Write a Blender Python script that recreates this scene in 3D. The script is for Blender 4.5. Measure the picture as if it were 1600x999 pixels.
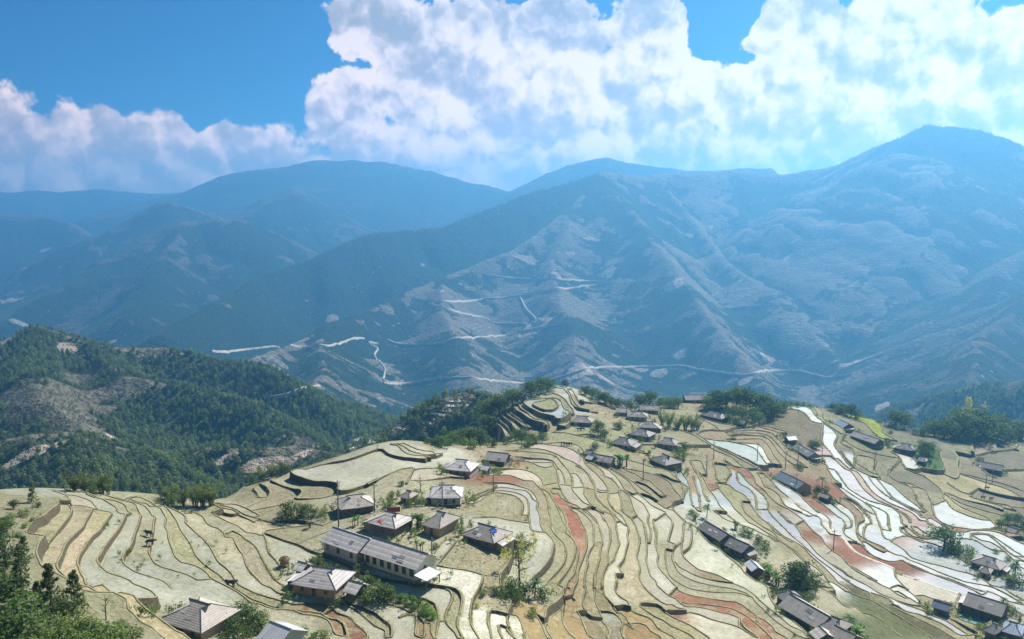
# Terraced rice fields and a hill village in front of hazy mountains.
# One Blender unit stands for 1.55 m (scene.unit_settings.scale_length).
import bpy, bmesh, math, random
import numpy as np
from mathutils import Vector, Matrix, geometry as mgeo

sc = bpy.context.scene
for o in list(bpy.data.objects): bpy.data.objects.remove(o)
sc.unit_settings.scale_length = 1.55
COL = sc.collection
CZ = 120.0

# ---------------------------------------------------------------- camera
cam = bpy.data.cameras.new('camera'); camo = bpy.data.objects.new('camera', cam); COL.objects.link(camo)
cam.sensor_width = 36.0; cam.lens = 36.0*1256/1600; cam.clip_start = 0.5; cam.clip_end = 40000
camo.location = (0, 0, CZ); camo.rotation_euler = (math.radians(90)-math.atan(169.5/1256.0), 0, 0)
sc.camera = camo

# ---------------------------------------------------------------- light
SUN_AZ, SUN_EL = math.radians(40), math.radians(45)
SKY_STRENGTH = 0.055; SKY_TINT = (0.06, 0.40, 0.68); CLOUD_LIGHT = 0.49; CLOUD_H = 0.72
sun = bpy.data.lights.new('sun', 'SUN'); suno = bpy.data.objects.new('sun', sun); COL.objects.link(suno)
sun.energy = 4.8; sun.angle = math.radians(0.53); sun.color = (1.0, 0.95, 0.88)
sd = Vector((math.sin(SUN_AZ)*math.cos(SUN_EL), math.cos(SUN_AZ)*math.cos(SUN_EL), math.sin(SUN_EL)))
suno.rotation_euler = (-sd).to_track_quat('-Z', 'Y').to_euler(); suno.location = sd*3000
HAZE_DENSITY = 3.1e-4; HAZE_COLOR = (0.20, 0.60, 1.0); HAZE_ANISO = 0.6
vs = sc.view_settings; vs.view_transform = 'Standard'; vs.look = 'None'; vs.exposure = 0.97; vs.gamma = 1.0; vs.use_curve_mapping = False
sc.render.engine = 'CYCLES'
cy = sc.cycles; cy.use_denoising = True; cy.max_bounces = 6; cy.diffuse_bounces = 2; cy.glossy_bounces = 2; cy.transmission_bounces = 2
cy.volume_bounces = 1; cy.transparent_max_bounces = 8; cy.sample_clamp_indirect = 4.0
try: cy.denoiser = 'OPENIMAGEDENOISE'
except Exception: pass

class NT:
    """small helper to wire nodes"""
    def __init__(s, tree): s.t = tree; s.n = tree.nodes; s.l = tree.links
    def node(s, typ, **kw):
        nd = s.n.new(typ)
        for k, v in kw.items(): setattr(nd, k, v)
        return nd
    def put(s, sock, v):
        if isinstance(v, bpy.types.NodeSocket): s.l.new(v, sock)
        elif v is not None:
            if hasattr(sock, 'default_value'):
                try: sock.default_value = v
                except Exception: sock.default_value = tuple(v)+(1,)
    def math(s, op, a, b=None, c=None, clamp=False):
        nd = s.node('ShaderNodeMath', operation=op); nd.use_clamp = clamp
        s.put(nd.inputs[0], a); s.put(nd.inputs[1], b)
        if c is not None: s.put(nd.inputs[2], c)
        return nd.outputs[0]
    def vmath(s, op, a, b=None, c=None, out=0):
        nd = s.node('ShaderNodeVectorMath', operation=op); s.put(nd.inputs[0], a); s.put(nd.inputs[1], b)
        if c is not None: s.put(nd.inputs[2], c)
        return nd.outputs[out]
    def mapr(s, v, a, b, c=0.0, d=1.0, smooth=False):
        nd = s.node('ShaderNodeMapRange', interpolation_type='SMOOTHSTEP' if smooth else 'LINEAR')
        s.put(nd.inputs[0], v)
        for k, q in enumerate((a, b, c, d)): s.put(nd.inputs[1+k], q)
        return nd.outputs[0]
    def mix(s, f, a, b, blend='MIX'):
        nd = s.node('ShaderNodeMix', data_type='RGBA', blend_type=blend)
        s.put(nd.inputs[0], f); s.put(nd.inputs[6], a); s.put(nd.inputs[7], b); return nd.outputs[2]
    def noise(s, vec, scale, detail=4, rough=0.55, dist=0.0, dim='3D', color=False):
        nd = s.node('ShaderNodeTexNoise', noise_dimensions=dim); s.put(nd.inputs['Vector'], vec)
        nd.inputs['Scale'].default_value = scale; nd.inputs['Detail'].default_value = detail
        nd.inputs['Roughness'].default_value = rough; nd.inputs['Distortion'].default_value = dist
        return nd.outputs[1 if color else 0]
    def voro(s, vec, scale, feature='F1', detail=0, rough=0.5, lac=2.0, smooth=0.5, rand=1.0, dim='3D'):
        nd = s.node('ShaderNodeTexVoronoi', feature=feature, voronoi_dimensions=dim); s.put(nd.inputs['Vector'], vec)
        nd.inputs['Scale'].default_value = scale; nd.inputs['Randomness'].default_value = rand
        nd.inputs['Detail'].default_value = detail; nd.inputs['Roughness'].default_value = rough; nd.inputs['Lacunarity'].default_value = lac
        if feature == 'SMOOTH_F1': nd.inputs['Smoothness'].default_value = smooth
        return nd.outputs[0]
    def attr(s, name, out='Fac'):
        nd = s.node('ShaderNodeAttribute', attribute_name=name); return nd.outputs[out]
    def pos(s): return s.node('ShaderNodeNewGeometry').outputs['Position']

ANCHORS=np.array([-89.3,140.2,70.0,-80.9,150.4,66.0,-71.1,156.1,63.0,-63.0,161.7,60.0,-71.7,116.3,72.0,-61.6,99.1,73.0,-48.2,75.7,78.0,-45.9,90.1,70.0,-64.4,118.4,67.0,-58.1,126.2,63.5,-51.4,130.7,61.5,-44.0,131.4,60.0,-46.2,111.8,63.0,-37.1,115.7,60.0,-27.2,114.6,58.5,-32.0,118.8,60.5,-21.6,129.2,61.0,-27.8,138.8,61.5,-9.3,123.2,60.5,-6.5,110.0,59.0,-30.8,187.4,62.0,-37.4,174.3,61.6,-46.1,168.9,59.8,-53.4,169.8,58.0,-60.5,173.9,56.5,-44.3,152.2,58.5,-50.2,151.0,59.0,-33.6,194.8,62.0,-23.3,203.3,60.5,-16.0,194.4,59.0,-21.9,146.4,61.5,-15.0,150.9,61.0,-6.0,144.2,60.5,-13.9,167.7,59.5,-12.7,192.9,57.0,-4.0,210.3,54.0,-31.7,159.2,60.5,-5.3,160.0,59.5,-2.2,134.0,60.0,0.0,199.0,55.0,8.7,212.2,52.5,18.5,224.5,50.5,7.6,183.1,55.5,9.6,165.5,56.0,12.6,151.1,55.0,11.7,139.2,54.0,8.8,130.1,52.5,10.5,124.4,51.0,0.0,118.4,57.5,30.5,183.6,49.0,27.6,165.0,49.0,25.0,148.7,49.5,22.4,132.3,49.0,32.3,153.9,47.0,41.3,164.3,45.0,35.6,140.7,47.0,45.2,153.5,44.5,43.7,135.6,46.0,50.9,185.3,43.5,53.3,167.6,43.5,58.3,148.4,43.0,58.1,137.0,44.0,24.3,227.8,49.5,36.3,252.9,46.0,46.6,240.9,44.0,47.7,291.8,42.0,25.5,288.8,44.0,52.1,319.2,40.0,68.5,299.2,40.0,18.6,327.6,48.0,12.1,297.1,50.0,7.9,276.1,48.5,0.0,289.6,45.0,-6.1,300.2,41.0,-2.3,285.8,40.0,3.2,263.5,44.0,7.8,239.2,50.0,34.2,323.4,43.0,-5.8,235.8,51.0,60.5,245.2,42.0,79.5,276.8,39.0,106.0,324.4,36.0,121.7,339.2,35.0,88.8,329.7,36.0,82.1,324.4,36.0,100.9,285.6,34.0,82.7,250.7,36.0,88.3,245.9,35.5,65.7,227.1,40.0,56.8,207.6,41.5,51.5,207.1,43.5,51.8,224.1,43.0,66.3,199.2,39.5,66.8,186.0,40.0,62.9,166.6,41.0,87.5,210.4,35.0,79.5,190.2,36.5,88.4,192.1,34.0,69.7,165.7,38.5,74.3,160.0,37.0,77.1,151.4,36.0,116.4,283.0,30.0,108.0,236.7,30.5,106.2,212.4,30.5,101.3,185.6,32.0,99.7,168.7,32.5,104.1,167.7,33.0,125.2,199.3,29.0,121.3,207.3,29.0,137.2,243.1,26.0,149.5,230.2,25.0,146.6,325.3,27.0,160.6,315.5,25.0,143.5,351.4,29.0,166.3,344.5,25.0,148.0,275.4,23.0,193.0,312.3,18.0,220.7,358.8,15.0,190.9,292.4,17.0,200.1,348.6,18.0,103.9,155.0,34.0,172.9,230.1,21.0,256.1,345.9,10.0,-40.0,66.0,70.0,0.0,60.0,76.0,40.0,70.0,70.0,0.0,0.0,112.0,-100.0,20.0,100.0,100.0,20.0,90.0,0.0,-60.0,120.0,-120.0,90.0,78.0,150.0,60.0,55.0,260.0,120.0,35.0,120.0,100.0,48.0,420.0,200.0,15.0,-150.0,150.0,68.0]).reshape(-1,3)
CREST=np.array([-114.1,105.8,-93.1,107.0,-94.5,126.9,-90.3,136.5,-87.5,143.1,-75.9,152.7,-61.6,161.7,-61.9,178.3,-58.3,181.2,-52.1,183.3,-46.9,184.3,-40.4,187.0,-33.6,194.8,-28.8,200.6,-23.5,201.9,-18.0,200.9,-9.1,301.2,-1.2,302.3,5.9,301.4,13.5,313.6,19.6,330.1,26.1,331.7,33.8,324.6,41.7,319.5,53.4,327.6,71.6,338.0,84.7,346.4,107.3,346.4,118.2,345.2,130.2,355.0,140.6,363.3,148.9,365.2,161.3,359.1,172.6,354.6,179.8,348.4,198.3,355.8,247.0,376.7,277.5,375.9,366.5,372.0]).reshape(-1,2)
RIDGES=[(4,0.5,30,60,[(-3955.9,5029.6,237.6),(-3407.8,5415.8,246.6),(-3250.2,5511.5,261.7),(-3086.1,5605.2,251.1),(-2911.3,5697.4,275.4),(-2577.5,5747.3,241.0),(-2268.6,5768.5,254.9)]),(4,0.45,30,70,[(-2145.7,4181.6,103.6),(-1869.8,4528.0,225.9),(-1563.9,4533.2,331.3),(-1306.8,4508.4,358.0),(-1139.8,4551.4,395.3),(-935.2,4597.2,405.2),(-725.8,4635.8,389.7),(-430.3,4574.5,340.3),(-211.7,4492.3,277.3),(0.0,4298.8,220.5)]),(4,0.5,30,70,[(-307.2,3887.6,74.3),(-31.5,3999.1,198.0),(194.8,4140.9,313.1),(327.3,4180.3,360.0),(520.4,4158.8,390.8),(648.7,4142.8,357.9),(899.4,4097.8,317.4),(1254.3,4002.8,331.3)]),(3,0.5,20,45,[(-2435.0,3421.7,66.4),(-2242.9,3551.0,103.3),(-2118.7,3626.4,103.0),(-1941.1,3611.0,69.1)]),(3,0.5,20,45,[(-1772.5,3013.4,-46.2),(-1704.0,3054.5,-9.7),(-1563.1,3130.9,56.2),(-1458.7,3181.6,117.5),(-1372.2,3219.6,157.7),(-1251.7,3375.4,120.0),(-1158.2,3408.4,80.0)]),(3,0.5,20,45,[(-1190.9,3502.7,65.1),(-1088.0,3588.3,170.4),(-981.0,3617.9,224.3),(-874.2,3697.9,154.7),(-726.7,3831.4,75.0)]),(3,0.5,20,40,[(-1318.9,2103.4,-173.2),(-1345.1,2329.0,-118.2),(-1325.3,2574.5,-40.4),(-1268.0,2660.2,-14.0),(-1238.6,2730.4,17.0),(-1121.6,2782.2,82.9),(-954.9,2843.9,93.3),(-905.0,2859.6,61.7),(-814.2,2885.8,24.8),(-689.8,2863.9,-37.9),(-587.0,2831.1,-103.7)]),(3,0.5,20,35,[(-1121.6,2782.2,82.9),(-1063.6,2477.9,-16.6),(-1004.4,2224.6,-91.4),(-948.3,1969.3,-130.6)]),(1,0.55,12,40,[(-721.9,1630.2,-127.2),(-724.3,1849.9,-110.9),(-697.1,2184.1,-63.1),(-608.6,2316.4,-35.3),(-533.2,2387.9,-6.0),(-429.9,2512.4,47.0),(-344.7,2576.2,55.3),(-208.9,2641.3,72.4),(-73.0,2719.0,117.9),(61.2,2778.8,172.0),(223.0,2839.4,221.6),(327.2,2878.3,256.4),(464.7,2961.3,242.0),(595.8,3039.1,257.0),(854.4,3028.2,270.5),(1005.6,2982.1,254.4),(1109.6,2890.6,272.6),(1245.7,2775.4,339.0),(1348.3,2665.9,393.4),(1477.4,2598.9,370.7),(1559.1,2496.6,317.0),(1726.1,2324.7,282.1)]),(1,0.55,14,27,[(327.2,2878.3,256.4),(187.7,2643.3,120.0),(0.0,2397.3,6.8),(-174.4,2185.6,-61.5),(-314.5,1961.6,-110.6),(-391.6,1739.1,-129.5),(-440.5,1514.8,-146.8),(-465.0,1402.1,-140.7)]),(1,0.55,14,27,[(325.6,2859.8,220.2),(390.8,2468.6,61.9),(428.8,2151.1,-50.0),(453.0,1879.5,-134.4),(469.3,1658.0,-185.6),(473.0,1380.8,-226.0)]),(1,0.55,14,27,[(587.6,2991.4,213.2),(601.5,2527.5,20.7),(682.6,2130.8,-116.8),(694.3,1962.9,-153.7),(702.0,1736.3,-200.0),(679.1,1462.9,-228.3)]),(1,0.55,14,27,[(843.4,2981.6,212.9),(918.1,2697.3,56.5),(941.9,2362.3,-66.7),(1012.9,2103.5,-147.7),(1021.4,1982.1,-180.5)]),(1,0.52,22,24,[(187.7,2643.3,120.0),(127.7,2291.9,-24.6),(142.9,1980.9,-116.1),(149.9,1685.1,-190.6),(154.0,1398.6,-230.5)]),(1,0.52,22,24,[(-174.4,2185.3,-64.9),(-143.3,1879.4,-119.2),(-88.9,1568.7,-182.0),(-52.5,1286.5,-213.2)]),(1,0.52,20,22,[(-391.6,1738.7,-132.3),(-348.1,1434.9,-144.5),(-307.5,1181.9,-146.6),(-230.5,940.0,-131.3)]),(2,0.5,15,40,[(1672.5,2119.6,120.0),(1339.9,1990.4,65.3),(1111.4,1835.8,-10.4),(973.5,1735.6,-79.8),(862.5,1673.4,-136.4),(753.4,1551.0,-178.6)]),(2,0.5,15,25,[(472.0,1012.7,-152.4),(471.4,962.1,-129.2),(509.8,948.8,-103.5),(531.7,884.3,-74.4),(559.5,811.6,-48.3),(591.0,729.2,-26.4)]),(2,0.5,15,25,[(1020.2,1595.7,-31.6),(828.2,1353.5,-85.2),(670.4,1148.9,-110.7),(551.1,979.1,-125.4)]),(0,0.5,10,20,[(-573.0,749.2,6.4),(-508.4,733.5,4.0),(-483.4,749.4,-1.6),(-446.7,749.9,8.1),(-423.5,750.9,3.1),(-390.5,744.0,-8.6),(-340.8,767.4,-12.0),(-292.4,752.7,-22.5),(-242.3,747.8,-28.3),(-197.9,716.3,-39.2),(-151.3,661.4,-52.4),(-118.8,603.3,-57.6)]),(0,0.5,8,14,[(-390.5,744.0,-8.6),(-322.6,651.9,-16.3),(-258.0,634.5,-24.2),(-196.1,601.1,-30.6),(-156.9,547.1,-35.5)]),(0,0.5,8,14,[(-446.7,749.9,8.1),(-393.0,638.8,-3.0),(-328.8,545.9,-7.7),(-274.4,493.6,-12.0)]),(0,0.5,8,12,[(-335.4,430.4,-5.9),(-287.8,438.6,-8.3),(-261.9,432.0,-3.1),(-248.3,438.9,-6.9),(-213.3,432.8,-11.0),(-182.9,411.0,-16.0),(-147.6,379.1,-19.4)]),(0,0.5,8,10,[(-248.3,438.9,-6.9),(-204.2,381.6,-3.0),(-174.0,339.3,-1.0)]),(0,0.55,8,8,[(0.0,408.3,21.8),(-10.1,413.1,20.6),(-22.1,418.1,22.2),(-33.9,415.6,15.1),(-50.5,411.8,7.1),(-66.1,402.9,2.1),(-77.8,394.7,-0.5)]),(0,0.55,8,8,[(-180.2,467.1,-20.6),(-149.9,456.2,-19.3),(-125.6,463.4,-19.5),(-103.0,447.3,-20.4)])]
LINES="""
1 -81.0,142.8 -84.3,142.2 -81.3,139.6 -78.7,137.3 -77.1,134.4 -75.7,132.7 -74.1,129.1 -72.5,124.4 -70.7,119.3 -69.2,115.0 -68.1,111.6 -67.1,108.9 -66.4,107.4 -65.4,105.4 -64.1,103.4 -62.3,101.0 -61.1,99.6 -59.5,98.8 -58.1,98.3 -56.6,97.4 -54.1,96.0 -52.6,97.0 -51.5,98.3 -50.3,97.8 -49.2,97.1 -47.8,94.6 -47.0,94.1 -45.6,93.0 -44.2,92.9 -43.4,92.6 -41.9,91.9
1 -77.4,135.1 -78.7,134.3 -76.7,130.3 -75.5,125.9 -74.3,122.6 -73.8,119.5 -71.9,114.6 -70.6,111.8 -68.3,112.5
1 -74.3,136.6 -74.1,136.1 -73.1,133.7 -71.8,129.8 -70.4,126.2 -69.2,121.8 -68.1,117.8 -67.0,114.8 -65.4,111.2 -63.9,107.6 -62.7,105.4 -60.8,103.4 -58.6,101.4 -57.1,100.8 -56.1,100.9 -54.9,100.1 -53.3,99.5 -51.5,98.3
1 -82.8,140.9 -81.1,142.8 -80.1,142.6 -78.5,141.9 -76.6,140.7 -75.0,138.8 -73.8,137.3 -74.3,136.6
1 -78.1,136.1 -76.4,137.0 -75.2,136.7 -74.3,136.6 -74.0,136.0
1 -73.9,137.3 -72.9,137.2 -71.2,137.1 -70.2,134.0 -69.0,129.8 -68.1,126.7 -67.7,124.1 -66.9,121.2 -65.7,117.4 -64.7,114.5 -63.1,111.0 -61.8,109.2 -60.7,107.5 -59.3,105.8 -58.0,103.8 -57.2,103.7 -56.7,105.3 -55.2,104.1 -54.0,103.2 -53.7,104.3 -52.8,104.4 -51.8,104.2 -50.2,102.3 -48.0,100.4 -46.2,99.2 -44.5,97.9 -43.0,96.8 -42.1,96.6 -40.2,95.4
1 -70.3,138.2 -69.3,138.2 -68.2,135.1 -67.0,131.1 -65.9,126.5 -64.8,122.0 -63.7,118.5 -63.1,116.4 -62.2,114.9 -60.5,113.0 -58.9,111.6 -57.0,111.1 -55.1,110.2 -54.3,109.3 -52.5,108.6 -50.9,107.7 -49.5,105.7 -51.6,103.9
1 -67.6,140.5 -66.1,136.2 -64.6,131.7 -63.3,128.1 -62.6,125.4 -61.9,121.8 -60.4,119.1 -59.1,118.0 -58.0,117.2 -56.7,116.8 -55.4,116.6 -53.4,116.1 -52.0,115.1 -51.1,114.2
1 -65.6,141.7 -64.4,138.3 -62.8,134.4 -61.8,131.4 -60.6,128.2 -60.0,126.6 -59.1,125.2 -57.4,122.9 -55.9,121.9 -54.1,121.4 -52.9,121.0 -51.5,120.6 -50.2,119.8 -49.2,119.2 -47.4,120.6
1 -64.3,143.2 -62.7,139.0 -61.6,137.5 -60.0,134.3 -58.0,130.8 -56.2,127.7 -54.2,125.6 -53.2,125.5 -51.9,125.1 -50.0,123.8 -48.4,121.9 -47.3,120.5 -45.8,119.4 -42.2,117.0 -40.6,115.6 -39.4,114.6 -37.9,114.4 -36.7,113.9 -35.2,113.8 -33.9,114.1 -32.6,114.0 -31.3,113.4 -29.7,113.5 -28.2,113.1 -27.2,112.3 -26.1,110.2 -25.2,108.3 -23.8,108.8
1 -61.8,142.4 -59.9,139.2 -57.8,136.4 -56.0,133.8 -54.1,130.6 -53.5,129.6 -52.0,127.9 -50.2,126.1 -48.4,124.7 -47.1,123.4 -45.7,121.8 -45.0,121.0 -43.2,119.6 -41.5,118.3 -39.8,117.1 -38.3,116.5 -36.5,115.7 -34.8,115.4 -33.2,115.5 -32.1,115.4 -30.0,115.3 -29.0,115.2 -27.8,114.1 -26.4,113.8 -25.4,112.9 -24.7,111.4 -23.8,108.4 -25.2,108.3
1 -61.0,143.9 -59.0,141.7 -57.1,139.6 -54.6,136.9 -52.3,133.6 -50.9,131.2 -49.4,129.0 -47.6,127.1 -45.9,125.1 -44.6,123.0 -43.3,121.3 -41.6,120.2 -40.2,119.3 -38.4,118.6 -36.6,118.0 -35.0,117.3 -33.5,116.8 -32.3,117.1 -30.8,117.3 -29.4,117.4 -27.8,116.8 -26.6,115.5 -25.1,114.8 -23.8,113.7 -23.2,112.5 -22.1,111.0 -20.7,108.6 -20.7,106.6
1 -64.1,148.4 -63.4,149.5 -62.1,151.0 -60.9,150.2 -59.5,149.0 -58.2,146.7 -56.6,145.1 -55.2,144.6 -53.4,142.6 -52.5,140.8 -51.2,140.8 -49.6,138.0 -47.9,135.1 -46.8,133.4 -45.5,130.5 -43.5,127.0 -41.6,124.5 -40.0,122.4 -38.3,121.4 -37.0,120.1 -35.8,119.5 -33.6,119.5 -31.3,119.5 -29.9,119.3 -28.5,119.0 -27.3,118.2 -25.5,117.6 -23.7,116.3 -22.2,114.5 -21.2,113.2 -20.1,111.7 -18.8,110.6 -18.3,109.9 -18.0,108.1 -17.3,108.2
1 -53.6,142.8 -52.9,143.5 -52.8,144.9 -50.9,143.6 -49.2,141.7 -47.4,139.9 -45.7,137.5 -44.4,135.0 -42.7,131.7 -40.3,127.3 -38.4,124.1 -42.1,130.7 -40.0,126.7 -38.1,123.8 -36.5,122.1 -35.1,121.1 -33.1,120.5 -31.2,120.3 -29.2,120.2 -27.5,119.7 -26.2,119.1 -25.5,118.2 -24.2,117.2 -23.2,117.0 -22.1,116.0 -21.0,115.4 -19.8,114.0 -19.2,113.2 -18.0,111.7 -18.1,111.6
1 -46.7,145.4 -48.3,144.9 -47.0,144.2 -47.0,145.3 -44.9,140.6 -43.2,135.9 -41.0,132.5 -39.5,129.8 -38.4,127.0 -38.2,124.7 -38.6,124.4
1 -47.0,145.2 -46.7,145.4 -44.9,144.0 -42.1,141.5 -39.9,139.8 -38.0,138.1 -35.8,135.6 -33.5,133.6 -31.4,131.8 -29.6,130.4 -27.6,128.8 -25.9,127.3 -24.3,126.0 -22.7,125.2 -21.2,124.4 -19.8,123.8 -17.3,123.0 -15.4,122.2 -13.8,122.4 -12.2,122.1 -10.8,121.8 -9.7,121.0 -9.3,119.7 -9.4,117.5 -9.9,115.0 -9.8,113.0 -9.2,111.3 -8.2,109.8 -7.6,108.2 -7.0,108.4
1 -10.8,121.8 -9.0,121.4 -8.1,119.8 -7.9,118.0 -8.0,115.3 -8.1,112.5 -7.8,110.8 -7.0,108.3 -7.7,108.2
1 -10.9,112.5 -9.8,112.9 -9.8,112.9
1 -19.9,118.0 -19.3,119.3 -14.8,119.1 -13.0,118.1 -12.0,117.3 -11.2,114.5 -10.9,112.5 -10.9,110.7 -10.9,107.9 -11.2,107.9
1 -14.3,114.3 -13.6,113.1 -13.0,112.2 -12.7,107.9 -13.8,108.6
1 -13.0,112.2 -12.0,112.0 -11.8,110.0 -11.1,107.9 -10.8,107.9
1 -15.6,115.1 -17.0,113.8 -15.8,114.6 -14.5,114.5 -14.1,112.3 -13.8,108.6 -12.7,108.7
1 -19.2,113.2 -19.2,113.2 -18.2,112.0 -17.7,110.7 -17.4,108.1 -18.1,108.1
1 -19.3,119.3 -19.9,118.1 -18.2,117.2 -16.4,116.0 -15.3,114.8 -14.3,114.3
1 -84.8,147.2 -85.0,147.3 -82.3,145.4 -80.9,146.3 -79.0,145.5 -76.8,144.4 -74.7,144.6 -72.7,143.9 -71.3,142.7 -69.8,140.3 -69.1,139.8 -69.3,138.2
1 -79.7,145.8 -79.9,145.4 -77.8,144.0 -76.2,143.8 -74.3,142.4 -72.1,140.7 -71.2,139.1 -70.3,138.2
1 -76.1,148.5 -78.5,148.7 -75.0,147.0 -71.3,145.8 -69.8,143.9 -68.3,141.6 -67.6,140.5
1 -76.6,147.7 -76.1,148.5 -73.8,147.7 -72.0,147.3 -71.0,146.9 -69.7,146.3 -67.8,144.3 -66.3,142.1 -65.6,141.7
1 -75.0,148.1 -74.4,149.8 -71.5,148.4 -70.3,148.7 -68.9,147.2 -67.9,147.8 -66.8,147.0 -65.5,145.1 -64.3,143.2
1 -74.4,149.7 -74.0,152.4 -72.1,151.7 -69.9,150.0 -68.4,148.6 -67.2,149.4 -65.3,147.3 -63.7,145.2 -61.8,142.4
1 -70.3,150.3 -68.3,152.8 -67.3,150.8 -65.8,149.5 -63.9,148.3 -62.0,146.5 -61.0,143.9
1 -60.9,159.5 -61.2,159.2 -58.5,157.1 -56.6,156.4 -54.2,154.2 -52.0,152.7 -50.8,151.6 -50.6,152.9
1 -61.2,159.1 -60.9,159.5 -58.3,158.7 -55.6,157.0 -53.6,155.1 -49.6,153.0 -49.7,152.6
1 -60.5,158.7 -61.1,158.0 -58.0,154.7 -55.6,154.0 -54.8,154.9
1 -58.0,154.8 -59.3,152.4 -57.0,150.6 -55.1,149.2 -52.7,147.8 -50.0,145.1 -48.3,144.9
1 -60.9,159.4 -61.3,160.0 -58.3,161.2 -54.9,159.1 -50.9,155.0 -51.5,153.9
1 -50.5,153.5 -50.8,152.9 -49.1,152.5 -47.5,151.8 -44.9,150.6 -42.3,149.8 -42.2,148.6
1 -47.3,151.7 -47.2,151.9 -45.1,152.5 -41.9,152.0 -37.9,149.7 -37.8,149.1
1 -37.8,149.1 -36.4,148.1 -34.4,150.9 -32.0,153.2
1 -46.7,145.3 -47.0,146.9 -43.3,148.5 -39.9,149.0 -37.8,149.1
2 -37.7,166.2 -37.6,167.7 -38.4,169.6 -39.9,171.0 -41.9,171.8 -43.9,172.3 -47.5,175.4 -50.3,178.4 -51.6,181.0
1 -51.6,181.0 -51.1,182.9 -48.8,184.0 -46.0,184.8 -43.0,185.2 -40.0,185.2 -36.9,187.0 -33.1,191.7 -31.8,191.7 -30.4,189.1 -28.9,187.5 -27.4,186.8 -25.7,186.4 -24.0,186.8 -22.4,186.9 -21.0,187.3 -20.8,189.6
2 -45.5,164.7 -45.5,165.5 -45.6,167.7 -47.1,170.2 -49.4,172.4 -52.6,175.7 -55.2,179.2 -56.7,182.1 -56.5,183.7 -55.4,184.8 -53.1,186.6 -52.5,184.7
2 -52.8,165.2 -52.9,167.2 -53.3,170.2 -54.9,173.9 -57.0,177.5 -59.1,181.1 -59.2,182.8 -59.5,185.5 -58.5,182.7
2 -53.0,168.4 -55.0,168.1 -56.7,172.2 -58.6,175.9 -59.4,179.0 -59.1,181.1
1 -55.7,159.5 -55.6,159.7 -54.2,162.7 -52.8,165.2
1 -53.5,157.6 -53.3,157.8 -49.9,159.5 -47.6,160.6 -46.5,162.5 -45.5,164.7
1 -46.1,163.5 -45.0,162.9 -40.8,163.0 -38.2,164.3 -35.0,165.3 -32.7,167.6 -31.2,169.3 -29.8,171.8 -31.6,168.4 -30.2,171.2 -28.8,173.9 -27.0,177.0 -25.4,179.3 -23.2,180.7 -22.4,180.3
1 -37.7,166.2 -36.5,164.8 -35.0,165.3
1 -28.6,197.3 -30.6,196.3 -28.6,195.5 -27.1,192.2 -25.5,189.7 -23.4,189.1 -21.5,189.6 -19.8,189.4 -21.2,191.2
1 -29.3,195.7 -28.7,197.3 -26.9,195.4 -25.1,192.6 -23.3,191.5 -21.2,191.1 -18.9,192.9 -19.9,194.7
1 -28.7,197.2 -27.6,198.7 -25.1,196.0 -23.7,194.7 -21.7,194.1 -19.9,194.7 -17.6,196.5 -18.9,192.9
1 -22.6,180.4 -22.8,180.1 -22.9,175.3 -23.2,170.3 -23.0,173.1
1 -22.4,180.3 -21.2,182.0 -18.4,183.5 -16.2,184.8 -14.2,185.2 -11.5,183.9 -10.1,183.2
1 -23.1,173.1 -23.0,173.1 -19.4,174.1 -16.2,176.5 -14.1,178.6 -11.2,179.0 -10.1,183.2
1 7.6,292.0 8.3,295.2 10.9,296.8 14.9,300.9 16.6,297.2 17.1,292.2 16.4,287.8 14.7,283.5 11.9,283.3 9.3,287.4 7.6,292.0
2 21.1,284.2 19.7,286.2 19.1,291.6 18.9,298.7 17.3,303.4 15.0,304.0 11.1,302.2 7.2,301.2 4.6,298.4 5.1,292.8 7.2,287.3 10.3,281.2 13.2,278.8 14.9,277.2 15.7,273.9 18.4,275.5 21.1,284.2
2 0.3,300.7 2.2,300.9 3.2,292.7 5.6,285.8 8.4,276.7 11.0,274.7 12.7,272.7 12.9,270.5 11.6,267.5 11.3,268.9
2 0.2,303.7 0.1,302.9 1.3,293.0 3.8,286.0 6.0,277.6 8.9,273.0 10.8,271.0 11.3,268.9 12.1,268.6
2 -3.2,301.6 -1.8,302.3 -0.2,292.4 1.9,286.1 3.7,280.0 6.5,271.6 4.1,272.7
2 -1.7,301.8 -3.1,301.6 -1.2,291.7 1.3,284.3 4.2,272.6 6.0,273.2
2 -3.0,301.3 -4.4,301.0 -3.0,292.0 -0.8,285.6 0.7,275.4 2.4,268.9 0.0,269.2
2 -6.2,303.2 -6.1,301.7 -4.6,292.4 -2.0,283.9 0.1,269.2 -1.8,269.0
2 -7.8,302.9 -7.7,302.1 -6.2,292.6 -3.9,285.5 -1.7,268.6 0.1,269.2
1 10.7,310.6 13.6,308.8 16.4,311.9 18.9,308.6 20.8,303.4 22.0,297.3 23.0,293.4 22.4,289.2 19.4,288.9
1 16.8,323.9 18.7,323.2 21.4,322.5 22.8,313.2 23.4,302.8 25.6,298.3 29.5,298.0 32.7,298.4 29.4,298.0
1 25.0,326.4 23.1,326.2 23.8,317.7 24.2,308.9 25.3,301.7 26.9,298.6 29.5,298.0
1 23.0,326.1 24.6,328.5 25.8,320.4 26.8,312.4 28.3,309.9 28.2,312.8
1 29.6,330.2 27.8,328.2 30.1,322.4 31.7,314.8 32.6,314.0
1 26.9,312.0 28.2,312.8 31.5,312.9 39.3,321.3 39.9,322.3
1 19.9,272.0 15.6,268.1 18.0,266.0
1 13.3,259.0 14.8,258.3 19.2,257.4 23.5,259.1 27.2,260.4
1 11.2,247.2 12.8,258.0 15.4,263.2 18.4,266.6 19.9,272.0
1 0.6,218.4 -2.3,218.3 1.0,222.0 4.0,228.0 7.3,240.3 11.2,247.2
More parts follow.
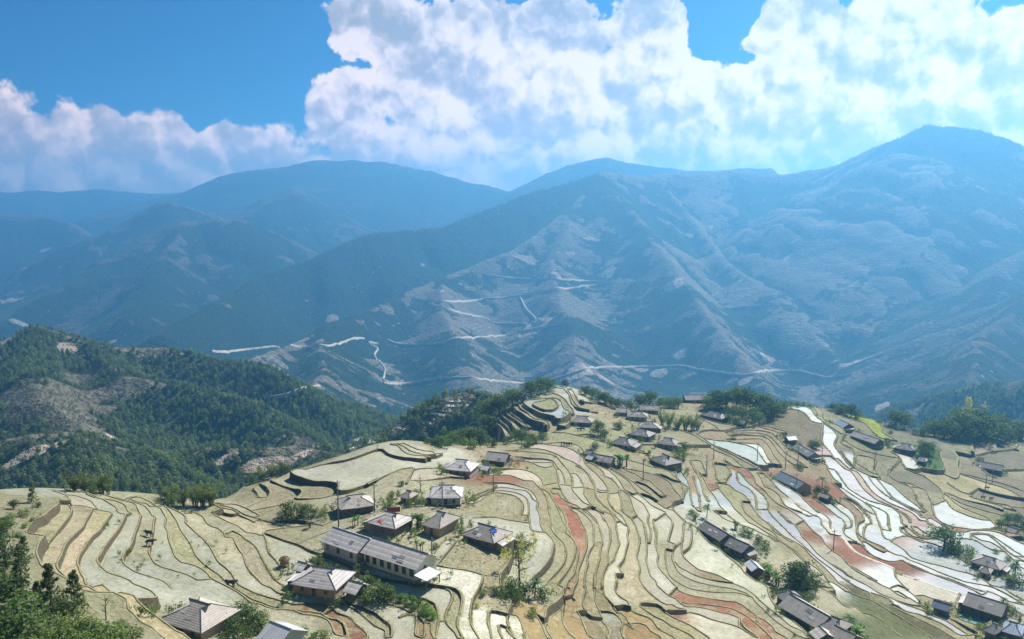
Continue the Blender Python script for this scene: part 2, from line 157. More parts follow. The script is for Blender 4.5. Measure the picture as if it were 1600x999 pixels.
1 6.5,237.6 7.7,237.3 11.3,236.8 16.0,239.2 20.1,235.8 21.3,226.3 18.7,225.4
1 3.4,226.7 2.5,227.1 7.6,232.7 11.1,232.1 15.0,230.9 17.8,228.4 19.8,222.5 20.7,219.4 23.8,215.3 26.3,212.5 27.7,207.8 28.6,202.6 29.0,196.2 30.4,192.9 32.2,189.6 32.6,185.6 32.7,183.6
1 1.9,223.8 2.5,223.5 5.9,224.9 9.5,224.3 12.0,221.4 13.6,219.2 15.0,216.2 17.2,213.8 19.0,208.9 19.8,205.2 20.7,198.8 20.8,193.0 21.7,191.7 23.8,192.1 24.0,192.1
1 -1.0,219.8 0.5,218.4 5.7,218.6 9.2,218.2 11.8,216.9 13.0,213.3 14.2,207.6 15.0,202.8 15.3,197.9 15.1,192.1 14.6,188.6
1 3.4,207.5 1.0,211.7 5.6,212.2 8.6,212.6 11.0,211.4 12.1,206.4 13.1,200.6 13.3,193.9 13.1,188.8 13.1,188.5
1 0.1,205.6 0.1,204.4 4.3,205.9 7.5,201.6 9.7,202.5 10.7,204.6 11.4,202.2 11.6,195.1 11.3,188.2
1 0.5,204.5 0.1,205.6 4.3,208.1 8.4,209.1 10.9,209.4 11.9,203.5 12.6,203.6
1 -6.4,185.4 -7.3,188.1 -5.9,190.7 -3.3,193.7 -0.2,195.6 2.6,196.1 4.9,194.6 6.5,191.5 7.4,187.7 7.6,184.4
1 -7.3,188.1 -7.2,185.2 -3.2,186.5 -0.6,187.3 1.7,185.2 3.2,183.8 4.9,184.3 5.9,181.0 7.2,177.0 7.8,172.9 7.9,167.4 8.0,162.6 8.3,157.0 8.0,157.0
1 4.9,184.3 6.0,182.6 7.1,180.3 7.9,179.5 8.6,178.0 9.0,175.1 9.4,172.3 10.0,168.7 10.3,164.5 10.8,159.2 11.2,158.1 10.9,154.4 11.7,153.0 12.4,150.9 12.4,148.8 11.9,145.3 11.0,141.9 9.7,138.3 8.5,135.6 8.1,133.9 9.3,133.6
1 -3.3,175.9 -6.9,178.2 -4.2,179.6 -1.1,180.4 1.6,178.9 3.7,177.5 5.0,174.8 5.6,171.3 5.7,168.1 5.4,164.4 5.8,160.3 5.8,155.0 6.1,152.5 6.7,149.7 7.9,147.0 8.0,145.5 7.6,142.8 7.2,140.3 6.2,137.6 4.9,134.7 3.6,132.3 5.4,131.8
1 -4.3,173.0 -3.4,176.0 -1.1,176.7 0.8,175.8 3.1,175.7 4.2,172.9 4.7,169.9 5.7,168.1
1 -8.7,163.4 -8.1,163.1 -6.2,168.1 -4.1,172.2 -1.4,172.8 0.8,172.2 2.6,170.5 3.5,167.8 3.6,163.0 3.5,157.6 3.6,152.0 4.0,149.3 6.7,149.9
1 -9.7,161.3 -8.0,160.5 -4.7,168.7 -3.6,169.9 -1.4,169.6 0.8,168.4 1.9,166.1 2.4,164.0 2.3,162.2 2.1,156.6 3.6,156.7
1 7.6,184.4 11.3,188.2 13.1,188.5 14.6,188.6 15.4,188.6 17.8,190.2 20.3,190.6 20.4,190.7
1 -7.6,151.5 -3.5,153.1 -1.0,152.7 1.2,152.6 3.6,152.7
1 14.6,188.6 14.7,184.4 15.6,180.7 16.8,177.1 18.6,176.0 20.1,173.8 20.4,169.8 20.9,169.9
1 17.8,190.2 17.5,184.2 18.1,180.5 19.3,178.2 21.0,176.0 21.0,176.1
1 20.6,192.3 20.7,192.3 20.6,185.7 21.4,181.6 22.3,179.2 22.0,179.0
1 11.7,182.9 9.4,182.7 9.6,178.8 10.6,179.6 11.2,177.5 12.1,175.2 13.1,174.4 14.6,173.7 15.9,170.9 16.6,168.6 16.5,168.5
1 14.8,173.2 15.0,173.2 16.5,172.0 17.5,170.4 18.6,166.7 18.8,166.7
1 11.3,188.2 11.8,180.6 12.4,177.3 13.1,174.4
1 7.8,168.8 8.2,168.8 8.1,159.1 7.9,155.2 8.6,152.0 9.6,149.8 10.3,147.9 10.3,145.3 9.8,142.1 8.9,139.4 7.5,136.4 6.3,133.9 5.4,131.8 3.8,132.7
1 9.8,169.3 10.3,169.4 11.0,166.7 11.4,163.4 11.3,159.5 11.9,155.6 12.4,151.7 12.9,149.3 12.6,145.8 12.0,142.6 11.3,139.1 10.2,136.9 10.0,135.1 10.3,137.3 9.5,134.6 8.9,132.4 10.6,133.6
1 13.4,171.7 12.7,172.8 13.4,169.5 14.3,168.2 14.8,164.3 15.3,159.8 15.2,155.9 14.8,151.6 13.9,147.5 12.9,143.7 12.2,140.9 12.0,138.6 11.4,136.5 11.0,135.5 10.6,133.6 11.0,132.9 10.5,133.6
1 12.9,171.6 13.4,171.7 14.9,172.0 16.1,170.0 16.9,167.3 17.4,164.1 16.9,158.4 16.6,154.8 15.3,150.7 14.5,147.3 14.5,145.5 13.7,141.9 13.4,139.4 13.0,136.8 13.3,138.9 13.1,136.1 12.5,133.5 12.5,131.4 13.0,130.5 13.7,129.8 15.5,129.9
1 14.7,171.9 14.6,172.2 16.6,173.5 17.7,171.5 18.6,168.9 18.8,164.6 18.8,161.1 18.5,157.0 17.4,156.4 16.6,154.8
1 17.2,149.2 16.2,145.0 15.4,141.4 15.0,137.9 15.6,142.9 14.9,137.1 14.8,134.1 15.2,132.2 15.4,130.6 15.5,129.3 16.3,127.5 15.7,124.8 16.3,123.1
1 18.5,157.0 17.7,152.9 17.2,149.2
1 16.6,173.5 16.8,174.3 18.2,176.0 19.3,175.4 20.3,174.3 20.8,170.5 21.1,166.7 20.9,163.1 20.4,159.3 19.2,153.4 18.7,148.6
1 21.3,180.4 21.4,180.4 22.5,178.2 23.1,175.3 23.2,172.1 22.8,168.2 22.7,164.0 22.5,160.4 20.7,153.8 20.1,151.1 18.7,148.6
1 23.6,181.1 23.4,181.1 24.3,178.7 25.2,177.0 25.8,173.8 25.9,170.8 25.0,166.3 24.8,163.4 23.3,157.2 22.3,153.0 20.8,149.3
1 23.2,172.1 24.4,173.6 25.3,172.1 25.2,172.0
1 26.3,181.4 25.6,181.3 26.6,178.6 27.8,176.3 27.6,176.2
1 18.7,148.6 17.5,144.8 16.8,141.6 16.5,138.7 16.6,140.4 16.7,137.4 17.4,135.7 17.9,134.8 18.3,133.4 18.5,133.0
1 20.8,149.3 21.0,147.2 21.4,146.2 19.8,145.6 19.7,143.2 18.9,139.7 19.7,137.5 20.8,136.6 21.1,135.0
1 12.9,130.8 11.2,130.0 11.7,128.8 12.0,127.1 12.3,124.8 12.7,123.3 14.0,121.9
1 8.9,130.3 8.5,127.7 8.5,125.2 8.8,122.7 9.6,120.5 10.8,119.1
1 9.0,131.0 8.8,131.0 7.7,128.4 6.1,125.6 5.6,123.7 5.4,120.1 5.9,117.9 6.3,116.4 5.3,116.1
1 5.1,121.1 3.8,122.0 4.4,120.3 5.0,117.8 5.5,115.5 6.4,116.4
1 4.3,120.3 4.5,120.3 5.5,121.8
1 -0.5,118.8 0.8,118.7 1.4,117.1 1.8,114.6 1.9,112.2 2.8,111.2
1 -2.5,122.6 -0.2,121.9 -0.6,118.1 -0.7,115.4 -0.0,112.8 0.5,111.2 0.4,111.2
1 -1.9,112.7 -1.4,110.2 -1.2,110.3
1 15.1,132.4 15.6,132.5 16.8,132.8 17.9,132.6 18.7,131.6 19.1,130.1 18.6,128.0 18.5,125.7 19.0,124.1
1 18.3,133.5 18.3,133.0 19.0,133.3 19.9,132.2 20.2,130.9 20.8,128.9 19.7,130.4
1 19.1,130.0 19.2,130.0 20.1,130.6 20.3,130.7
1 18.0,134.3 18.6,134.5 19.9,135.2 21.1,135.0
1 8.9,132.4 8.9,130.3
1 -0.5,117.3 -3.2,117.4 -3.6,114.8 -3.3,112.1 -2.9,109.6 -2.4,108.2
1 -0.8,113.8 -1.8,114.2 -1.9,112.2 -1.3,110.3 -1.4,110.2
1 -0.3,114.0 -0.8,113.8 -0.3,112.4 0.4,111.2 0.5,111.3
1 -0.8,131.5 -0.9,131.5 -1.9,128.1 -1.8,124.5 -2.6,122.1 -0.2,121.9
1 18.3,210.9 17.3,210.5 18.6,208.7 20.1,205.5 20.2,200.1 20.6,195.9 20.6,191.6 20.2,188.0 20.4,183.8 21.3,180.5 22.4,178.3 23.5,176.8 24.3,173.6 25.5,171.5 25.9,171.6
1 15.0,201.4 16.6,201.5 17.4,198.0 17.8,192.9 17.9,190.8 17.3,184.8 17.8,181.5 18.4,178.1 20.0,176.3 20.8,174.4 20.2,174.3
1 21.1,219.0 20.3,218.4 20.7,212.6 22.1,207.7 23.1,203.0 23.9,198.4 24.1,193.7 23.3,186.7 23.4,181.7 24.2,178.8 25.4,176.4 25.8,172.2 25.9,172.2
1 21.6,218.3 21.2,218.1 23.2,214.2 24.8,209.5 24.6,205.6 25.8,204.9 26.6,202.5 27.5,197.6 26.8,193.2 26.5,187.0 26.0,182.3 26.6,179.2 27.5,177.6
1 25.7,204.8 26.5,205.4 27.2,200.1 27.4,196.9 28.3,195.6 29.3,192.0 29.2,186.3 29.1,182.6 29.3,180.3
1 15.7,188.7 15.6,188.8 18.5,191.3 20.3,190.7 21.9,190.0 23.7,191.1 26.9,193.3 26.8,193.3
1 28.3,215.1 27.3,215.3 28.8,212.4 30.3,208.1 31.2,205.2 31.8,200.2 32.3,196.7 33.5,193.4 34.4,190.1 36.1,188.1 37.3,186.8 37.2,186.2
1 28.9,197.0 29.4,197.1 30.6,195.5 33.2,198.0 35.1,197.0 36.6,194.5 38.0,191.5 39.9,190.7 41.0,186.7 41.5,184.3 41.4,184.5
1 27.5,214.8 28.2,215.1 30.2,211.1 31.9,207.1 33.2,203.9 34.1,201.2 35.3,198.9 36.6,194.5
1 31.3,218.7 31.5,218.4 32.8,216.2 34.4,214.3 35.5,211.3 37.7,210.0
1 31.9,207.1 33.8,207.9 35.6,206.4 36.8,203.8 37.6,201.2 38.5,198.8 39.9,200.4
1 35.5,211.4 37.6,210.0 38.4,205.7 39.4,202.5 39.9,200.4 38.1,199.7
1 28.2,215.1 28.5,217.4 32.3,219.0 35.1,218.8 38.1,218.5 40.3,217.6 42.3,215.3 43.4,212.4 43.6,207.0 44.2,202.3 44.4,200.0 43.8,200.2
1 34.9,229.4 34.7,229.0 37.9,227.2 40.1,225.7 43.3,225.9 45.2,224.2 46.4,220.4 47.1,217.2 46.9,211.7 45.6,205.2 43.8,200.1 41.2,197.2 40.0,194.0 38.0,191.5
1 39.9,217.7 40.3,218.8 42.2,220.0 43.7,218.9 45.3,216.4 47.2,216.3
1 49.3,233.7 47.5,223.7 47.7,217.7 49.1,214.4 50.2,220.5 50.2,225.7 50.3,233.5 49.3,233.7
1 40.0,194.0 41.2,187.9 41.9,185.3 41.3,185.1
1 45.6,205.2 49.1,214.4 47.6,205.4 46.8,198.7 48.4,198.4
1 53.3,226.7 52.9,226.8 52.2,220.5 51.2,213.3 49.8,205.2 47.9,196.1 46.8,198.8
1 55.7,240.7 55.5,240.7 54.9,234.5 54.9,228.1 53.9,219.7 53.0,212.7 52.7,207.0 52.4,207.1
1 14.2,171.9 14.3,171.8 15.8,169.8 16.8,167.4 17.4,163.8 16.5,154.8 16.6,154.8
1 20.1,173.8 20.1,173.8 20.7,170.5 21.3,167.4 20.9,162.8 20.7,160.2 20.5,160.2
1 20.9,176.0 20.9,176.1 22.6,175.5 23.1,171.7 22.8,165.4 22.4,160.5 22.5,160.5
1 27.5,177.6 28.0,173.0 27.9,168.8 27.7,165.1 27.4,165.1
1 29.3,180.3 30.2,177.2 29.9,171.9 29.2,166.2 29.3,166.1
1 32.7,183.6 31.5,178.1 31.3,173.2 30.0,166.7 29.3,166.8
1 33.7,180.8 33.2,181.1 32.6,176.2 32.2,171.7 31.5,167.7
1 33.1,180.2 33.3,180.2 35.3,183.4 37.2,186.2 37.8,184.2 38.0,181.8 36.5,176.4 34.8,170.2 36.3,169.3
1 41.3,184.4 39.7,177.8 38.0,171.5
1 27.5,177.6 29.3,180.3
1 27.8,174.7 28.1,174.7 27.9,171.2 28.1,168.4 27.1,163.3 25.8,158.0 25.8,156.1 25.5,152.1 24.7,148.4 24.8,145.4 25.4,143.2 26.3,141.3 27.5,139.5 28.4,138.9 29.4,139.2 30.1,138.3 31.5,137.8 31.7,137.6
1 30.2,176.1 30.1,176.1 29.8,170.9 29.3,166.6 28.5,161.7 27.7,157.6 27.5,154.1 27.4,150.3 28.1,148.6 28.1,146.9 28.9,144.9 29.7,143.3 30.9,142.5 31.4,140.7 31.8,140.8
1 32.8,178.1 32.9,178.1 32.9,174.6 31.6,168.9 31.2,165.2 31.0,162.0 30.2,158.8 30.0,155.6 30.6,153.0 31.1,150.7 31.9,148.1 33.0,146.4 34.2,145.8 36.1,145.5 38.6,145.2 41.1,145.0 42.7,145.0 43.7,143.9 44.7,141.3 45.2,139.6 44.5,137.3
1 35.1,166.2 33.5,166.6 32.6,162.6 32.1,158.6 31.9,153.9 32.6,152.0 33.6,150.6 35.0,149.3 36.6,149.1 38.6,149.2 40.7,149.4 43.9,150.2 45.4,149.8 46.5,148.8 47.1,148.8
1 41.0,182.8 40.6,182.9 39.7,177.7 38.3,172.7 35.4,167.7 34.2,162.9 34.1,159.8 34.3,156.5 35.2,155.0 37.0,153.5 39.2,152.9 41.6,152.4 43.6,152.3 44.9,151.9 45.8,151.2 46.6,150.5 47.0,148.9 47.2,145.8 47.7,143.3 48.5,138.7 49.7,135.5 50.7,133.3 51.6,132.5 52.4,132.9
1 34.1,161.9 34.6,161.9 35.1,159.9 36.2,158.6 37.3,157.2 38.6,156.3 40.9,155.6 42.4,155.3 44.9,155.2 45.1,155.3
1 38.3,172.7 37.1,167.1 37.2,164.8 37.9,162.6 39.2,160.0 41.1,159.2 42.8,158.2 43.9,156.6 45.2,155.1 46.6,153.8 47.6,152.0 48.2,150.1 48.7,147.0 49.8,142.7 50.4,140.0 50.9,137.6 52.4,135.9 52.3,132.8 51.5,132.4
1 43.2,184.5 42.9,184.3 41.6,177.4 39.6,171.0 37.1,167.1
1 41.3,184.4 42.8,184.9 44.0,183.6 44.2,180.3 44.7,177.2 45.2,174.8 46.6,172.6 47.3,169.4 48.4,166.5 49.0,164.3 48.3,166.7 49.1,164.6 49.2,161.5 49.7,159.7 50.5,157.8 51.5,156.9 52.2,155.3 51.5,152.3 50.9,148.4 51.1,145.8 52.0,143.0 52.2,140.1 52.8,137.4 53.0,134.6 52.3,134.6
1 23.1,137.0 23.3,137.9 24.9,138.3 26.4,138.4 27.2,137.8 27.6,136.7
1 23.3,137.9 23.1,137.0 23.6,136.2 24.5,135.2 25.6,134.0 26.7,133.3 27.6,131.9 28.7,130.8 30.1,129.6 30.9,128.3 31.2,126.5
1 27.6,136.7 29.3,137.1 31.5,137.5 32.5,138.0 34.0,137.6 35.6,136.2 37.1,135.4 39.0,134.6 40.3,133.6 41.3,131.9 42.2,130.4 42.5,130.5
1 27.7,136.8 27.6,136.6 28.8,135.0 30.4,133.7 31.8,132.0 32.8,130.2 33.6,128.8 33.9,126.9
1 31.6,142.3 32.7,141.8 34.7,142.4 36.7,142.4 39.0,142.2 40.9,141.8 42.2,140.5 43.4,138.4 44.1,136.2 44.7,133.6 45.0,131.0 45.4,128.9
1 31.6,142.3 31.9,140.1 33.7,140.6 36.1,140.3 38.4,139.3 40.1,138.9 41.5,137.5 41.2,136.8
1 40.3,133.6 41.2,136.8 41.3,134.5 41.9,132.3 42.5,130.5 42.1,130.4
1 44.5,137.3 45.4,139.3 46.2,138.5 46.6,137.2 47.0,135.2 46.8,133.8 47.9,131.6 48.3,129.5
1 21.0,135.0 22.7,134.1 24.1,133.5 24.8,132.5 25.1,130.7 25.8,129.3 27.4,127.7 27.7,125.9
1 20.2,130.7 22.2,131.2 23.3,130.5 23.7,128.8 25.0,127.2 25.3,125.5
1 29.4,143.7 29.8,143.9 31.8,147.5 32.2,147.7
1 113.5,335.7 115.3,339.1 121.0,347.1 128.2,354.9 134.0,359.1 133.1,349.3 130.5,336.6 130.2,332.0 130.8,330.4
1 97.7,311.1 104.2,319.9 109.7,328.6 113.5,335.7
1 111.9,332.8 113.3,332.0 122.1,341.8 125.6,339.3 125.7,332.5 124.7,325.9 128.8,324.2
1 97.7,311.1 101.8,310.2 104.6,308.3 107.6,305.4 103.0,303.0
1 66.4,279.9 67.1,281.4 69.2,285.3 73.8,289.1 78.9,290.6 85.6,299.8 92.4,305.4 97.7,311.1
1 66.4,280.0 68.6,276.6 72.2,275.3 76.5,275.6 79.8,274.8 82.6,274.0 84.3,271.9 84.9,270.0 84.7,265.4 84.3,259.5 84.1,255.1 80.1,254.7
1 66.4,280.0 67.8,273.3 69.2,269.3 72.0,266.6 74.5,264.0 76.9,260.2 78.6,258.4 80.1,255.0 80.3,252.9 80.4,247.1 80.7,241.9 81.1,248.3 80.6,240.9 80.5,233.3 81.3,227.7 81.8,223.4 82.0,219.7 83.3,217.2 84.2,214.7 85.4,214.2 85.3,214.1
1 61.5,277.9 63.7,274.4 65.2,268.1 66.6,264.3 68.1,260.0 70.5,257.5 72.2,255.5 72.9,252.0 74.3,248.1 74.3,247.7
1 68.2,272.4 67.9,272.3 70.8,265.0 73.8,261.3 76.3,256.1 78.6,251.7 79.4,249.8 79.0,250.5
1 77.6,276.0 76.6,278.5 81.8,282.0 87.8,285.5 91.4,287.3 92.2,283.8 91.9,277.2 90.8,269.0 90.3,260.5 86.9,260.8
1 80.8,281.2 78.8,284.3 84.3,289.6 90.7,292.1 94.1,293.0 95.5,290.3 95.5,284.4 94.8,276.7 95.4,269.7 96.4,264.8 100.4,265.6
1 78.6,290.5 79.2,288.2 87.8,294.1 93.7,297.6 96.4,296.1 97.6,291.7 97.6,284.1 97.6,276.1 99.3,270.7 100.5,264.3 96.3,264.8
1 81.3,294.0 81.9,293.5 91.0,300.8 96.1,302.5 100.0,300.3 100.4,294.6 100.4,288.0 101.7,282.6 104.1,277.4 104.4,269.3 107.7,272.3
1 76.5,275.6 82.5,277.9 88.2,278.9 88.8,275.7 87.8,268.7 86.8,259.4 84.3,259.5
1 96.1,309.4 97.0,308.5 101.9,305.2 103.9,301.3 103.6,294.7 102.9,287.9 105.4,282.5 106.2,278.0 107.6,272.3 108.4,276.2 110.2,271.5 112.5,270.6 111.8,265.2 110.6,258.8 109.4,251.1 110.4,245.9 111.8,241.6 115.1,239.7 117.1,237.7 117.2,233.6 115.7,228.4 113.8,224.5 114.3,223.2
1 77.2,310.9 74.6,309.6 76.1,300.6 77.4,290.8 77.6,290.2
1 74.6,309.5 76.1,312.9 79.9,305.6 85.0,302.4 86.5,300.5
1 67.7,246.8 68.5,250.9 71.0,247.0 75.0,247.9 79.7,250.9 80.4,250.9
1 70.1,248.4 67.7,246.8 67.6,240.4 67.1,237.8 63.8,231.0 62.6,227.7 59.7,226.7
1 67.7,244.5 63.6,244.5 62.3,237.2 60.8,229.4 61.5,227.3
1 55.8,243.2 59.1,243.3 58.8,236.7 58.0,231.3 56.1,231.0
1 55.4,240.7 55.9,243.2 55.4,236.3 55.8,233.6 55.0,226.1 53.7,218.1 52.6,211.7 52.4,206.1 52.8,207.1
1 52.8,226.8 53.5,227.9 52.1,219.8 51.4,213.4 50.0,204.8 49.7,204.8
1 55.7,232.9 55.9,232.9 56.5,229.0 55.7,219.6 55.8,216.3 55.6,209.7 55.1,203.4 55.9,199.0 56.9,194.8 55.5,192.5
1 55.7,218.9 56.7,218.9 59.1,221.8 59.3,216.7 59.7,211.4 59.5,205.7 60.1,201.5 60.5,196.1 61.8,194.4 63.3,190.6 64.8,188.1 65.5,185.4 66.1,185.5
1 59.7,226.7 59.7,222.1 59.1,221.8
1 61.7,227.5 61.8,227.3 63.8,226.4 64.3,222.8 65.9,219.9 66.2,217.0 66.1,212.7 65.8,207.1 65.9,202.8 66.6,199.5 66.5,193.9 67.4,191.5 68.4,188.2 69.7,189.1
1 70.9,242.2 70.2,242.2 68.0,232.8 68.1,229.5 69.4,226.9 69.8,223.2 68.8,217.7 66.9,210.7
1 70.1,242.1 70.8,242.7 71.1,234.7 71.5,230.7 72.4,225.3 72.7,221.6 72.4,218.3 70.8,213.3 70.3,208.3 70.4,202.9 70.6,197.7 70.7,193.1 71.7,189.3 71.4,189.2
1 74.1,247.7 74.7,244.9 74.6,238.4 73.6,232.7 74.5,229.1 74.6,224.5 75.0,219.7 76.1,216.5 77.1,215.2 78.1,211.6 78.9,207.9 79.4,204.3 79.7,199.1 79.4,199.0
1 80.5,247.1 78.2,247.0 77.6,240.5 76.2,232.9 78.0,231.1 78.5,226.7 77.7,220.5 78.1,217.6 80.0,215.5 82.4,213.8 82.6,213.6
1 73.3,212.1 73.2,212.1 73.5,208.1 73.7,204.1 74.9,203.6 74.3,197.6 73.8,194.5 74.2,190.9 74.0,190.9
1 66.9,210.7 70.3,211.8 70.7,211.8
1 74.8,203.6 75.3,204.1 78.9,207.9
1 66.2,214.4 63.9,214.5 62.7,209.6 62.3,204.3 62.9,200.2 63.9,195.9 65.4,192.6 65.7,187.0 65.5,186.9
1 55.8,199.9 52.2,199.2 53.1,195.7 54.0,193.5 59.0,190.3 60.8,188.0 62.3,186.1 63.3,184.1 64.4,184.5
1 81.0,247.2 82.1,247.2 82.9,240.0 85.0,235.3 86.1,230.5 86.2,226.0 86.3,220.9 86.9,218.1 86.4,223.6 87.4,219.8 88.3,216.0 88.3,213.6 86.3,208.5 85.3,204.8
3 81.6,225.9 81.2,225.8 81.7,222.2 82.7,219.0 84.3,215.5 85.5,213.8 85.1,208.9 85.3,204.8 86.6,202.4 87.2,200.8 86.8,196.6 86.9,193.3 88.4,191.2 89.7,189.5 91.8,187.5 93.0,185.7 94.4,184.3 93.5,185.6 95.1,183.9 97.5,181.4 99.0,179.9 100.2,178.1 101.9,176.8 103.3,175.1
1 78.0,217.8 78.2,217.8 80.1,216.3 82.0,213.1 83.7,214.6 85.2,213.6 85.0,211.1 83.9,208.4 84.1,205.2 83.9,202.6 86.9,202.1 86.7,202.0
1 75.8,217.2 76.1,217.4 78.1,214.1 78.9,209.8 79.1,206.0 79.1,200.5 79.8,197.7 79.1,192.6 79.5,188.9 80.5,186.7 80.5,182.7 81.3,179.7 82.8,178.0 84.7,176.5 81.0,183.9 81.5,180.7 82.5,178.4 83.9,176.3 86.3,173.8 86.4,173.8
1 73.2,212.0 73.3,212.3 73.9,207.9 74.7,203.7 74.6,199.1 73.9,195.2 74.0,190.4 74.0,185.5 74.9,182.4 76.0,179.7 77.3,177.9 77.5,176.4 78.2,175.2 75.9,180.9 77.5,178.5 77.5,176.1 78.8,174.5 80.6,172.7 81.8,170.3 83.8,168.6 84.2,168.8
1 70.7,211.5 70.4,211.5 70.0,206.5 70.3,201.2 70.7,196.2 70.8,192.2 71.5,188.8 72.1,184.3 72.8,180.7 74.0,177.7 75.0,174.6 76.4,172.3 75.1,173.6 76.2,171.9 77.7,169.8 79.1,168.7 79.1,166.8 77.6,163.6
1 66.2,200.9 66.9,201.1 67.4,195.8 68.1,191.5 69.8,188.8 70.9,185.4 71.0,181.3 71.8,177.9 72.5,174.7 72.9,170.3 71.9,178.9 72.5,176.4 72.6,173.7 72.7,171.1 72.7,169.2 73.9,166.9 73.8,165.1 75.3,164.1 77.4,163.5 78.6,161.2 79.6,159.7 79.4,159.2
1 63.2,190.8 63.7,191.0 65.2,188.0 66.2,184.9 67.6,181.9 68.2,177.4 69.7,174.6 70.3,170.7 70.3,168.8 70.5,176.8 70.7,173.3 70.7,169.9 71.9,167.6 72.7,165.5 73.9,165.5
1 61.7,186.8 62.5,187.5 63.7,186.0 65.1,182.8 65.9,180.4 66.5,175.5 66.8,171.9 66.9,168.9
1 94.5,231.8 90.8,231.5 91.8,227.6 92.2,223.3 92.4,218.5 93.0,216.5 92.3,213.1 89.9,208.3 88.8,204.6 89.5,201.9 90.7,200.0 91.1,200.1
1 90.9,230.9 94.5,231.8 95.5,228.5 95.7,224.3 96.3,220.3 95.2,215.5 93.3,211.9 90.9,210.2 90.8,210.3
1 94.5,231.7 96.9,235.2 98.2,232.7 99.4,229.0 99.6,224.7 98.2,219.6 94.5,210.4 92.6,205.0 91.8,199.6 91.1,199.5
1 103.5,238.3 101.0,237.1 102.3,234.5 102.7,229.6 102.6,225.7 100.8,220.5 98.2,217.8 96.1,213.6 94.1,207.4 95.0,206.3
1 103.3,239.2 103.1,239.0 104.4,236.4 104.9,232.7 104.3,227.9 103.7,223.2 102.6,219.7 100.4,217.9 96.3,210.3 95.0,206.3
1 108.4,242.1 108.7,242.2 109.3,236.4 108.9,231.5 106.5,224.0 103.9,216.2 101.7,209.3 102.2,208.4 102.9,208.0
1 94.1,207.4 95.0,204.2 96.9,202.0 97.6,199.2 98.8,197.1 100.4,196.6 101.0,194.5 103.0,192.1 104.6,189.4 105.9,187.2 107.6,185.0 109.0,183.2 111.7,182.1 113.8,181.0 115.0,178.1 115.5,174.1 115.1,170.6 112.6,172.7
1 92.3,203.3 93.8,203.1 94.6,199.4 95.9,197.5 97.6,199.2
1 87.1,200.5 88.4,200.4 91.0,200.7 91.3,198.4 91.3,196.0 92.1,193.4 94.2,191.8 96.0,192.0 98.7,193.2 99.4,190.0 101.1,187.5 103.1,185.0 104.8,182.9 106.4,180.3 107.8,177.5 108.3,175.1 110.8,177.3
1 110.3,271.6 109.3,269.3 107.4,260.8 106.4,254.7 107.2,249.9 107.7,245.8 108.7,240.8 110.5,237.6 112.2,235.0 112.9,232.6 111.7,228.1 108.2,221.1 106.8,216.9 104.4,217.7
1 117.5,286.9 117.8,281.5 117.7,274.0 118.8,272.1 117.7,264.8 115.6,254.7 115.3,248.4 115.5,243.4 117.4,240.7 118.7,235.6 118.7,231.5 117.9,227.9 117.8,228.0
1 118.5,287.1 120.3,286.9 120.1,280.4 120.1,274.6 121.6,273.8 121.0,267.6 119.4,260.0 118.1,252.1 118.5,247.0 119.5,242.3 121.3,239.4 122.5,235.6 122.2,231.3 121.7,229.7 123.8,229.0
1 125.5,273.2 125.3,272.7 123.2,264.8 122.2,257.6 122.0,251.0 123.4,246.9 124.5,242.1 125.9,239.7 125.6,235.9 124.4,236.1
1 128.6,271.1 127.7,270.8 126.3,263.2 124.1,253.6 124.0,247.3 125.3,243.2 126.2,239.8 125.9,239.6
1 103.1,239.0 102.9,239.6 104.9,236.7 105.3,232.9 104.7,227.4 103.1,221.1 103.0,221.1
1 107.0,251.3 103.7,250.8 104.2,245.2 104.3,240.4 105.9,236.6 105.9,231.9 107.0,228.6 107.9,228.3
1 120.1,277.4 121.3,277.4 122.7,278.6 125.0,273.4 128.2,271.9 129.6,268.5 130.6,265.7 129.7,258.3 128.8,250.3 128.7,244.6 127.9,238.9 126.2,239.8
1 124.1,296.6 125.1,296.5 123.9,287.3 123.2,279.7
1 132.0,301.7 131.7,301.5 130.0,294.3 127.5,289.1 123.2,279.7
1 130.9,297.1 137.2,294.7 132.3,283.1 130.7,277.4 129.9,273.7 128.2,271.9
1 149.7,299.2 143.4,291.3 139.1,285.6 135.8,278.6 135.6,273.6 137.3,270.3 138.0,266.5 134.9,258.6 132.1,251.9 129.7,243.4 130.0,243.3
1 135.6,273.6 140.5,273.7 143.3,267.7 142.9,267.8
1 113.3,283.5 111.4,284.1 113.8,285.6 117.5,286.9
1 110.2,271.5 113.8,285.6
1 130.8,330.4 129.2,325.3 123.8,312.0 120.1,302.6 119.2,295.8 118.9,290.1 118.1,283.3 118.2,276.7 117.7,276.7
1 130.8,330.4 131.6,324.2 131.9,318.8 130.4,312.5 125.3,302.9 124.1,296.8 123.4,290.1 122.5,284.1 122.2,278.3 122.3,278.2
1 141.8,364.8 141.8,364.9 142.5,360.7 135.1,338.7 136.2,334.0 138.5,330.7 137.4,322.8 129.9,307.9 130.8,303.4 132.4,301.0 127.3,287.5 127.9,281.5 128.6,276.2 130.4,275.8
1 139.5,363.3 139.3,363.5 136.9,352.0 132.4,338.5 132.4,330.7 133.6,323.8 134.3,318.6 135.1,318.2
1 148.4,366.7 151.7,363.2 152.1,350.1 155.8,345.6 153.8,332.8 154.0,325.2 159.8,324.1
1 148.4,366.7 150.6,366.3 155.7,363.3 160.4,360.6 165.7,359.3 164.2,347.5 159.3,335.2 159.8,324.1
1 151.9,357.0 156.2,357.1 154.6,348.9 153.6,348.1
1 133.7,315.3 133.7,315.4 134.7,308.9 136.2,304.6 140.3,302.4 144.6,301.1 149.6,299.9 149.9,299.9
1 149.6,307.3 154.4,311.7 157.0,306.6 155.6,299.1 153.5,292.3 147.7,291.6 150.4,301.8 149.6,307.3
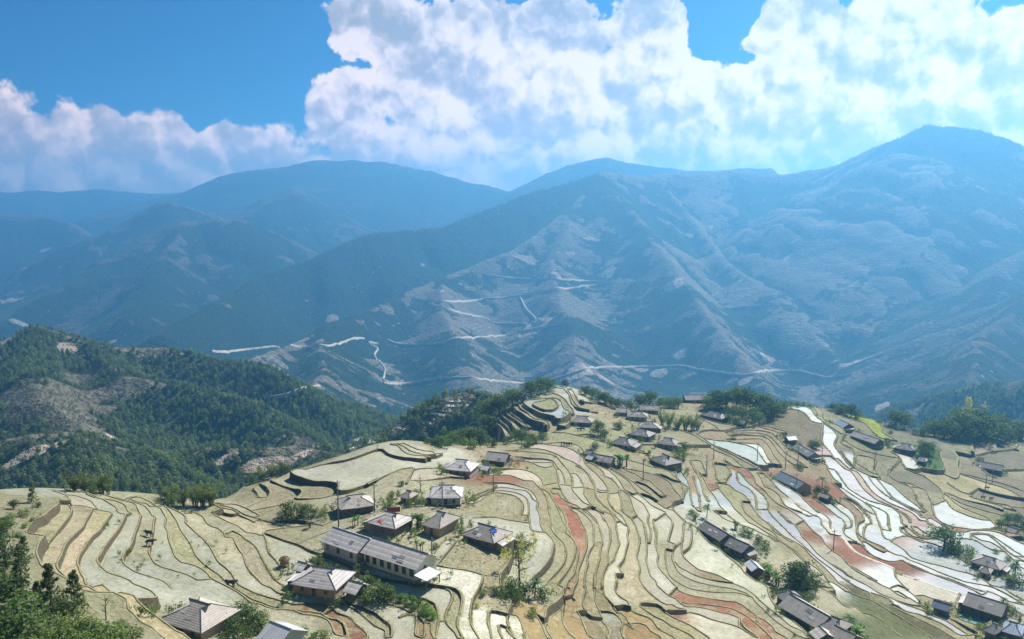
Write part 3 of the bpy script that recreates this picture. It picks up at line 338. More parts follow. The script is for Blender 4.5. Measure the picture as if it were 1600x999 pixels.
3 189.4,320.5 183.7,322.9 180.4,314.4 174.1,303.6 168.9,293.0 164.8,288.4 162.7,292.8
3 211.3,362.4 213.5,357.1 204.8,346.7 194.7,328.4 195.1,327.8
1 193.8,326.8 192.0,326.8 187.3,315.5 186.4,308.0 185.7,301.1 188.0,300.5
1 194.7,328.4 193.8,326.8 203.7,334.5 210.9,340.4 224.7,348.9 226.9,348.7 225.7,349.4
3 213.5,357.1 219.7,355.0 210.3,340.1 210.5,340.0
3 229.0,370.0 230.8,365.7 227.8,356.4 225.8,349.4 225.7,348.7
3 237.4,373.5 238.5,370.9 235.2,362.4 226.3,350.8 226.2,350.8
1 186.2,306.7 197.8,311.7 206.3,315.5 223.7,323.1
1 173.3,322.7 174.2,318.2 169.6,307.0 166.6,299.5 162.7,292.8 159.8,292.0 153.9,293.8
1 159.1,282.2 158.7,282.2 158.8,278.4 158.7,274.5 159.7,272.4 162.3,273.9 169.3,280.9 169.8,279.4
1 152.0,270.8 151.4,271.5 150.0,265.6 147.7,256.4 147.4,250.8 148.9,246.2 150.2,241.8 148.0,238.1
1 150.7,268.3 150.3,268.4 150.5,262.3 151.0,258.1 152.9,255.5 155.2,252.3 158.2,250.3 168.2,240.3
1 151.2,271.0 151.9,270.9 155.3,264.7 158.5,262.7 161.6,260.7 163.6,257.3 166.8,262.2
1 158.6,282.2 159.0,282.3 159.5,274.8 161.0,270.5 164.4,267.8 168.9,265.5 175.9,265.0 183.6,263.1
1 172.4,300.1 179.6,295.8 183.3,294.3 186.6,291.8 189.6,286.5 195.0,280.0
1 170.2,295.7 176.5,288.3 179.7,285.7 181.5,282.5 182.2,278.8 181.4,274.8
1 161.0,270.5 159.6,269.1 163.7,264.2 169.9,260.1 170.3,265.4
1 168.8,280.4 169.8,279.5 174.1,276.4 182.1,274.7 182.2,278.8
1 146.2,261.9 143.7,254.2 141.2,246.7 142.0,242.8 143.5,239.3 145.1,237.6 148.0,238.1 146.3,231.8
1 136.1,249.8 132.1,241.8 129.5,234.9 129.2,230.5 130.5,228.1 133.1,227.5 135.8,226.9 141.0,228.5 146.3,231.8
1 136.1,249.8 138.6,251.9 143.9,256.6 144.5,256.4
1 123.9,233.1 125.4,232.8 124.0,228.3 124.7,225.8 126.5,223.7 129.1,223.0 132.0,223.8 134.7,225.9
1 124.9,231.0 124.5,231.2 122.9,226.6 123.1,222.7 122.9,218.8 124.8,215.9
1 125.3,232.8 126.9,233.3 127.4,230.0 128.0,225.4 127.5,223.4
1 134.7,225.9 140.0,226.8 143.0,225.6 144.3,221.4 145.5,217.8 150.6,214.4
1 141.0,228.5 143.6,228.6 147.2,226.4 149.8,224.6 143.8,222.8
1 114.4,222.3 113.3,222.3 112.0,218.1 112.5,215.3 114.7,214.1 119.1,215.3 119.9,216.8
1 113.8,224.5 114.2,223.2 114.4,220.2 114.4,215.9 116.1,214.5
1 117.6,223.0 116.3,223.9 114.9,219.1 115.8,216.3 116.9,214.7
1 116.1,223.5 117.6,223.0 117.8,218.7 119.9,216.7 119.1,215.2
1 112.9,220.7 111.7,221.1 110.2,216.9 111.0,214.2 112.6,209.9 113.8,211.0
1 122.6,249.4 121.7,249.1 122.9,245.8 123.7,240.9 124.5,236.8 123.9,233.1 125.4,232.6
1 116.4,238.4 116.9,238.9 118.5,236.7 119.6,233.7 118.4,229.2 117.3,226.8 118.0,227.9
1 137.6,270.0 137.7,270.4 137.4,265.0 134.1,256.1 130.2,244.2 129.5,240.8 128.1,241.0
1 138.5,284.2 138.3,284.3 144.2,292.2 148.9,297.9 148.7,298.1
1 135.9,278.1 135.4,278.1 136.4,273.8 137.3,270.1 143.1,268.2 138.8,256.1 136.1,249.8
1 150.8,284.5 150.8,278.5 150.0,270.0 146.2,261.9
1 147.7,291.6 146.7,289.5 149.8,284.8 150.8,284.5
1 103.1,208.6 102.4,207.1 103.0,204.5 103.4,200.7 103.0,196.8 105.7,194.4 108.8,192.6 111.0,190.4 113.1,189.3 114.4,186.9 115.0,184.3 114.7,182.2
1 103.1,208.6 105.4,211.4 110.0,214.1 112.6,212.2 115.3,209.3 117.0,206.1 116.6,201.3 117.4,198.0 118.3,194.3
1 98.8,192.3 99.3,192.4 101.5,189.1 103.0,186.5 105.7,184.6 107.5,181.9 109.5,178.7 111.8,176.0 112.7,172.7 115.4,172.4
1 93.5,185.6 93.3,186.0 91.2,181.2 90.9,178.1 90.9,174.4 91.1,172.5
1 86.3,173.9 86.6,174.4 89.5,176.4 90.7,175.2 91.1,172.5 91.0,168.5 90.2,167.8
1 103.3,175.1 100.6,171.4 98.2,168.3 98.3,165.4
1 84.0,169.0 84.1,169.2 85.6,167.9 87.2,167.0 90.0,166.7 90.7,167.4
1 86.5,173.1 88.1,173.4 89.0,170.6 89.9,168.2 91.1,167.0 90.0,166.7
1 86.2,173.8 86.4,173.9 86.9,171.4 87.9,169.9 89.2,170.3
1 91.1,172.5 93.8,173.2 95.0,171.9 96.0,171.3 98.9,169.1
1 129.3,216.2 129.7,217.2 132.5,221.2 132.7,217.3 134.7,215.9 134.8,210.9 133.5,205.1 132.2,199.5 131.5,195.9 136.0,192.8
1 132.5,221.1 132.9,221.9 137.7,222.6 137.5,217.3 136.3,210.7 135.8,206.3 136.3,203.4 133.2,204.1
1 133.5,222.0 133.4,222.7 138.5,223.5 139.0,217.1 138.6,210.7 138.6,207.0 135.9,207.3
1 122.9,218.8 124.7,215.9 128.1,216.8 130.0,216.0 130.6,213.0 130.8,209.3 134.3,208.5
1 114.7,182.2 116.8,181.0 116.9,176.3 117.3,173.8 115.4,174.0
1 84.2,169.2 84.1,169.0 85.3,166.9 87.3,165.7 89.2,164.4 90.5,162.0 92.1,160.3 92.7,157.5 93.4,154.3 93.9,152.2 95.3,154.4
1 83.2,167.2 82.8,166.3 84.0,165.0 84.9,163.1 87.3,162.3 88.6,160.4 89.9,158.7 90.5,156.0 90.9,152.4 93.7,153.1
1 83.3,165.8 81.9,164.5 83.4,161.8 84.9,159.5 86.3,157.2 87.6,154.4 88.1,151.6 88.7,149.0
1 79.7,159.7 79.4,159.2 80.7,157.3 81.5,154.8 82.2,152.8 82.8,150.5 83.3,147.9
1 75.0,150.7 75.4,150.8 74.9,146.4 76.1,144.2
1 90.0,166.7 90.3,165.4 93.1,164.0 93.9,160.9 94.6,157.6 95.3,154.4 93.4,153.9
1 97.0,165.4 98.3,165.5 99.9,163.8 101.7,160.7 98.9,158.2 97.5,158.2 96.1,160.2 95.8,162.3 97.0,165.4
1 112.7,172.7 111.2,170.3 111.0,167.0 111.1,164.3 115.0,161.7
1 101.6,160.7 105.4,162.7 104.2,159.0 105.4,156.4 105.3,149.6
1 66.8,172.0 66.9,168.9 67.6,166.7 68.7,165.2 69.0,162.4 66.4,161.2
1 69.0,163.3 64.6,162.7 66.4,161.3 67.6,158.8 68.2,155.5 71.0,157.2 71.8,154.9 73.2,154.8
1 71.7,154.9 73.1,154.8 74.5,153.2 75.1,150.2 75.4,150.1
1 77.6,163.6 80.1,169.5 81.9,168.5 83.2,167.2 82.7,166.3
1 17.4,257.8 28.3,247.6 31.6,246.2 34.5,241.9 38.1,241.7 42.4,242.1
1 34.7,229.0 33.6,230.1 36.1,228.6 39.7,226.4 43.0,225.8 45.4,225.3 46.8,220.1 46.4,220.0
1 54.0,285.7 57.0,285.2 59.5,282.0 61.5,277.9
1 40.3,249.7 36.7,250.4 45.6,254.9 53.9,257.6 67.0,263.1
1 41.2,252.6 40.9,253.1 39.6,246.5 42.4,242.1
1 -13.2,128.6 -13.6,128.5 -10.7,127.7 -8.3,127.6 -5.9,127.1 -4.8,126.7 -5.0,123.9 -5.6,121.4 -6.2,118.5 -6.3,115.3 -6.0,112.3 -5.2,110.2 -4.7,108.9 -4.2,107.6
1 -13.7,131.8 -12.0,138.0 -9.9,138.1 -7.9,138.3 -5.9,137.2 -3.4,138.3 -1.1,137.9 1.0,138.1 -0.0,137.9
1 0.0,138.1 0.0,137.9 -0.1,135.3 -0.8,131.8 -1.7,127.7 -1.9,127.7
1 -13.7,131.8 -13.2,128.5 -13.2,128.3
1 -10.0,138.1 -10.0,137.7 -11.4,132.3 -12.5,128.5 -12.6,128.2
1 -22.6,158.9 -22.4,157.0 -17.7,158.3 -14.3,158.9 -10.1,160.3 -7.7,165.5 -4.2,171.2 -4.6,171.4
1 -22.1,157.0 -22.6,158.8 -17.8,159.4 -14.4,160.1 -10.2,161.6 -7.8,166.9 -4.3,173.0 -4.0,172.2
4 -94.1,108.1 -95.4,128.1 -91.1,137.8 -88.3,144.4 -76.6,154.0 -62.1,163.1 -62.4,179.7 -58.8,182.6 -52.5,184.7 -47.3,185.8 -40.7,188.5 -33.9,196.3 -29.0,202.1 -23.7,203.4 -18.1,202.4 -9.1,302.7 -1.2,303.8 5.9,302.9 13.6,315.1 19.7,331.6 26.2,333.2 34.0,326.1 41.9,321.0 53.6,329.1 71.9,339.5 85.1,347.9 107.7,347.8 118.7,346.6 130.7,356.4 141.1,364.7 149.5,366.6 161.9,360.5 173.3,355.9 180.5,349.7 199.0,357.1 247.8,378.0 278.4,377.1
4 -52.4,71.6 -50.7,72.8 -49.1,74.0 -47.5,75.6 -46.2,77.7 -45.2,80.5 -44.2,83.9 -43.3,87.8 -42.1,91.7 -40.4,95.1 -38.4,98.2 -36.0,100.9 -33.3,103.2 -30.3,105.0 -27.1,106.1 -23.6,106.6 -19.9,106.7 -16.3,106.5 -12.7,106.4 -9.1,106.6 -5.5,107.2 -1.8,108.4 1.9,110.5 5.8,113.7 10.1,118.6 14.6,122.4 19.0,124.1 23.4,125.2 27.8,126.0 32.3,126.7 36.8,127.5 41.4,128.2 46.1,129.1 50.9,130.1 55.9,131.5 61.4,133.8 67.9,137.8 75.9,144.1 82.9,147.8 88.7,149.1 94.0,149.6 99.2,149.6 104.2,149.6 109.3,149.6
4 109.3,149.6 112.8,158.5 123.4,174.2 136.1,193.0 151.2,215.4 173.5,248.2 195.9,281.6 219.1,316.3 241.2,349.3 255.2,370.1 255.4,377.8
"""
SEEDS="d,-70.7,121.7 d,-67.3,119.0 d,-77.8,138.9 d,-71.4,141.0 d,-66.2,118.5 g,-77.9,133.9 g,-71.5,131.8 m,-66.8,130.2 m,-66.4,133.9 m,-76.7,139.7 m,-74.5,141.3 m,-58.3,110.4 m,-59.8,110.9 m,-55.6,112.7 m,-56.0,122.8 m,-51.4,122.0 d,-46.1,93.8 d,-49.1,101.3 g,-49.2,123.4 g,-45.6,96.0 m,-67.4,138.1 m,-68.0,142.7 m,-61.6,134.2 m,-53.8,133.6 d,-70.1,142.7 d,-64.9,136.5 d,-55.3,141.7 d,-64.8,153.8 d,-57.1,153.0 d,-55.5,155.8 g,-57.3,133.3 g,-49.0,138.8 m,-40.1,128.1 m,-38.5,135.1 d,-43.8,133.5 d,-42.9,151.3 d,-46.5,149.6 d,-41.1,128.8 d,-40.7,123.6 d,-29.9,109.9 m,-38.5,120.2 m,-22.7,113.6 g,-35.6,117.0 g,-31.1,119.9 r,-30.3,116.7 r,-33.5,114.9 r,-27.5,115.4 r,-24.3,112.1 r,-30.5,114.8 m,-15.0,121.1 m,-10.1,110.5 m,-15.2,111.7 g,-8.7,114.7 g,-12.2,114.4 r,-12.3,110.0 c,-6.9,119.6 t,-61.4,179.5 t,-59.0,172.5 t,-42.6,167.0 d,-54.2,172.1 d,-52.0,177.5 d,-46.9,173.0 m,-38.2,176.6 d,-26.0,174.1 d,-17.9,178.1 m,-30.0,181.8 m,-28.5,191.7 m,-25.4,191.8 m,-22.8,195.8 m,-20.1,180.5 g,13.8,290.8 g,20.5,297.4 g,21.2,265.2 g,20.0,250.8 w,18.2,292.4 w,6.4,295.2 w,22.5,304.2 w,20.9,325.1 m,26.5,321.6 m,29.7,318.4 t,30.9,306.5 t,34.5,309.0 d,3.6,295.2 d,0.7,297.8 d,-1.5,298.3 d,-3.4,299.2 d,-5.0,299.3 d,-6.7,300.1 m,0.9,191.1 m,-1.1,178.7 m,-0.1,171.0 m,9.4,211.0 m,11.5,196.0 m,21.9,197.5 m,13.0,198.8 r,-3.1,183.7 r,3.1,203.0 r,11.2,173.9 t,3.3,214.7 t,7.2,169.3 t,5.9,178.8 t,6.3,168.6 g,3.4,218.7 g,5.3,201.2 g,10.9,184.7 g,8.9,170.1 s,-2.8,162.1 b,4.6,161.0 d,18.3,201.0 d,15.7,209.4 d,10.3,215.8 b,4.7,155.5 t,7.3,164.0 g,7.4,151.0 g,11.4,148.7 g,9.4,156.9 r,12.7,155.6 r,14.2,152.9 d,16.0,160.9 d,18.3,163.2 d,9.4,141.3 d,21.9,168.8 m,0.8,150.5 m,19.9,169.2 m,24.0,167.5 r,11.0,136.4 o,10.5,127.0 o,6.8,123.4 o,19.0,131.9 o,20.1,128.5 t,13.4,127.4 t,17.1,128.8 t,12.1,129.0 m,16.8,131.5 g,13.6,132.8 g,15.9,137.0 m,22.4,196.5 m,15.7,184.7 m,42.5,193.0 m,28.8,177.1 m,34.1,177.2 m,41.9,177.2 m,30.8,175.0 g,26.3,200.2 g,27.8,187.4 g,21.4,185.2 g,18.4,185.7 t,34.7,205.0 t,39.5,206.5 t,43.7,205.0 t,51.2,229.4 t,32.2,210.3 b,49.0,222.5 b,52.4,219.2 b,46.4,202.0 b,48.2,202.1 r,50.6,217.8 m,40.9,166.2 m,25.9,149.6 m,29.2,155.8 m,35.8,159.2 w,37.2,157.6 t,38.7,156.7 d,23.0,144.2 d,32.2,163.5 d,26.1,164.9 d,33.1,154.6 r,34.9,141.5 r,39.6,141.5 r,29.4,136.3 r,43.5,133.7 m,37.5,139.4 m,33.2,134.4 m,26.7,144.2 m,36.4,155.5 o,24.9,129.6 g,26.6,131.4 d,40.5,151.3 d,36.0,146.5 w,76.4,266.6 w,125.4,349.0 t,75.4,285.7 t,89.1,289.8 t,89.8,282.0 t,95.5,280.7 t,68.0,256.5 t,92.2,343.8 t,98.2,270.7 k,115.4,325.5 k,67.2,264.7 k,74.5,254.9 g,71.6,249.2 g,60.0,235.2 r,50.9,221.8 r,57.1,223.2 r,71.4,239.2 r,88.7,229.4 b,52.8,219.6 b,53.3,211.6 b,57.2,209.7 b,66.5,234.6 b,68.2,221.1 b,71.4,228.7 b,71.5,221.0 b,82.3,228.9 b,72.2,206.3 b,68.5,205.5 w,48.3,201.0 g,59.6,218.8 g,74.1,215.5 g,63.4,219.8 t,75.3,223.0 k,77.8,234.5 m,76.3,208.4 m,57.5,198.3 b,71.7,205.6 b,81.8,205.1 b,82.3,222.6 b,93.1,222.1 b,71.4,183.3 b,71.7,176.3 r,76.6,199.6 r,85.5,200.4 r,84.0,186.4 r,90.8,190.0 r,89.1,196.8 r,88.6,226.3 w,86.3,182.3 w,82.8,214.1 w,89.5,210.3 w,96.3,219.1 w,99.9,215.3 w,108.1,225.4 w,111.0,223.4 w,87.4,213.6 m,77.0,187.3 m,78.9,179.2 g,68.1,185.5 g,71.5,175.7 w,107.4,253.0 w,113.9,259.2 w,124.0,262.7 w,125.9,254.6 w,123.6,270.9 w,125.9,293.8 w,112.8,276.6 b,115.8,281.9 v,118.1,265.0 w,126.9,312.1 k,126.2,297.8 k,132.6,292.5 k,121.6,333.8 k,166.8,345.1 y,159.9,355.0 y,155.2,327.9 g,138.1,309.0 w,152.8,298.0 v,153.5,306.2 n,166.8,304.2 k,173.2,305.5 k,207.8,344.7 k,209.2,328.7 k,223.0,354.1 k,145.0,282.0 k,135.8,256.2 k,164.4,270.3 k,170.3,270.1 g,165.3,282.4 g,149.8,257.5 g,149.9,250.3 w,138.9,240.6 w,116.5,232.5 w,124.2,218.5 w,123.1,224.7 r,146.1,224.6 b,110.8,202.1 v,105.7,210.1 r,94.7,188.9 m,92.7,175.0 w,101.4,180.4 w,133.7,218.2 w,135.3,209.2 w,104.2,181.8 p,98.4,161.2 e,80.0,156.7 e,83.6,156.9 e,82.5,161.9 e,86.1,154.9 e,75.1,148.4 m,107.7,162.4 e,73.6,160.3 e,76.8,159.3 e,72.1,148.1 d,64.6,155.9 w,71.5,166.3 m,69.0,164.7 m,69.5,170.6 s,-6.1,131.9 m,-12.1,133.5 d,-16.4,139.5 c,-10.6,124.6 c,-6.8,112.8 m,-16.1,159.2"
HOUSES=[
('farmhouse','hip',-47.6,101.6,-40.4,98.1,65.53,7.22,1.73,'slate','earth','large grey hip roofed farmhouse by itself below the grazing buffaloes'),
('school_block','gable',-33.3,133.3,-26.1,128.2,60.68,6.08,2.16,'pale','plaster','pale roofed plaster block at the upper end of the long schoolhouse'),
('schoolhouse','gable',-25.4,128.5,-15.4,121.8,60.61,6.08,2.30,'grey','cream','long cream schoolhouse with a row of dark windows beside the concrete yard'),
('farmhouse','hip',-35.0,119.7,-27.2,117.4,59.83,6.84,1.73,'tile','earth','tile striped hip roofed house just below the schoolhouse'),
('shed','gable',-36.0,125.1,-34.4,124.3,60.38,3.04,1.44,'grey','wood','tiny dark shed beside the orange haystack'),
('shed','gable',-26.4,118.6,-24.3,117.5,59.35,3.80,1.44,'grey','wood','small grey annex at the corner of the tile striped house'),
('farmhouse','gable',-34.2,99.4,-30.9,97.3,62.27,6.08,1.87,'metal','plaster','white metal roof house cut off by the bottom edge of the photo'),
('farmhouse','hip',-33.7,151.1,-27.1,153.6,60.43,6.08,1.58,'slate','wood','dull grey house under the crest field beside a utility pole'),
('farmhouse','hip',-26.7,141.5,-21.0,138.3,61.58,6.08,1.73,'grey','wood','farmhouse with red cloths drying on its front roof slope'),
('farmhouse','hip',-16.7,141.0,-13.1,138.8,61.72,6.84,1.87,'slate','earth','cross roofed farmhouse between the red cloth house and the blue tarp house'),
('farmhouse','hip',-9.4,139.3,-3.2,135.1,60.79,6.08,1.73,'slate','wood','long grey farmhouse with a blue tarp on its roof'),
('shed','gable',-2.0,139.4,-0.8,138.0,59.56,3.04,1.37,'grey','wood','little grey shed at the right end of the blue tarp house'),
('farmhouse','hip',-16.9,157.6,-10.2,157.6,60.39,6.46,1.87,'pale','plaster','broad pale grey hip roofed house above the curved village path'),
('barn','hip',-23.4,158.7,-20.9,157.4,60.77,3.80,1.30,'slate','earth','low brown barn at the left of the broad pale house'),
('farmhouse','hip',-16.1,181.8,-9.6,179.7,58.63,6.46,1.58,'pale','earth','bright pale roofed house below the tan crest field'),
('farmhouse','gable',-7.1,197.9,-1.8,196.0,55.71,5.32,1.58,'slate','wood','grey farmhouse under the wooded gully left of the curved terraces'),
('shed','gable',-7.8,188.8,-6.1,187.9,56.72,3.04,1.30,'metal','plaster','white shed between the pale roofed house and the grey farmhouse'),
('farmhouse','hip',20.3,274.8,28.0,272.8,46.26,6.08,1.58,'slate','wood','lone farmhouse at the foot of the terraced knoll'),
('farmhouse','gable',22.1,219.4,27.4,216.4,49.75,4.56,1.44,'slate','earth','long low house with a white shed joined at its left end'),
('shed','gable',20.6,218.7,22.1,217.3,50.38,3.04,1.58,'metal','wood','white roofed shed at the left end of the long low house'),
('shed','gable',20.8,224.4,22.5,223.5,50.08,3.04,1.58,'dark','wood','dark little shed behind the white roofed shed'),
('farmhouse','hip',30.6,245.0,36.8,241.4,46.69,6.08,1.66,'dark','earth','dark hip roofed house above the red muddy paddy'),
('farmhouse','hip',40.9,232.7,44.5,226.0,45.16,6.84,1.87,'dark','wood','blue grey house beside the village pond'),
('farmhouse','hip',47.0,254.5,52.7,251.3,43.71,5.70,1.58,'slate','earth','hip roofed house by the small green plot in the village'),
('farmhouse','hip',39.1,261.5,45.1,257.5,44.75,6.08,1.66,'dark','wood','dark house in the middle of the far hamlet above the pond'),
('farmhouse','hip',44.6,275.4,51.4,273.9,42.97,5.70,1.66,'slate','wood','slate house just behind the dark middle house of the hamlet'),
('farmhouse','hip',42.8,291.6,50.3,290.2,42.07,5.70,1.66,'slate','earth','grey house next to a pole in the back of the hamlet'),
('farmhouse','gable',39.4,298.8,44.0,297.5,42.24,4.56,1.58,'slate','wood','small house at the left of the rearmost hamlet roofs'),
('farmhouse','gable',50.4,309.5,57.8,308.2,40.42,5.32,1.58,'dark','wood','rearmost hamlet house against the dark trees'),
('farmhouse','hip',75.7,314.9,82.0,307.5,37.37,6.08,1.66,'dark','wood','dark roofed farmhouse left of the tree screened hut near the brown ridge field'),
('shed','gable',87.2,305.7,89.6,303.2,36.72,3.80,1.44,'slate','wood','hut half hidden by trees beside the dark ridge farmhouse'),
('farmhouse','gable',75.8,343.0,86.5,343.3,36.85,6.08,1.73,'dark','wood','dark roofed farmhouse on the skyline among ridge trees'),
('farmhouse','gable',102.3,285.5,104.2,274.2,33.11,5.32,1.73,'dark','earth','dark roofed house with a pale loft beside the white stream'),
('shed','gable',103.3,290.8,106.9,291.9,33.35,3.80,2.16,'metal','wood','pale roofed loft joined to the house beside the white stream'),
('farmhouse','gable',82.2,244.5,85.9,233.8,36.12,6.08,1.87,'teal','earth','blue green roofed house above the milky blue paddy'),
('shed','gable',91.9,232.5,93.7,229.8,33.98,3.04,1.44,'slate','wood','small open shed below the palm beside the blue green house'),
('farmhouse','gable',137.4,335.0,138.7,328.4,29.78,6.08,1.58,'bluemetal','wood','light blue metal roofed house below the yellow green plots'),
('farmhouse','gable',138.4,320.6,143.3,308.5,27.91,5.70,1.66,'slate','wood','long slate house below the yellow green plots'),
('farmhouse','hip',152.2,310.5,158.0,305.9,25.02,6.08,1.66,'dark','wood','slate house behind the small white and red paddy'),
('shed','hip',154.8,297.6,157.5,295.6,23.56,4.56,1.44,'dark','wood','small dark hut beside the fenced vegetable garden'),
('farmhouse','gable',186.1,308.5,191.6,303.8,18.38,6.08,1.66,'dark','wood','solitary slate house among the bare brown fields'),
('farmhouse','gable',43.9,182.6,47.2,174.7,44.85,4.94,1.73,'dark','wood','upper of two dark houses along the edge of the great white paddy'),
('farmhouse','gable',47.6,174.9,50.9,169.7,44.09,4.94,1.73,'dark','wood','lower of two dark houses along the edge of the great white paddy'),
('hut','gable',49.9,164.4,50.4,160.7,43.81,3.04,1.87,'metal','redwood','small red brown hut with a white roof beside the white paddy'),
('farmhouse','gable',50.7,144.5,54.9,136.0,44.56,6.08,1.87,'slate','wood','long farmhouse with a gleaming far roof slope under the dark tree'),
('farmhouse','hip',54.9,136.2,57.5,133.2,44.56,6.08,1.87,'slate','wood','grey extension at the lower end of the long gleaming farmhouse'),
('shed','gable',52.1,132.4,52.5,129.9,45.53,3.80,1.58,'grey','wood','small grey gabled shed in front of the long gleaming farmhouse'),
('farmhouse','hip',52.1,150.8,53.0,147.3,43.89,4.56,1.73,'dark','wood','dark hip roofed outbuilding at the upper end of the long gleaming farmhouse'),
('farmhouse','gable',54.4,130.9,56.6,127.6,45.41,5.32,1.87,'slate','wood','house cut off by the bottom edge below the long gleaming farmhouse'),
('farmhouse','hip',116.8,195.0,121.3,189.7,29.97,6.08,1.73,'slate','wood','slate house at the end of the reflecting pond'),
('shed','hip',115.0,188.5,117.0,186.6,30.55,3.80,1.58,'slate','earth','small hip roofed outhouse in front of the pond end house'),
('farmhouse','gable',98.0,164.9,103.1,159.5,33.24,6.46,2.02,'slate','wood','large dark farmhouse above the turquoise fish pond'),
('shed','gable',90.8,164.2,93.2,161.9,33.47,3.42,1.58,'blueslate','wood','bluish open shed left of the turquoise fish pond'),
('shed','hip',94.7,152.0,96.0,150.0,34.51,4.56,1.58,'dark','wood','dark little roof below the turquoise fish pond at the bottom edge'),
('farmhouse','hip',98.0,151.4,100.8,149.1,34.61,5.32,1.73,'bluemetal','wood','blue grey roof at the bottom right corner of the photo'),
('shed','gable',146.3,227.5,147.5,225.6,25.51,3.80,1.44,'slate','earth','small grey house under the trees at the far right edge')]
POLES=[(-33.0,146.4,9.3),(-14.0,155.2,6.0),(35.5,209.9,6.0),(81.7,259.1,6.0),(91.4,259.6,6.0),(86.8,236.3,6.0),(109.7,275.4,6.0),(131.5,281.8,6.0),(64.3,248.2,6.0),(-13.2,126.1,6.0),(80.0,190.6,6.0),(58.2,232.2,6.0),(43.1,294.9,6.0),(98.5,267.8,6.0),(179.3,289.3,6.0),(171.1,279.6,6.0),(-4.1,170.0,6.0),(-27.3,153.1,6.0)]
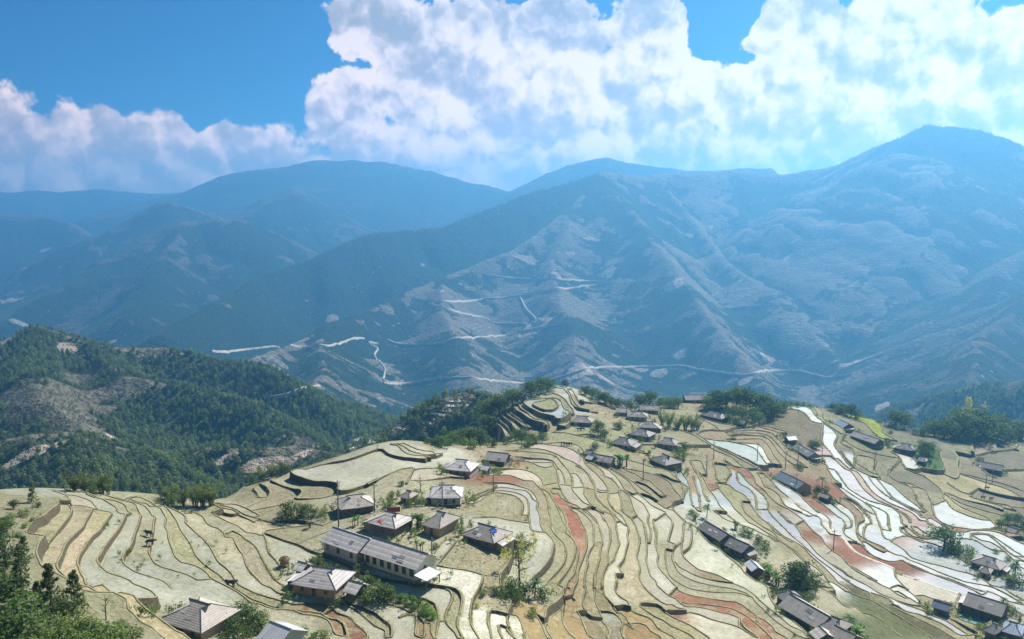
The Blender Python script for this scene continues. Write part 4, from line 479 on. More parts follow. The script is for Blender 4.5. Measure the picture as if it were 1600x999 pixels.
TREES=[('bush',-50.9,75.1,3.7),('bush',-50.1,75.8,2.1),('bush',-49.0,75.5,2.3),('bush',-48.7,77.8,2.1),('bush',-48.0,79.6,2.9),('broad',-49.7,83.9,3.2),('bush',-46.4,79.0,2.5),('bush',-46.6,83.2,2.3),('bush',-45.1,84.3,2.5),('bush',-45.8,81.1,3.1),('bush',-44.0,86.2,2.1),('pine',-52.1,79.3,4.3),('bamboo',-47.3,75.2,3.6),('bush',-46.5,76.4,2.5),('bamboo',-51.7,87.2,3.3),('bush',-51.6,80.8,1.4),('bush',-56.8,86.0,1.6),('broad',-57.6,88.8,2.4),('bush',-45.4,78.5,2.5),('bush',-44.1,81.0,2.5),('bush',-50.5,81.7,1.4),('pine',-56.1,84.0,4.0),('bush',-46.5,90.0,1.1),('bush',-61.4,94.3,1.2),('bush',-78.2,127.3,1.3),('bush',-75.9,119.3,1.5),('bush',-75.6,115.8,1.7),('bush',-70.3,109.4,1.1),('broad',-73.5,110.9,2.5),('bush',-69.1,113.0,0.9),('bush',-72.1,113.8,1.1),('pine',-80.4,129.7,3.9),('broad',-79.9,123.7,2.0),('bush',-73.3,117.7,1.0),('broad',-63.9,96.5,4.6),('pine',-63.2,99.2,3.9),('broad',-69.7,104.7,4.4),('broad',-49.3,74.2,6.9),('slim',-52.4,81.3,8.7),('pine',-51.0,83.9,6.2),('bamboo',-47.2,76.6,3.8),('pine',-50.8,88.1,5.3),('bamboo',-47.0,81.2,4.1),('bush',-46.8,78.2,2.9),('bare',-48.2,89.8,3.7),('bush',-45.1,81.6,3.8),('bush',-44.0,84.2,3.1),('bush',-45.2,79.4,2.5),('pine',-52.8,84.5,3.6),('bush',-49.1,77.2,3.0),('broad',-55.6,81.6,5.3),('bush',-49.5,73.3,3.2),('bamboo',-48.3,73.8,3.2),('bamboo',-83.0,146.8,5.5),('bamboo',-82.1,148.2,4.8),('bamboo',-79.6,149.9,5.8),('bamboo',-78.2,149.9,4.7),('bush',-79.9,147.4,2.2),('bamboo',-67.8,153.9,5.1),('bamboo',-65.4,153.1,5.5),('bamboo',-63.3,154.2,5.8),('bamboo',-62.0,155.1,6.4),('bamboo',-60.9,156.2,6.6),('bush',-69.5,154.7,2.9),('broad',-66.6,151.5,3.6),('bush',-44.0,153.4,4.2),('broad',-42.2,153.9,3.5),('bush',-46.1,154.1,2.0),('bamboo',-59.3,184.2,4.3),('bamboo',-57.2,184.9,4.3),('broad',-55.0,186.8,3.7),('bush',-61.1,182.6,2.3),('bush',-39.6,153.8,2.5),('bush',-37.7,153.8,1.9),('bush',-32.9,129.7,2.4),('banana',-38.9,147.5,2.0),('banana',-29.7,146.5,2.4),('banana',-17.4,143.8,3.6),('banana',-16.2,133.5,2.6),('bush',-13.5,134.3,1.4),('bush',-24.7,156.6,2.2),('bush',-20.8,156.5,2.1),('bush',-25.3,162.3,1.7),('broad',-24.1,169.4,1.6),('bare',-19.7,166.2,4.1),('bush',-22.5,118.7,2.8),('bush',-21.0,118.9,3.1),('bush',-19.5,118.4,3.3),('broad',-20.1,119.3,2.8),('hedge',-18.6,119.1,1.3),('hedge',-17.5,118.5,1.5),('hedge',-16.5,118.4,1.5),('hedge',-15.4,117.7,1.6),('hedge',-14.3,117.0,1.7),('hedge',-13.3,115.9,1.7),('hedge',-12.5,114.6,1.7),('hedge',-11.9,113.2,1.6),('hedge',-13.5,114.3,1.5),('hedge',-14.9,115.7,1.4),('hedge',-16.2,116.8,1.3),('yellow',1.3,128.0,10.5),('palm',3.8,127.2,4.4),('bush',2.1,126.7,2.9),('bush',0.0,125.9,3.5),('bush',5.4,127.6,2.6),('bush',-1.5,122.6,2.8),('bush',-2.6,122.7,1.7),('bush',3.1,120.8,2.0),('yellowbush',-5.5,117.8,1.5),('bush',0.8,123.8,2.3),('bush',-4.6,121.5,1.3),('broad',2.9,239.2,5.7),('broad',5.8,235.5,4.4),('bush',6.5,233.0,4.4),('broad',9.1,245.6,4.2),('broad',1.1,261.7,4.5),('bush',4.7,228.9,3.5),('broad',-10.5,232.1,6.9),('broad',-10.8,293.2,9.5),('broad',-13.2,230.7,6.9),('broad',-15.0,228.6,5.9),('broad',-17.1,219.7,5.3),('broad',-18.3,202.9,3.8),('broad',-8.7,305.1,10.3),('broad',-5.0,304.6,9.0),('broad',0.0,305.0,8.5),('broad',3.7,303.5,8.2),('broad',7.5,305.7,8.2),('broad',11.4,312.8,7.9),('broad',14.2,317.9,6.7),('broad',-12.3,231.3,6.3),('broad',-9.9,232.3,6.0),('broad',-9.2,280.4,6.0),('broad',-15.8,227.1,4.9),('broad',-17.6,215.0,3.7),('broad',-20.0,203.0,2.4),('broad',-21.7,203.3,2.1),('bush',-10.6,214.2,4.0),('bush',-5.5,224.2,2.9),('broad',-11.4,288.9,7.4),('broad',-7.7,293.5,7.5),('bush',-13.5,219.5,3.0),('bush',-1.9,232.6,2.8),('broad',21.5,330.6,3.9),('broad',30.5,325.5,5.0),('broad',33.0,324.7,5.5),('broad',35.2,320.1,6.0),('broad',37.5,317.6,5.9),('broad',40.0,316.3,4.8),('broad',41.9,311.7,5.3),('broad',47.7,316.3,5.9),('broad',52.5,322.2,6.9),('broad',57.0,325.0,8.4),('broad',61.0,325.0,6.1),('broad',65.5,327.7,6.2),('broad',70.0,330.1,6.8),('broad',28.7,259.8,6.2),('broad',30.2,253.9,4.8),('broad',37.6,273.3,4.2),('bamboo',56.9,283.7,7.4),('bamboo',59.7,282.6,7.9),('bamboo',62.7,283.7,7.9),('bamboo',65.8,284.9,7.5),('bamboo',67.8,285.8,6.0),('bamboo',55.7,289.6,6.0),('banana',30.3,220.6,5.4),('banana',32.0,221.9,4.6),('banana',42.7,241.3,2.5),('bush',42.1,256.7,2.7),('bush',52.2,244.0,4.3),('bush',55.8,251.6,4.4),('bush',25.3,237.3,2.9),('banana',53.1,240.8,3.4),('broad',84.0,334.2,8.1),('broad',87.3,334.4,10.2),('broad',91.3,334.3,10.2),('broad',95.3,333.9,11.1),('broad',98.8,331.7,11.1),('broad',101.9,328.7,11.0),('broad',106.0,328.9,10.2),('broad',107.4,324.8,8.7),('broad',111.9,330.3,6.5),('broad',93.9,319.3,7.0),('broad',96.5,314.9,7.0),('broad',89.9,319.1,6.2),('broad',101.9,319.9,7.1),('broad',86.0,309.5,4.9),('broad',87.1,304.1,4.6),('broad',116.7,336.7,5.4),('broad',121.8,343.2,4.3),('broad',127.4,351.0,3.8),('bush',132.5,357.1,3.2),('bush',135.7,358.0,3.2),('broad',148.7,364.5,4.6),('broad',149.5,359.2,4.6),('broad',152.9,361.6,6.6),('broad',154.5,356.9,7.2),('bush',157.2,356.4,3.9),('bush',166.0,353.0,3.3),('broad',173.0,352.5,9.6),('broad',176.9,353.2,8.0),('bush',170.8,346.6,2.6),('bush',164.3,338.9,2.2),('bush',176.3,341.6,3.9),('bush',179.3,341.8,4.6),('broad',186.8,345.3,10.0),('broad',191.3,345.6,12.7),('broad',197.3,348.7,14.2),('broad',203.7,352.4,15.1),('broad',210.0,355.6,17.5),('broad',216.1,358.6,17.0),('broad',222.5,361.7,15.1),('broad',228.6,366.9,12.8),('broad',235.9,372.8,11.2),('broad',241.8,375.8,10.6),('broad',246.2,376.9,10.6),('yellow',211.0,360.0,17.6),('broad',206.1,360.4,13.3),('broad',225.6,369.6,13.2),('broad',219.2,367.6,14.5),('broad',162.8,306.9,8.3),('broad',166.3,310.3,6.6),('bush',165.3,314.4,4.5),('bush',192.5,320.5,2.5),('bush',152.0,316.5,3.6),('bush',114.2,292.7,4.3),('bush',113.2,294.6,3.2),('bush',96.7,260.6,2.4),('bush',96.9,263.1,2.2),('palm',96.6,241.3,5.4),('bush',97.1,239.5,3.1),('bush',94.5,238.9,3.1),('palm',48.7,192.7,4.5),('bush',45.1,190.4,2.4),('bush',45.0,193.6,1.7),('banana',54.9,188.3,2.6),('bush',55.6,185.4,2.4),('bush',56.9,184.5,2.4),('bush',58.3,181.2,2.7),('bush',58.9,178.6,2.7),('broad',59.8,158.9,7.4),('bush',61.7,158.6,2.8),('banana',54.7,160.8,3.4),('banana',55.2,158.9,3.0),('bush',59.9,153.8,2.1),('bush',55.0,163.9,3.1),('palm',62.5,140.3,4.2),('banana',62.3,136.3,4.1),('banana',60.8,138.5,2.8),('banana',64.0,138.3,3.1),('broad',61.4,159.3,5.2),('broad',58.5,158.7,5.5),('broad',116.3,206.2,7.9),('bush',118.5,205.3,4.6),('bush',116.9,205.0,2.9),('bush',118.6,203.1,3.3),('bush',121.9,203.9,3.3),('bush',117.7,195.1,2.0),('palm',124.2,188.4,5.6),('bush',121.9,183.0,4.3),('bush',119.8,182.6,2.7),('bush',130.6,206.8,1.7),('bush',130.7,201.4,1.7),('palm',109.0,168.3,2.9),('bush',107.7,164.8,2.8),('bush',96.8,156.4,1.7),('palm',104.8,154.4,2.7),('broad',149.7,235.1,3.4),('broad',154.9,240.3,4.5),('broad',158.3,240.8,5.0),('broad',157.7,236.7,5.4),('bush',145.9,230.5,1.9),('broad',-37.8,106.1,4.4),('broad',-38.5,103.8,3.9),('broad',-36.7,106.9,3.8),('bush',-39.7,104.1,2.9),('bush',-35.3,105.2,2.7),('bush',-36.7,100.9,2.6),('bush',-42.3,100.7,2.0),('bush',-41.2,102.3,2.4),('bush',-30.5,105.4,1.4),('bush',-26.5,106.7,1.9),('banana',-27.8,106.2,1.6)]
COWS=[(-62.4,132.5,'black'),(-61.1,128.8,'black'),(-44.6,120.1,'black'),(-44.2,120.2,'black'),(15.6,235.0,'brown'),(16.4,234.4,'brown'),(17.1,234.5,'brown'),(17.8,234.6,'brown'),(23.0,264.9,'black'),(24.3,265.5,'black'),(-14.6,156.3,'black'),(-12.5,156.5,'black'),(-11.8,156.6,'black'),(-11.1,156.8,'black'),(165.0,271.3,'black'),(171.7,280.4,'black'),(167.6,270.7,'brown')]
SPOT={'haystack':(-38.6,129.7),'red':(-23.3,151.6),'bluetarp':(-4.2,147.8),'yard':(-9.9,123.5)}
ROADS=[[(-250,1537),(-245,1542),(-241,1551),(-237,1563),(-233,1575),(-228,1585),(-223,1592),(-218,1595),(-212,1597),(-206,1598),(-200,1596),(-194,1592),(-188,1586),(-182,1581),(-177,1577),(-171,1574),(-166,1571),(-160,1567),(-155,1561),(-149,1554),(-143,1548),(-138,1542),(-131,1534),(-123,1523),(-116,1513),(-109,1505),(-103,1499),(-96,1495),(-90,1490),(-84,1487),(-77,1485),(-71,1485),(-66,1492),(-61,1500),(-56,1510),(-51,1518),(-47,1536),(-42,1554),(-37,1572),(-31,1580),(-26,1588),(-20,1593),(-15,1600),(-9,1606),(-3,1615),(2,1623),(8,1635),(15,1650),(21,1661),(28,1668),(35,1668),(41,1664),(48,1659),(54,1652),(60,1648),(67,1643),(72,1637),(76,1632),(81,1628),(86,1627),(91,1625),(97,1625),(102,1625),(107,1623),(111,1622),(115,1620),(119,1618),(124,1616),(128,1613),(132,1611),(136,1609),(141,1608),(145,1607),(149,1609),(154,1613),(159,1621),(166,1646),(173,1673),(183,1699),(192,1709),(200,1718),(208,1725),(216,1733),(225,1744),(234,1758),(244,1776),(254,1790),(263,1803),(272,1811),(281,1818),(289,1823),(297,1823),(304,1823),(312,1822),(319,1819),(325,1813),(332,1808),(338,1801),(345,1797),(351,1792),(358,1792),(366,1791),(373,1791),(379,1788),(384,1784),(388,1777),(392,1769),(395,1760),(399,1752),(402,1742),(404,1728),(406,1715),(409,1704),(413,1697),(417,1691),(421,1684),(425,1677),(429,1670),(433,1662),(437,1653),(440,1643),(444,1635),(447,1628),(451,1619),(454,1610),(457,1600),(460,1593),(463,1585),(467,1579),(471,1574),(475,1572),(479,1572),(484,1573),(491,1581),(502,1601),(518,1640),(537,1684),(558,1735),(576,1767),(591,1793),(601,1800),(611,1807),(619,1809),(626,1809),(632,1805),(637,1799),(641,1788),(644,1777),(645,1765),(646,1755),(648,1745),(650,1735),(651,1725),(651,1712),(652,1700),(653,1690),(655,1681),(656,1673),(658,1664),(660,1656),(663,1650),(667,1645),(671,1640),(674,1634),(678,1628),(682,1623),(686,1619),(690,1615),(694,1612)],
[(708,1664),(712,1664),(717,1666),(721,1666),(725,1666),(728,1664),(732,1663),(735,1661),(739,1660),(743,1659),(747,1659),(752,1659),(757,1660),(761,1659),(765,1658),(769,1656),(772,1655),(776,1653)],
[(-288,1839),(-283,1838),(-278,1838),(-273,1836),(-268,1831),(-262,1824),(-257,1819),(-249,1816),(-241,1811),(-233,1806),(-225,1800),(-217,1794),(-209,1784),(-200,1770),(-191,1754),(-183,1741),(-174,1727),(-166,1718),(-159,1711),(-152,1707),(-147,1705),(-142,1704),(-138,1704),(-134,1704),(-129,1705),(-123,1708),(-117,1715),(-111,1727),(-105,1741),(-100,1764),(-95,1801),(-90,1838),(-84,1868),(-78,1883),(-71,1899),(-64,1915),(-57,1930),(-50,1949),(-43,1965),(-36,1983),(-29,1993),(-21,2003),(-15,2008),(-9,2010),(-3,2009),(4,1998),(10,1983),(15,1964),(21,1952),(27,1944),(33,1941),(39,1937),(45,1934),(51,1931),(56,1929),(62,1928),(68,1925),(74,1922),(80,1916),(86,1908),(92,1901),(98,1896),(105,1893),(111,1891),(117,1889),(123,1887)],
[(-57,2070),(-47,2072),(-38,2073),(-28,2073),(-19,2070),(-9,2065),(0,2058),(8,2052),(16,2044),(25,2037),(33,2029),(40,2005),(48,1979),(55,1954),(63,1948),(70,1945),(78,1943)],
[(-57,2071),(-59,2075),(-61,2078),(-63,2080),(-70,2080),(-77,2078),(-84,2074),(-90,2063),(-96,2045),(-102,2027),(-108,2014),(-114,2006),(-120,1999),(-126,1993),(-131,1987),(-136,1981),(-141,1971),(-146,1963),(-150,1954),(-156,1951),(-161,1948),(-166,1947),(-172,1948),(-178,1953),(-184,1964),(-191,1980),(-199,1998),(-206,2016),(-213,2028),(-211,2034),(-208,2026),(-199,2013),(-189,1997),(-181,1990),(-173,1988),(-166,1994),(-159,2008),(-153,2027),(-146,2049),(-140,2069),(-133,2090),(-126,2109),(-119,2124),(-111,2136),(-103,2147),(-96,2158),(-89,2168),(-81,2173),(-73,2176),(-65,2178),(-58,2179),(-50,2182),(-42,2184),(-34,2190),(-26,2194),(-18,2196),(-11,2195),(-3,2193),(5,2190),(13,2187),(21,2186),(28,2185),(35,2183),(42,2179),(49,2173),(56,2166),(63,2159),(70,2150),(76,2138),(83,2128),(89,2119),(96,2112),(102,2104),(109,2099),(116,2096),(123,2102),(131,2118),(140,2141),(149,2165),(157,2182),(166,2196),(174,2211),(183,2222),(191,2229),(199,2238),(207,2248),(216,2259),(224,2264),(232,2268),(240,2269),(247,2266),(254,2261),(261,2256),(269,2254),(276,2253),(284,2250),(291,2248)],
[(-634,1674),(-630,1679),(-628,1686),(-625,1696),(-624,1708),(-624,1724),(-623,1739),(-622,1752),(-620,1764),(-619,1777),(-617,1791),(-615,1803),(-613,1814),(-611,1827),(-608,1837),(-606,1849),(-602,1857),(-598,1864),(-594,1870),(-589,1878),(-585,1885),(-581,1893),(-578,1902),(-574,1910),(-567,1916),(-560,1919)],
[(-438,1565),(-433,1570),(-429,1577),(-424,1584),(-418,1588),(-412,1589),(-405,1587),(-396,1578),(-388,1568),(-380,1563),(-375,1569),(-371,1578),(-367,1592),(-364,1604),(-362,1615),(-361,1632),(-360,1648),(-360,1667),(-357,1679),(-355,1690),(-353,1700),(-350,1710),(-347,1720),(-345,1732),(-342,1744),(-338,1755),(-334,1762),(-329,1766)],
[(-303,1790),(-309,1785),(-314,1777),(-319,1769),(-324,1763),(-320,1763),(-315,1765),(-311,1766),(-306,1768),(-302,1769),(-297,1766),(-297,1757),(-298,1745),(-298,1732),(-298,1719),(-298,1708),(-295,1701),(-292,1696),(-287,1682),(-282,1667),(-277,1652),(-274,1645),(-271,1640),(-268,1636),(-265,1631),(-262,1627),(-259,1621),(-259,1614),(-259,1606),(-259,1598),(-257,1584),(-256,1568),(-255,1556),(-256,1551),(-250,1553),(-245,1559),(-241,1568),(-236,1578),(-231,1585),(-226,1589),(-221,1593),(-216,1596),(-211,1599),(-206,1601),(-201,1599),(-195,1596),(-189,1591),(-183,1585),(-178,1580),(-172,1576),(-166,1573),(-161,1569),(-155,1563),(-149,1557),(-144,1552),(-138,1551)],
[(-227,709),(-224,709),(-221,708),(-218,708),(-215,708),(-212,707),(-209,707),(-206,706),(-202,705),(-199,705),(-197,705),(-196,705),(-194,706),(-193,706),(-191,707),(-190,707),(-188,710),(-188,713),(-190,729)],
[(-300,1185),(-299,1191),(-297,1197),(-296,1203),(-294,1206)],
[(554,2107),(563,2109),(571,2111),(578,2111),(586,2109),(592,2106),(599,2102),(606,2098),(613,2094),(620,2089),(627,2084),(633,2079),(640,2075),(648,2071)],
[(-81,2269),(-74,2269),(-67,2269),(-59,2269),(-52,2271),(-44,2272),(-37,2275),(-30,2277),(-22,2279),(-15,2282),(-7,2286),(0,2290),(9,2293),(18,2294),(27,2294),(37,2294),(46,2291),(55,2283),(63,2265),(72,2247),(80,2230),(88,2218),(96,2206),(104,2198),(113,2193),(121,2196),(130,2203),(139,2214),(148,2225),(157,2233),(166,2240),(175,2250),(185,2261),(194,2272),(204,2281),(213,2287),(222,2290),(231,2290),(239,2288),(248,2285),(256,2279),(264,2273),(272,2268)],
[(21,2177),(23,2175),(25,2169),(27,2158),(28,2142),(30,2127),(32,2114),(33,2104),(35,2095),(37,2088),(40,2081),(44,2073),(47,2065),(50,2055),(53,2044),(56,2032),(59,2021),(62,1995),(65,1973),(67,1953),(71,1951)]]
BARE=[(55,1937,41,34),(137,1614,26,40),(189,1603,18,17),(-479,2128,16,23),(124,2220,18,23),(276,2306,26,29),(435,2080,14,19),(576,2616,15,19),(278,2293,18,20),(38,2371,57,21),(718,1672,26,19),(462,1561,13,20),(331,1773,18,19),(294,1812,24,13),(170,2373,23,21),(246,2478,28,17),(571,1212,10,29),(-1985,3423,32,21),(-1826,2975,39,31),(-1643,2630,55,22),(-1324,2139,32,18),(-1627,2919,21,18),(-411,732,8,12),(-959,1871,24,11),(-472,739,8,16),(-232,1586,10,11),(-140,744,7,7),(640,2258,15,16),(626,2081,14,11),(-138,453,16,6),(-124,458,8,4),(-259,505,5,4),(-167,457,8,5),(-258,424,20,4),(436,2099,10,23),(-272,2436,12,13),(-182,2073,8,11),(-569,2218,9,8),(390,1820,21,17),(602,1860,16,17),(-140,2196,9,12),(815,2334,16,17),(785,2295,15,17),(662,2698,13,15)]
CLOUDS=[(-0.4828,0.0549,0.0492,0.0316),(0.1191,0.1582,0.0474,0.0395),(0.3637,0.1075,0.0519,0.0334),(-0.5360,0.0599,0.0613,0.0409),(-0.4746,0.0890,0.0529,0.0352),(-0.4058,0.0675,0.0729,0.0438),(-0.3242,0.0660,0.0829,0.0414),(-0.4726,0.0208,0.2121,0.0318),(-0.2684,0.0300,0.1994,0.0422),(-0.1993,0.1127,0.0585,0.0585),(-0.1537,0.1320,0.0511,0.0315),(-0.1628,0.0649,0.0864,0.0432),(-0.1669,0.2137,0.0667,0.0392),(-0.0997,0.1837,0.0792,0.0554),(-0.0230,0.1989,0.0756,0.0597),(0.0382,0.2199,0.0636,0.0358),(0.0768,0.1805,0.0635,0.0516),(0.1560,0.2001,0.0550,0.0668),(0.1907,0.1529,0.0625,0.0429),(-0.0698,0.1147,0.0874,0.0556),(0.0388,0.1149,0.1034,0.0636),(0.1544,0.1025,0.1101,0.0550),(0.0157,0.0466,0.1592,0.0478),(0.1935,0.0495,0.2030,0.0469),(0.3006,0.1241,0.0834,0.0493),(0.3251,0.2022,0.0639,0.0488),(0.3808,0.1650,0.0809,0.0552),(0.4337,0.1448,0.0790,0.0575),(0.4492,0.1989,0.0783,0.0427),(0.5073,0.1395,0.0829,0.0622),(0.5449,0.1738,0.0539,0.0472),(0.3922,0.0749,0.1614,0.0440),(0.5106,0.0906,0.1105,0.0414),(-0.6847,0.0834,0.1588,0.0733),(0.7265,0.1140,0.1879,0.1057)]

def _kern(r2):
    return np.where(r2>0,0.5*r2*np.log(np.maximum(r2,1e-12)),0)
class Hill:
    def __init__(s,pts,crest):
        s.S=100.; n=len(pts); s.n=n; X=s.X=pts[:,:2]/s.S
        K=_kern(((X[:,None]-X[None])**2).sum(-1))+np.eye(n)*0.003
        P=np.hstack([np.ones((n,1)),X]); M=np.block([[K,P],[P.T,np.zeros((3,3))]])
        s.w=np.linalg.solve(M,np.r_[pts[:,2],0,0,0])
        s.cth=np.arctan2(crest[:,0],crest[:,1]); s.cr=np.hypot(crest[:,0],crest[:,1])
    def h0(s,x,y):
        shp=np.shape(x); xf=np.ravel(x)/s.S; yf=np.ravel(y)/s.S; out=np.zeros(xf.size); w=s.w; n=s.n
        for i in range(0,xf.size,20000):
            q=slice(i,i+20000)
            r2=(xf[q,None]-s.X[None,:,0])**2+(yf[q,None]-s.X[None,:,1])**2
            out[q]=_kern(r2)@w[:n]+w[n]+w[n+1]*xf[q]+w[n+2]*yf[q]
        return out.reshape(shp)
    def __call__(s,x,y):
        x=np.asarray(x,float); y=np.asarray(y,float)
        th=np.arctan2(x,np.maximum(y,1e-3)); rc=np.interp(th,s.cth,s.cr); r=np.hypot(x,y); d=r-rc
        k=np.where(d>4,(rc+4)/np.maximum(r,1),1.0)
        z=s.h0(x*k,y*k); e=np.maximum(0,d-2)
        return z-0.75*e*e/(e+10)

def _hash(i,j,s):
    n=i*np.uint32(374761393)+j*np.uint32(668265263)+np.uint32((s*1274126177)&0xFFFFFFFF)
    n=(n^(n>>np.uint32(13)))*np.uint32(1274126177)
    return ((n^(n>>np.uint32(16)))&np.uint32(0xFFFF)).astype(np.float32)*np.float32(1/65535)
def vnoise(x,y,s=0):
    xf=np.floor(x); yf=np.floor(y); fx=(x-xf).astype(np.float32); fy=(y-yf).astype(np.float32)
    xi=xf.astype(np.int64).astype(np.uint32); yi=yf.astype(np.int64).astype(np.uint32); o=np.uint32(1)
    fx=fx*fx*fx*(fx*(fx*6-15)+10); fy=fy*fy*fy*(fy*(fy*6-15)+10)
    a=_hash(xi,yi,s); b=_hash(xi+o,yi,s); c=_hash(xi,yi+o,s); d=_hash(xi+o,yi+o,s)
    return (a+(b-a)*fx)*(1-fy)+(c+(d-c)*fx)*fy
def fbm(x,y,o=4,s=0,g=0.5):
    r=0; a=1; t=0
    for k in range(o):
        r=r+a*(vnoise(x,y,s+k)*2-1); t+=a; a*=g; x=x*2.03+17.1; y=y*2.03+9.7
    return r/t
def far_z(x,y,ridges,floor=-260.):
    """height of the valley sides: ridge lines with slopes falling away, cut by gullies"""
    x=np.asarray(x,float); y=np.asarray(y,float); shp=x.shape; x=x.ravel(); y=y.ravel()
    r=np.hypot(x,y); wa=np.clip(0.018*r,6,60)
    wx=x+wa*fbm(x/420,y/420,3,11); wy=y+wa*fbm(x/420,y/420,3,23)
    best=floor+40*fbm(x/700,y/700,3,5); grp=np.full(x.size,-1)
    for gi,(g,slope,r0,gul,pts) in enumerate(ridges):
        zm=max(p[2] for p in pts); cx=np.array([p[0] for p in pts]); cy=np.array([p[1] for p in pts])
        rad=(zm-floor+80)/slope
        idx=np.nonzero((wx>cx.min()-rad)&(wx<cx.max()+rad)&(wy>cy.min()-rad)&(wy<cy.max()+rad))[0]
        if not len(idx): continue
        px,py=wx[idx],wy[idx]; lo=np.full(len(idx),-1e9); dd=np.zeros(len(idx))
        for k in range(len(pts)-1):
            a=pts[k]; b=pts[k+1]; ex,ey=b[0]-a[0],b[1]-a[1]; l2=ex*ex+ey*ey
            t=np.clip(((px-a[0])*ex+(py-a[1])*ey)/l2,0,1)
            d=np.hypot(px-a[0]-t*ex,py-a[1]-t*ey)
            v=a[2]+t*(b[2]-a[2])-slope*(np.sqrt(d*d+r0*r0)-r0)
            lo=np.maximum(lo,v); dd=d if k==0 else np.minimum(dd,d)
        m=lo>best[idx]-15; idx=idx[m]; lo=lo[m]; dd=dd[m]; px=px[m]; py=py[m]
        if not len(idx): continue
        ux,uy=cx[-1]-cx[0],cy[-1]-cy[0]; l=math.hypot(ux,uy); ux/=l; uy/=l
        al=px*ux+py*uy; X=x[idx]; Y=y[idx]
        amp=np.minimum(0.34*dd,gul)
        u=al/(gul*4.2)+0.5*fbm(X/(gul*5),Y/(gul*5),2,31+gi)
        n=np.abs(vnoise(u,0*u+gi*7.3+dd/(gul*14),3+gi)*2-1)
        u2=al/(gul*1.5)+0.6*fbm(X/(gul*2),Y/(gul*2),2,41+gi)
        n2=np.abs(vnoise(u2,0*u2+gi*3.1+dd/(gul*6),9+gi)*2-1)
        lo=lo-amp*(1-n)*0.75-amp*0.30*(1-n2)
        b0=best[idx]; grp[idx]=np.where(lo>b0,g,grp[idx])
        best[idx]=np.maximum(b0,lo)+3.5*np.maximum(0,1-np.abs(b0-lo)/14.)**2
    hs=np.clip(r/1500,0.35,1.15)
    best=best-hs*6.0*np.abs(fbm(x/120+0.4*fbm(x/60,y/60,2,111),y/120,3,101))*(best>floor+30)
    best=best+3.0*hs+hs*(4.5*fbm(x/75,y/75,4,51,0.55)+1.2*fbm(x/14,y/14,2,61))
    return best.reshape(shp),grp.reshape(shp)

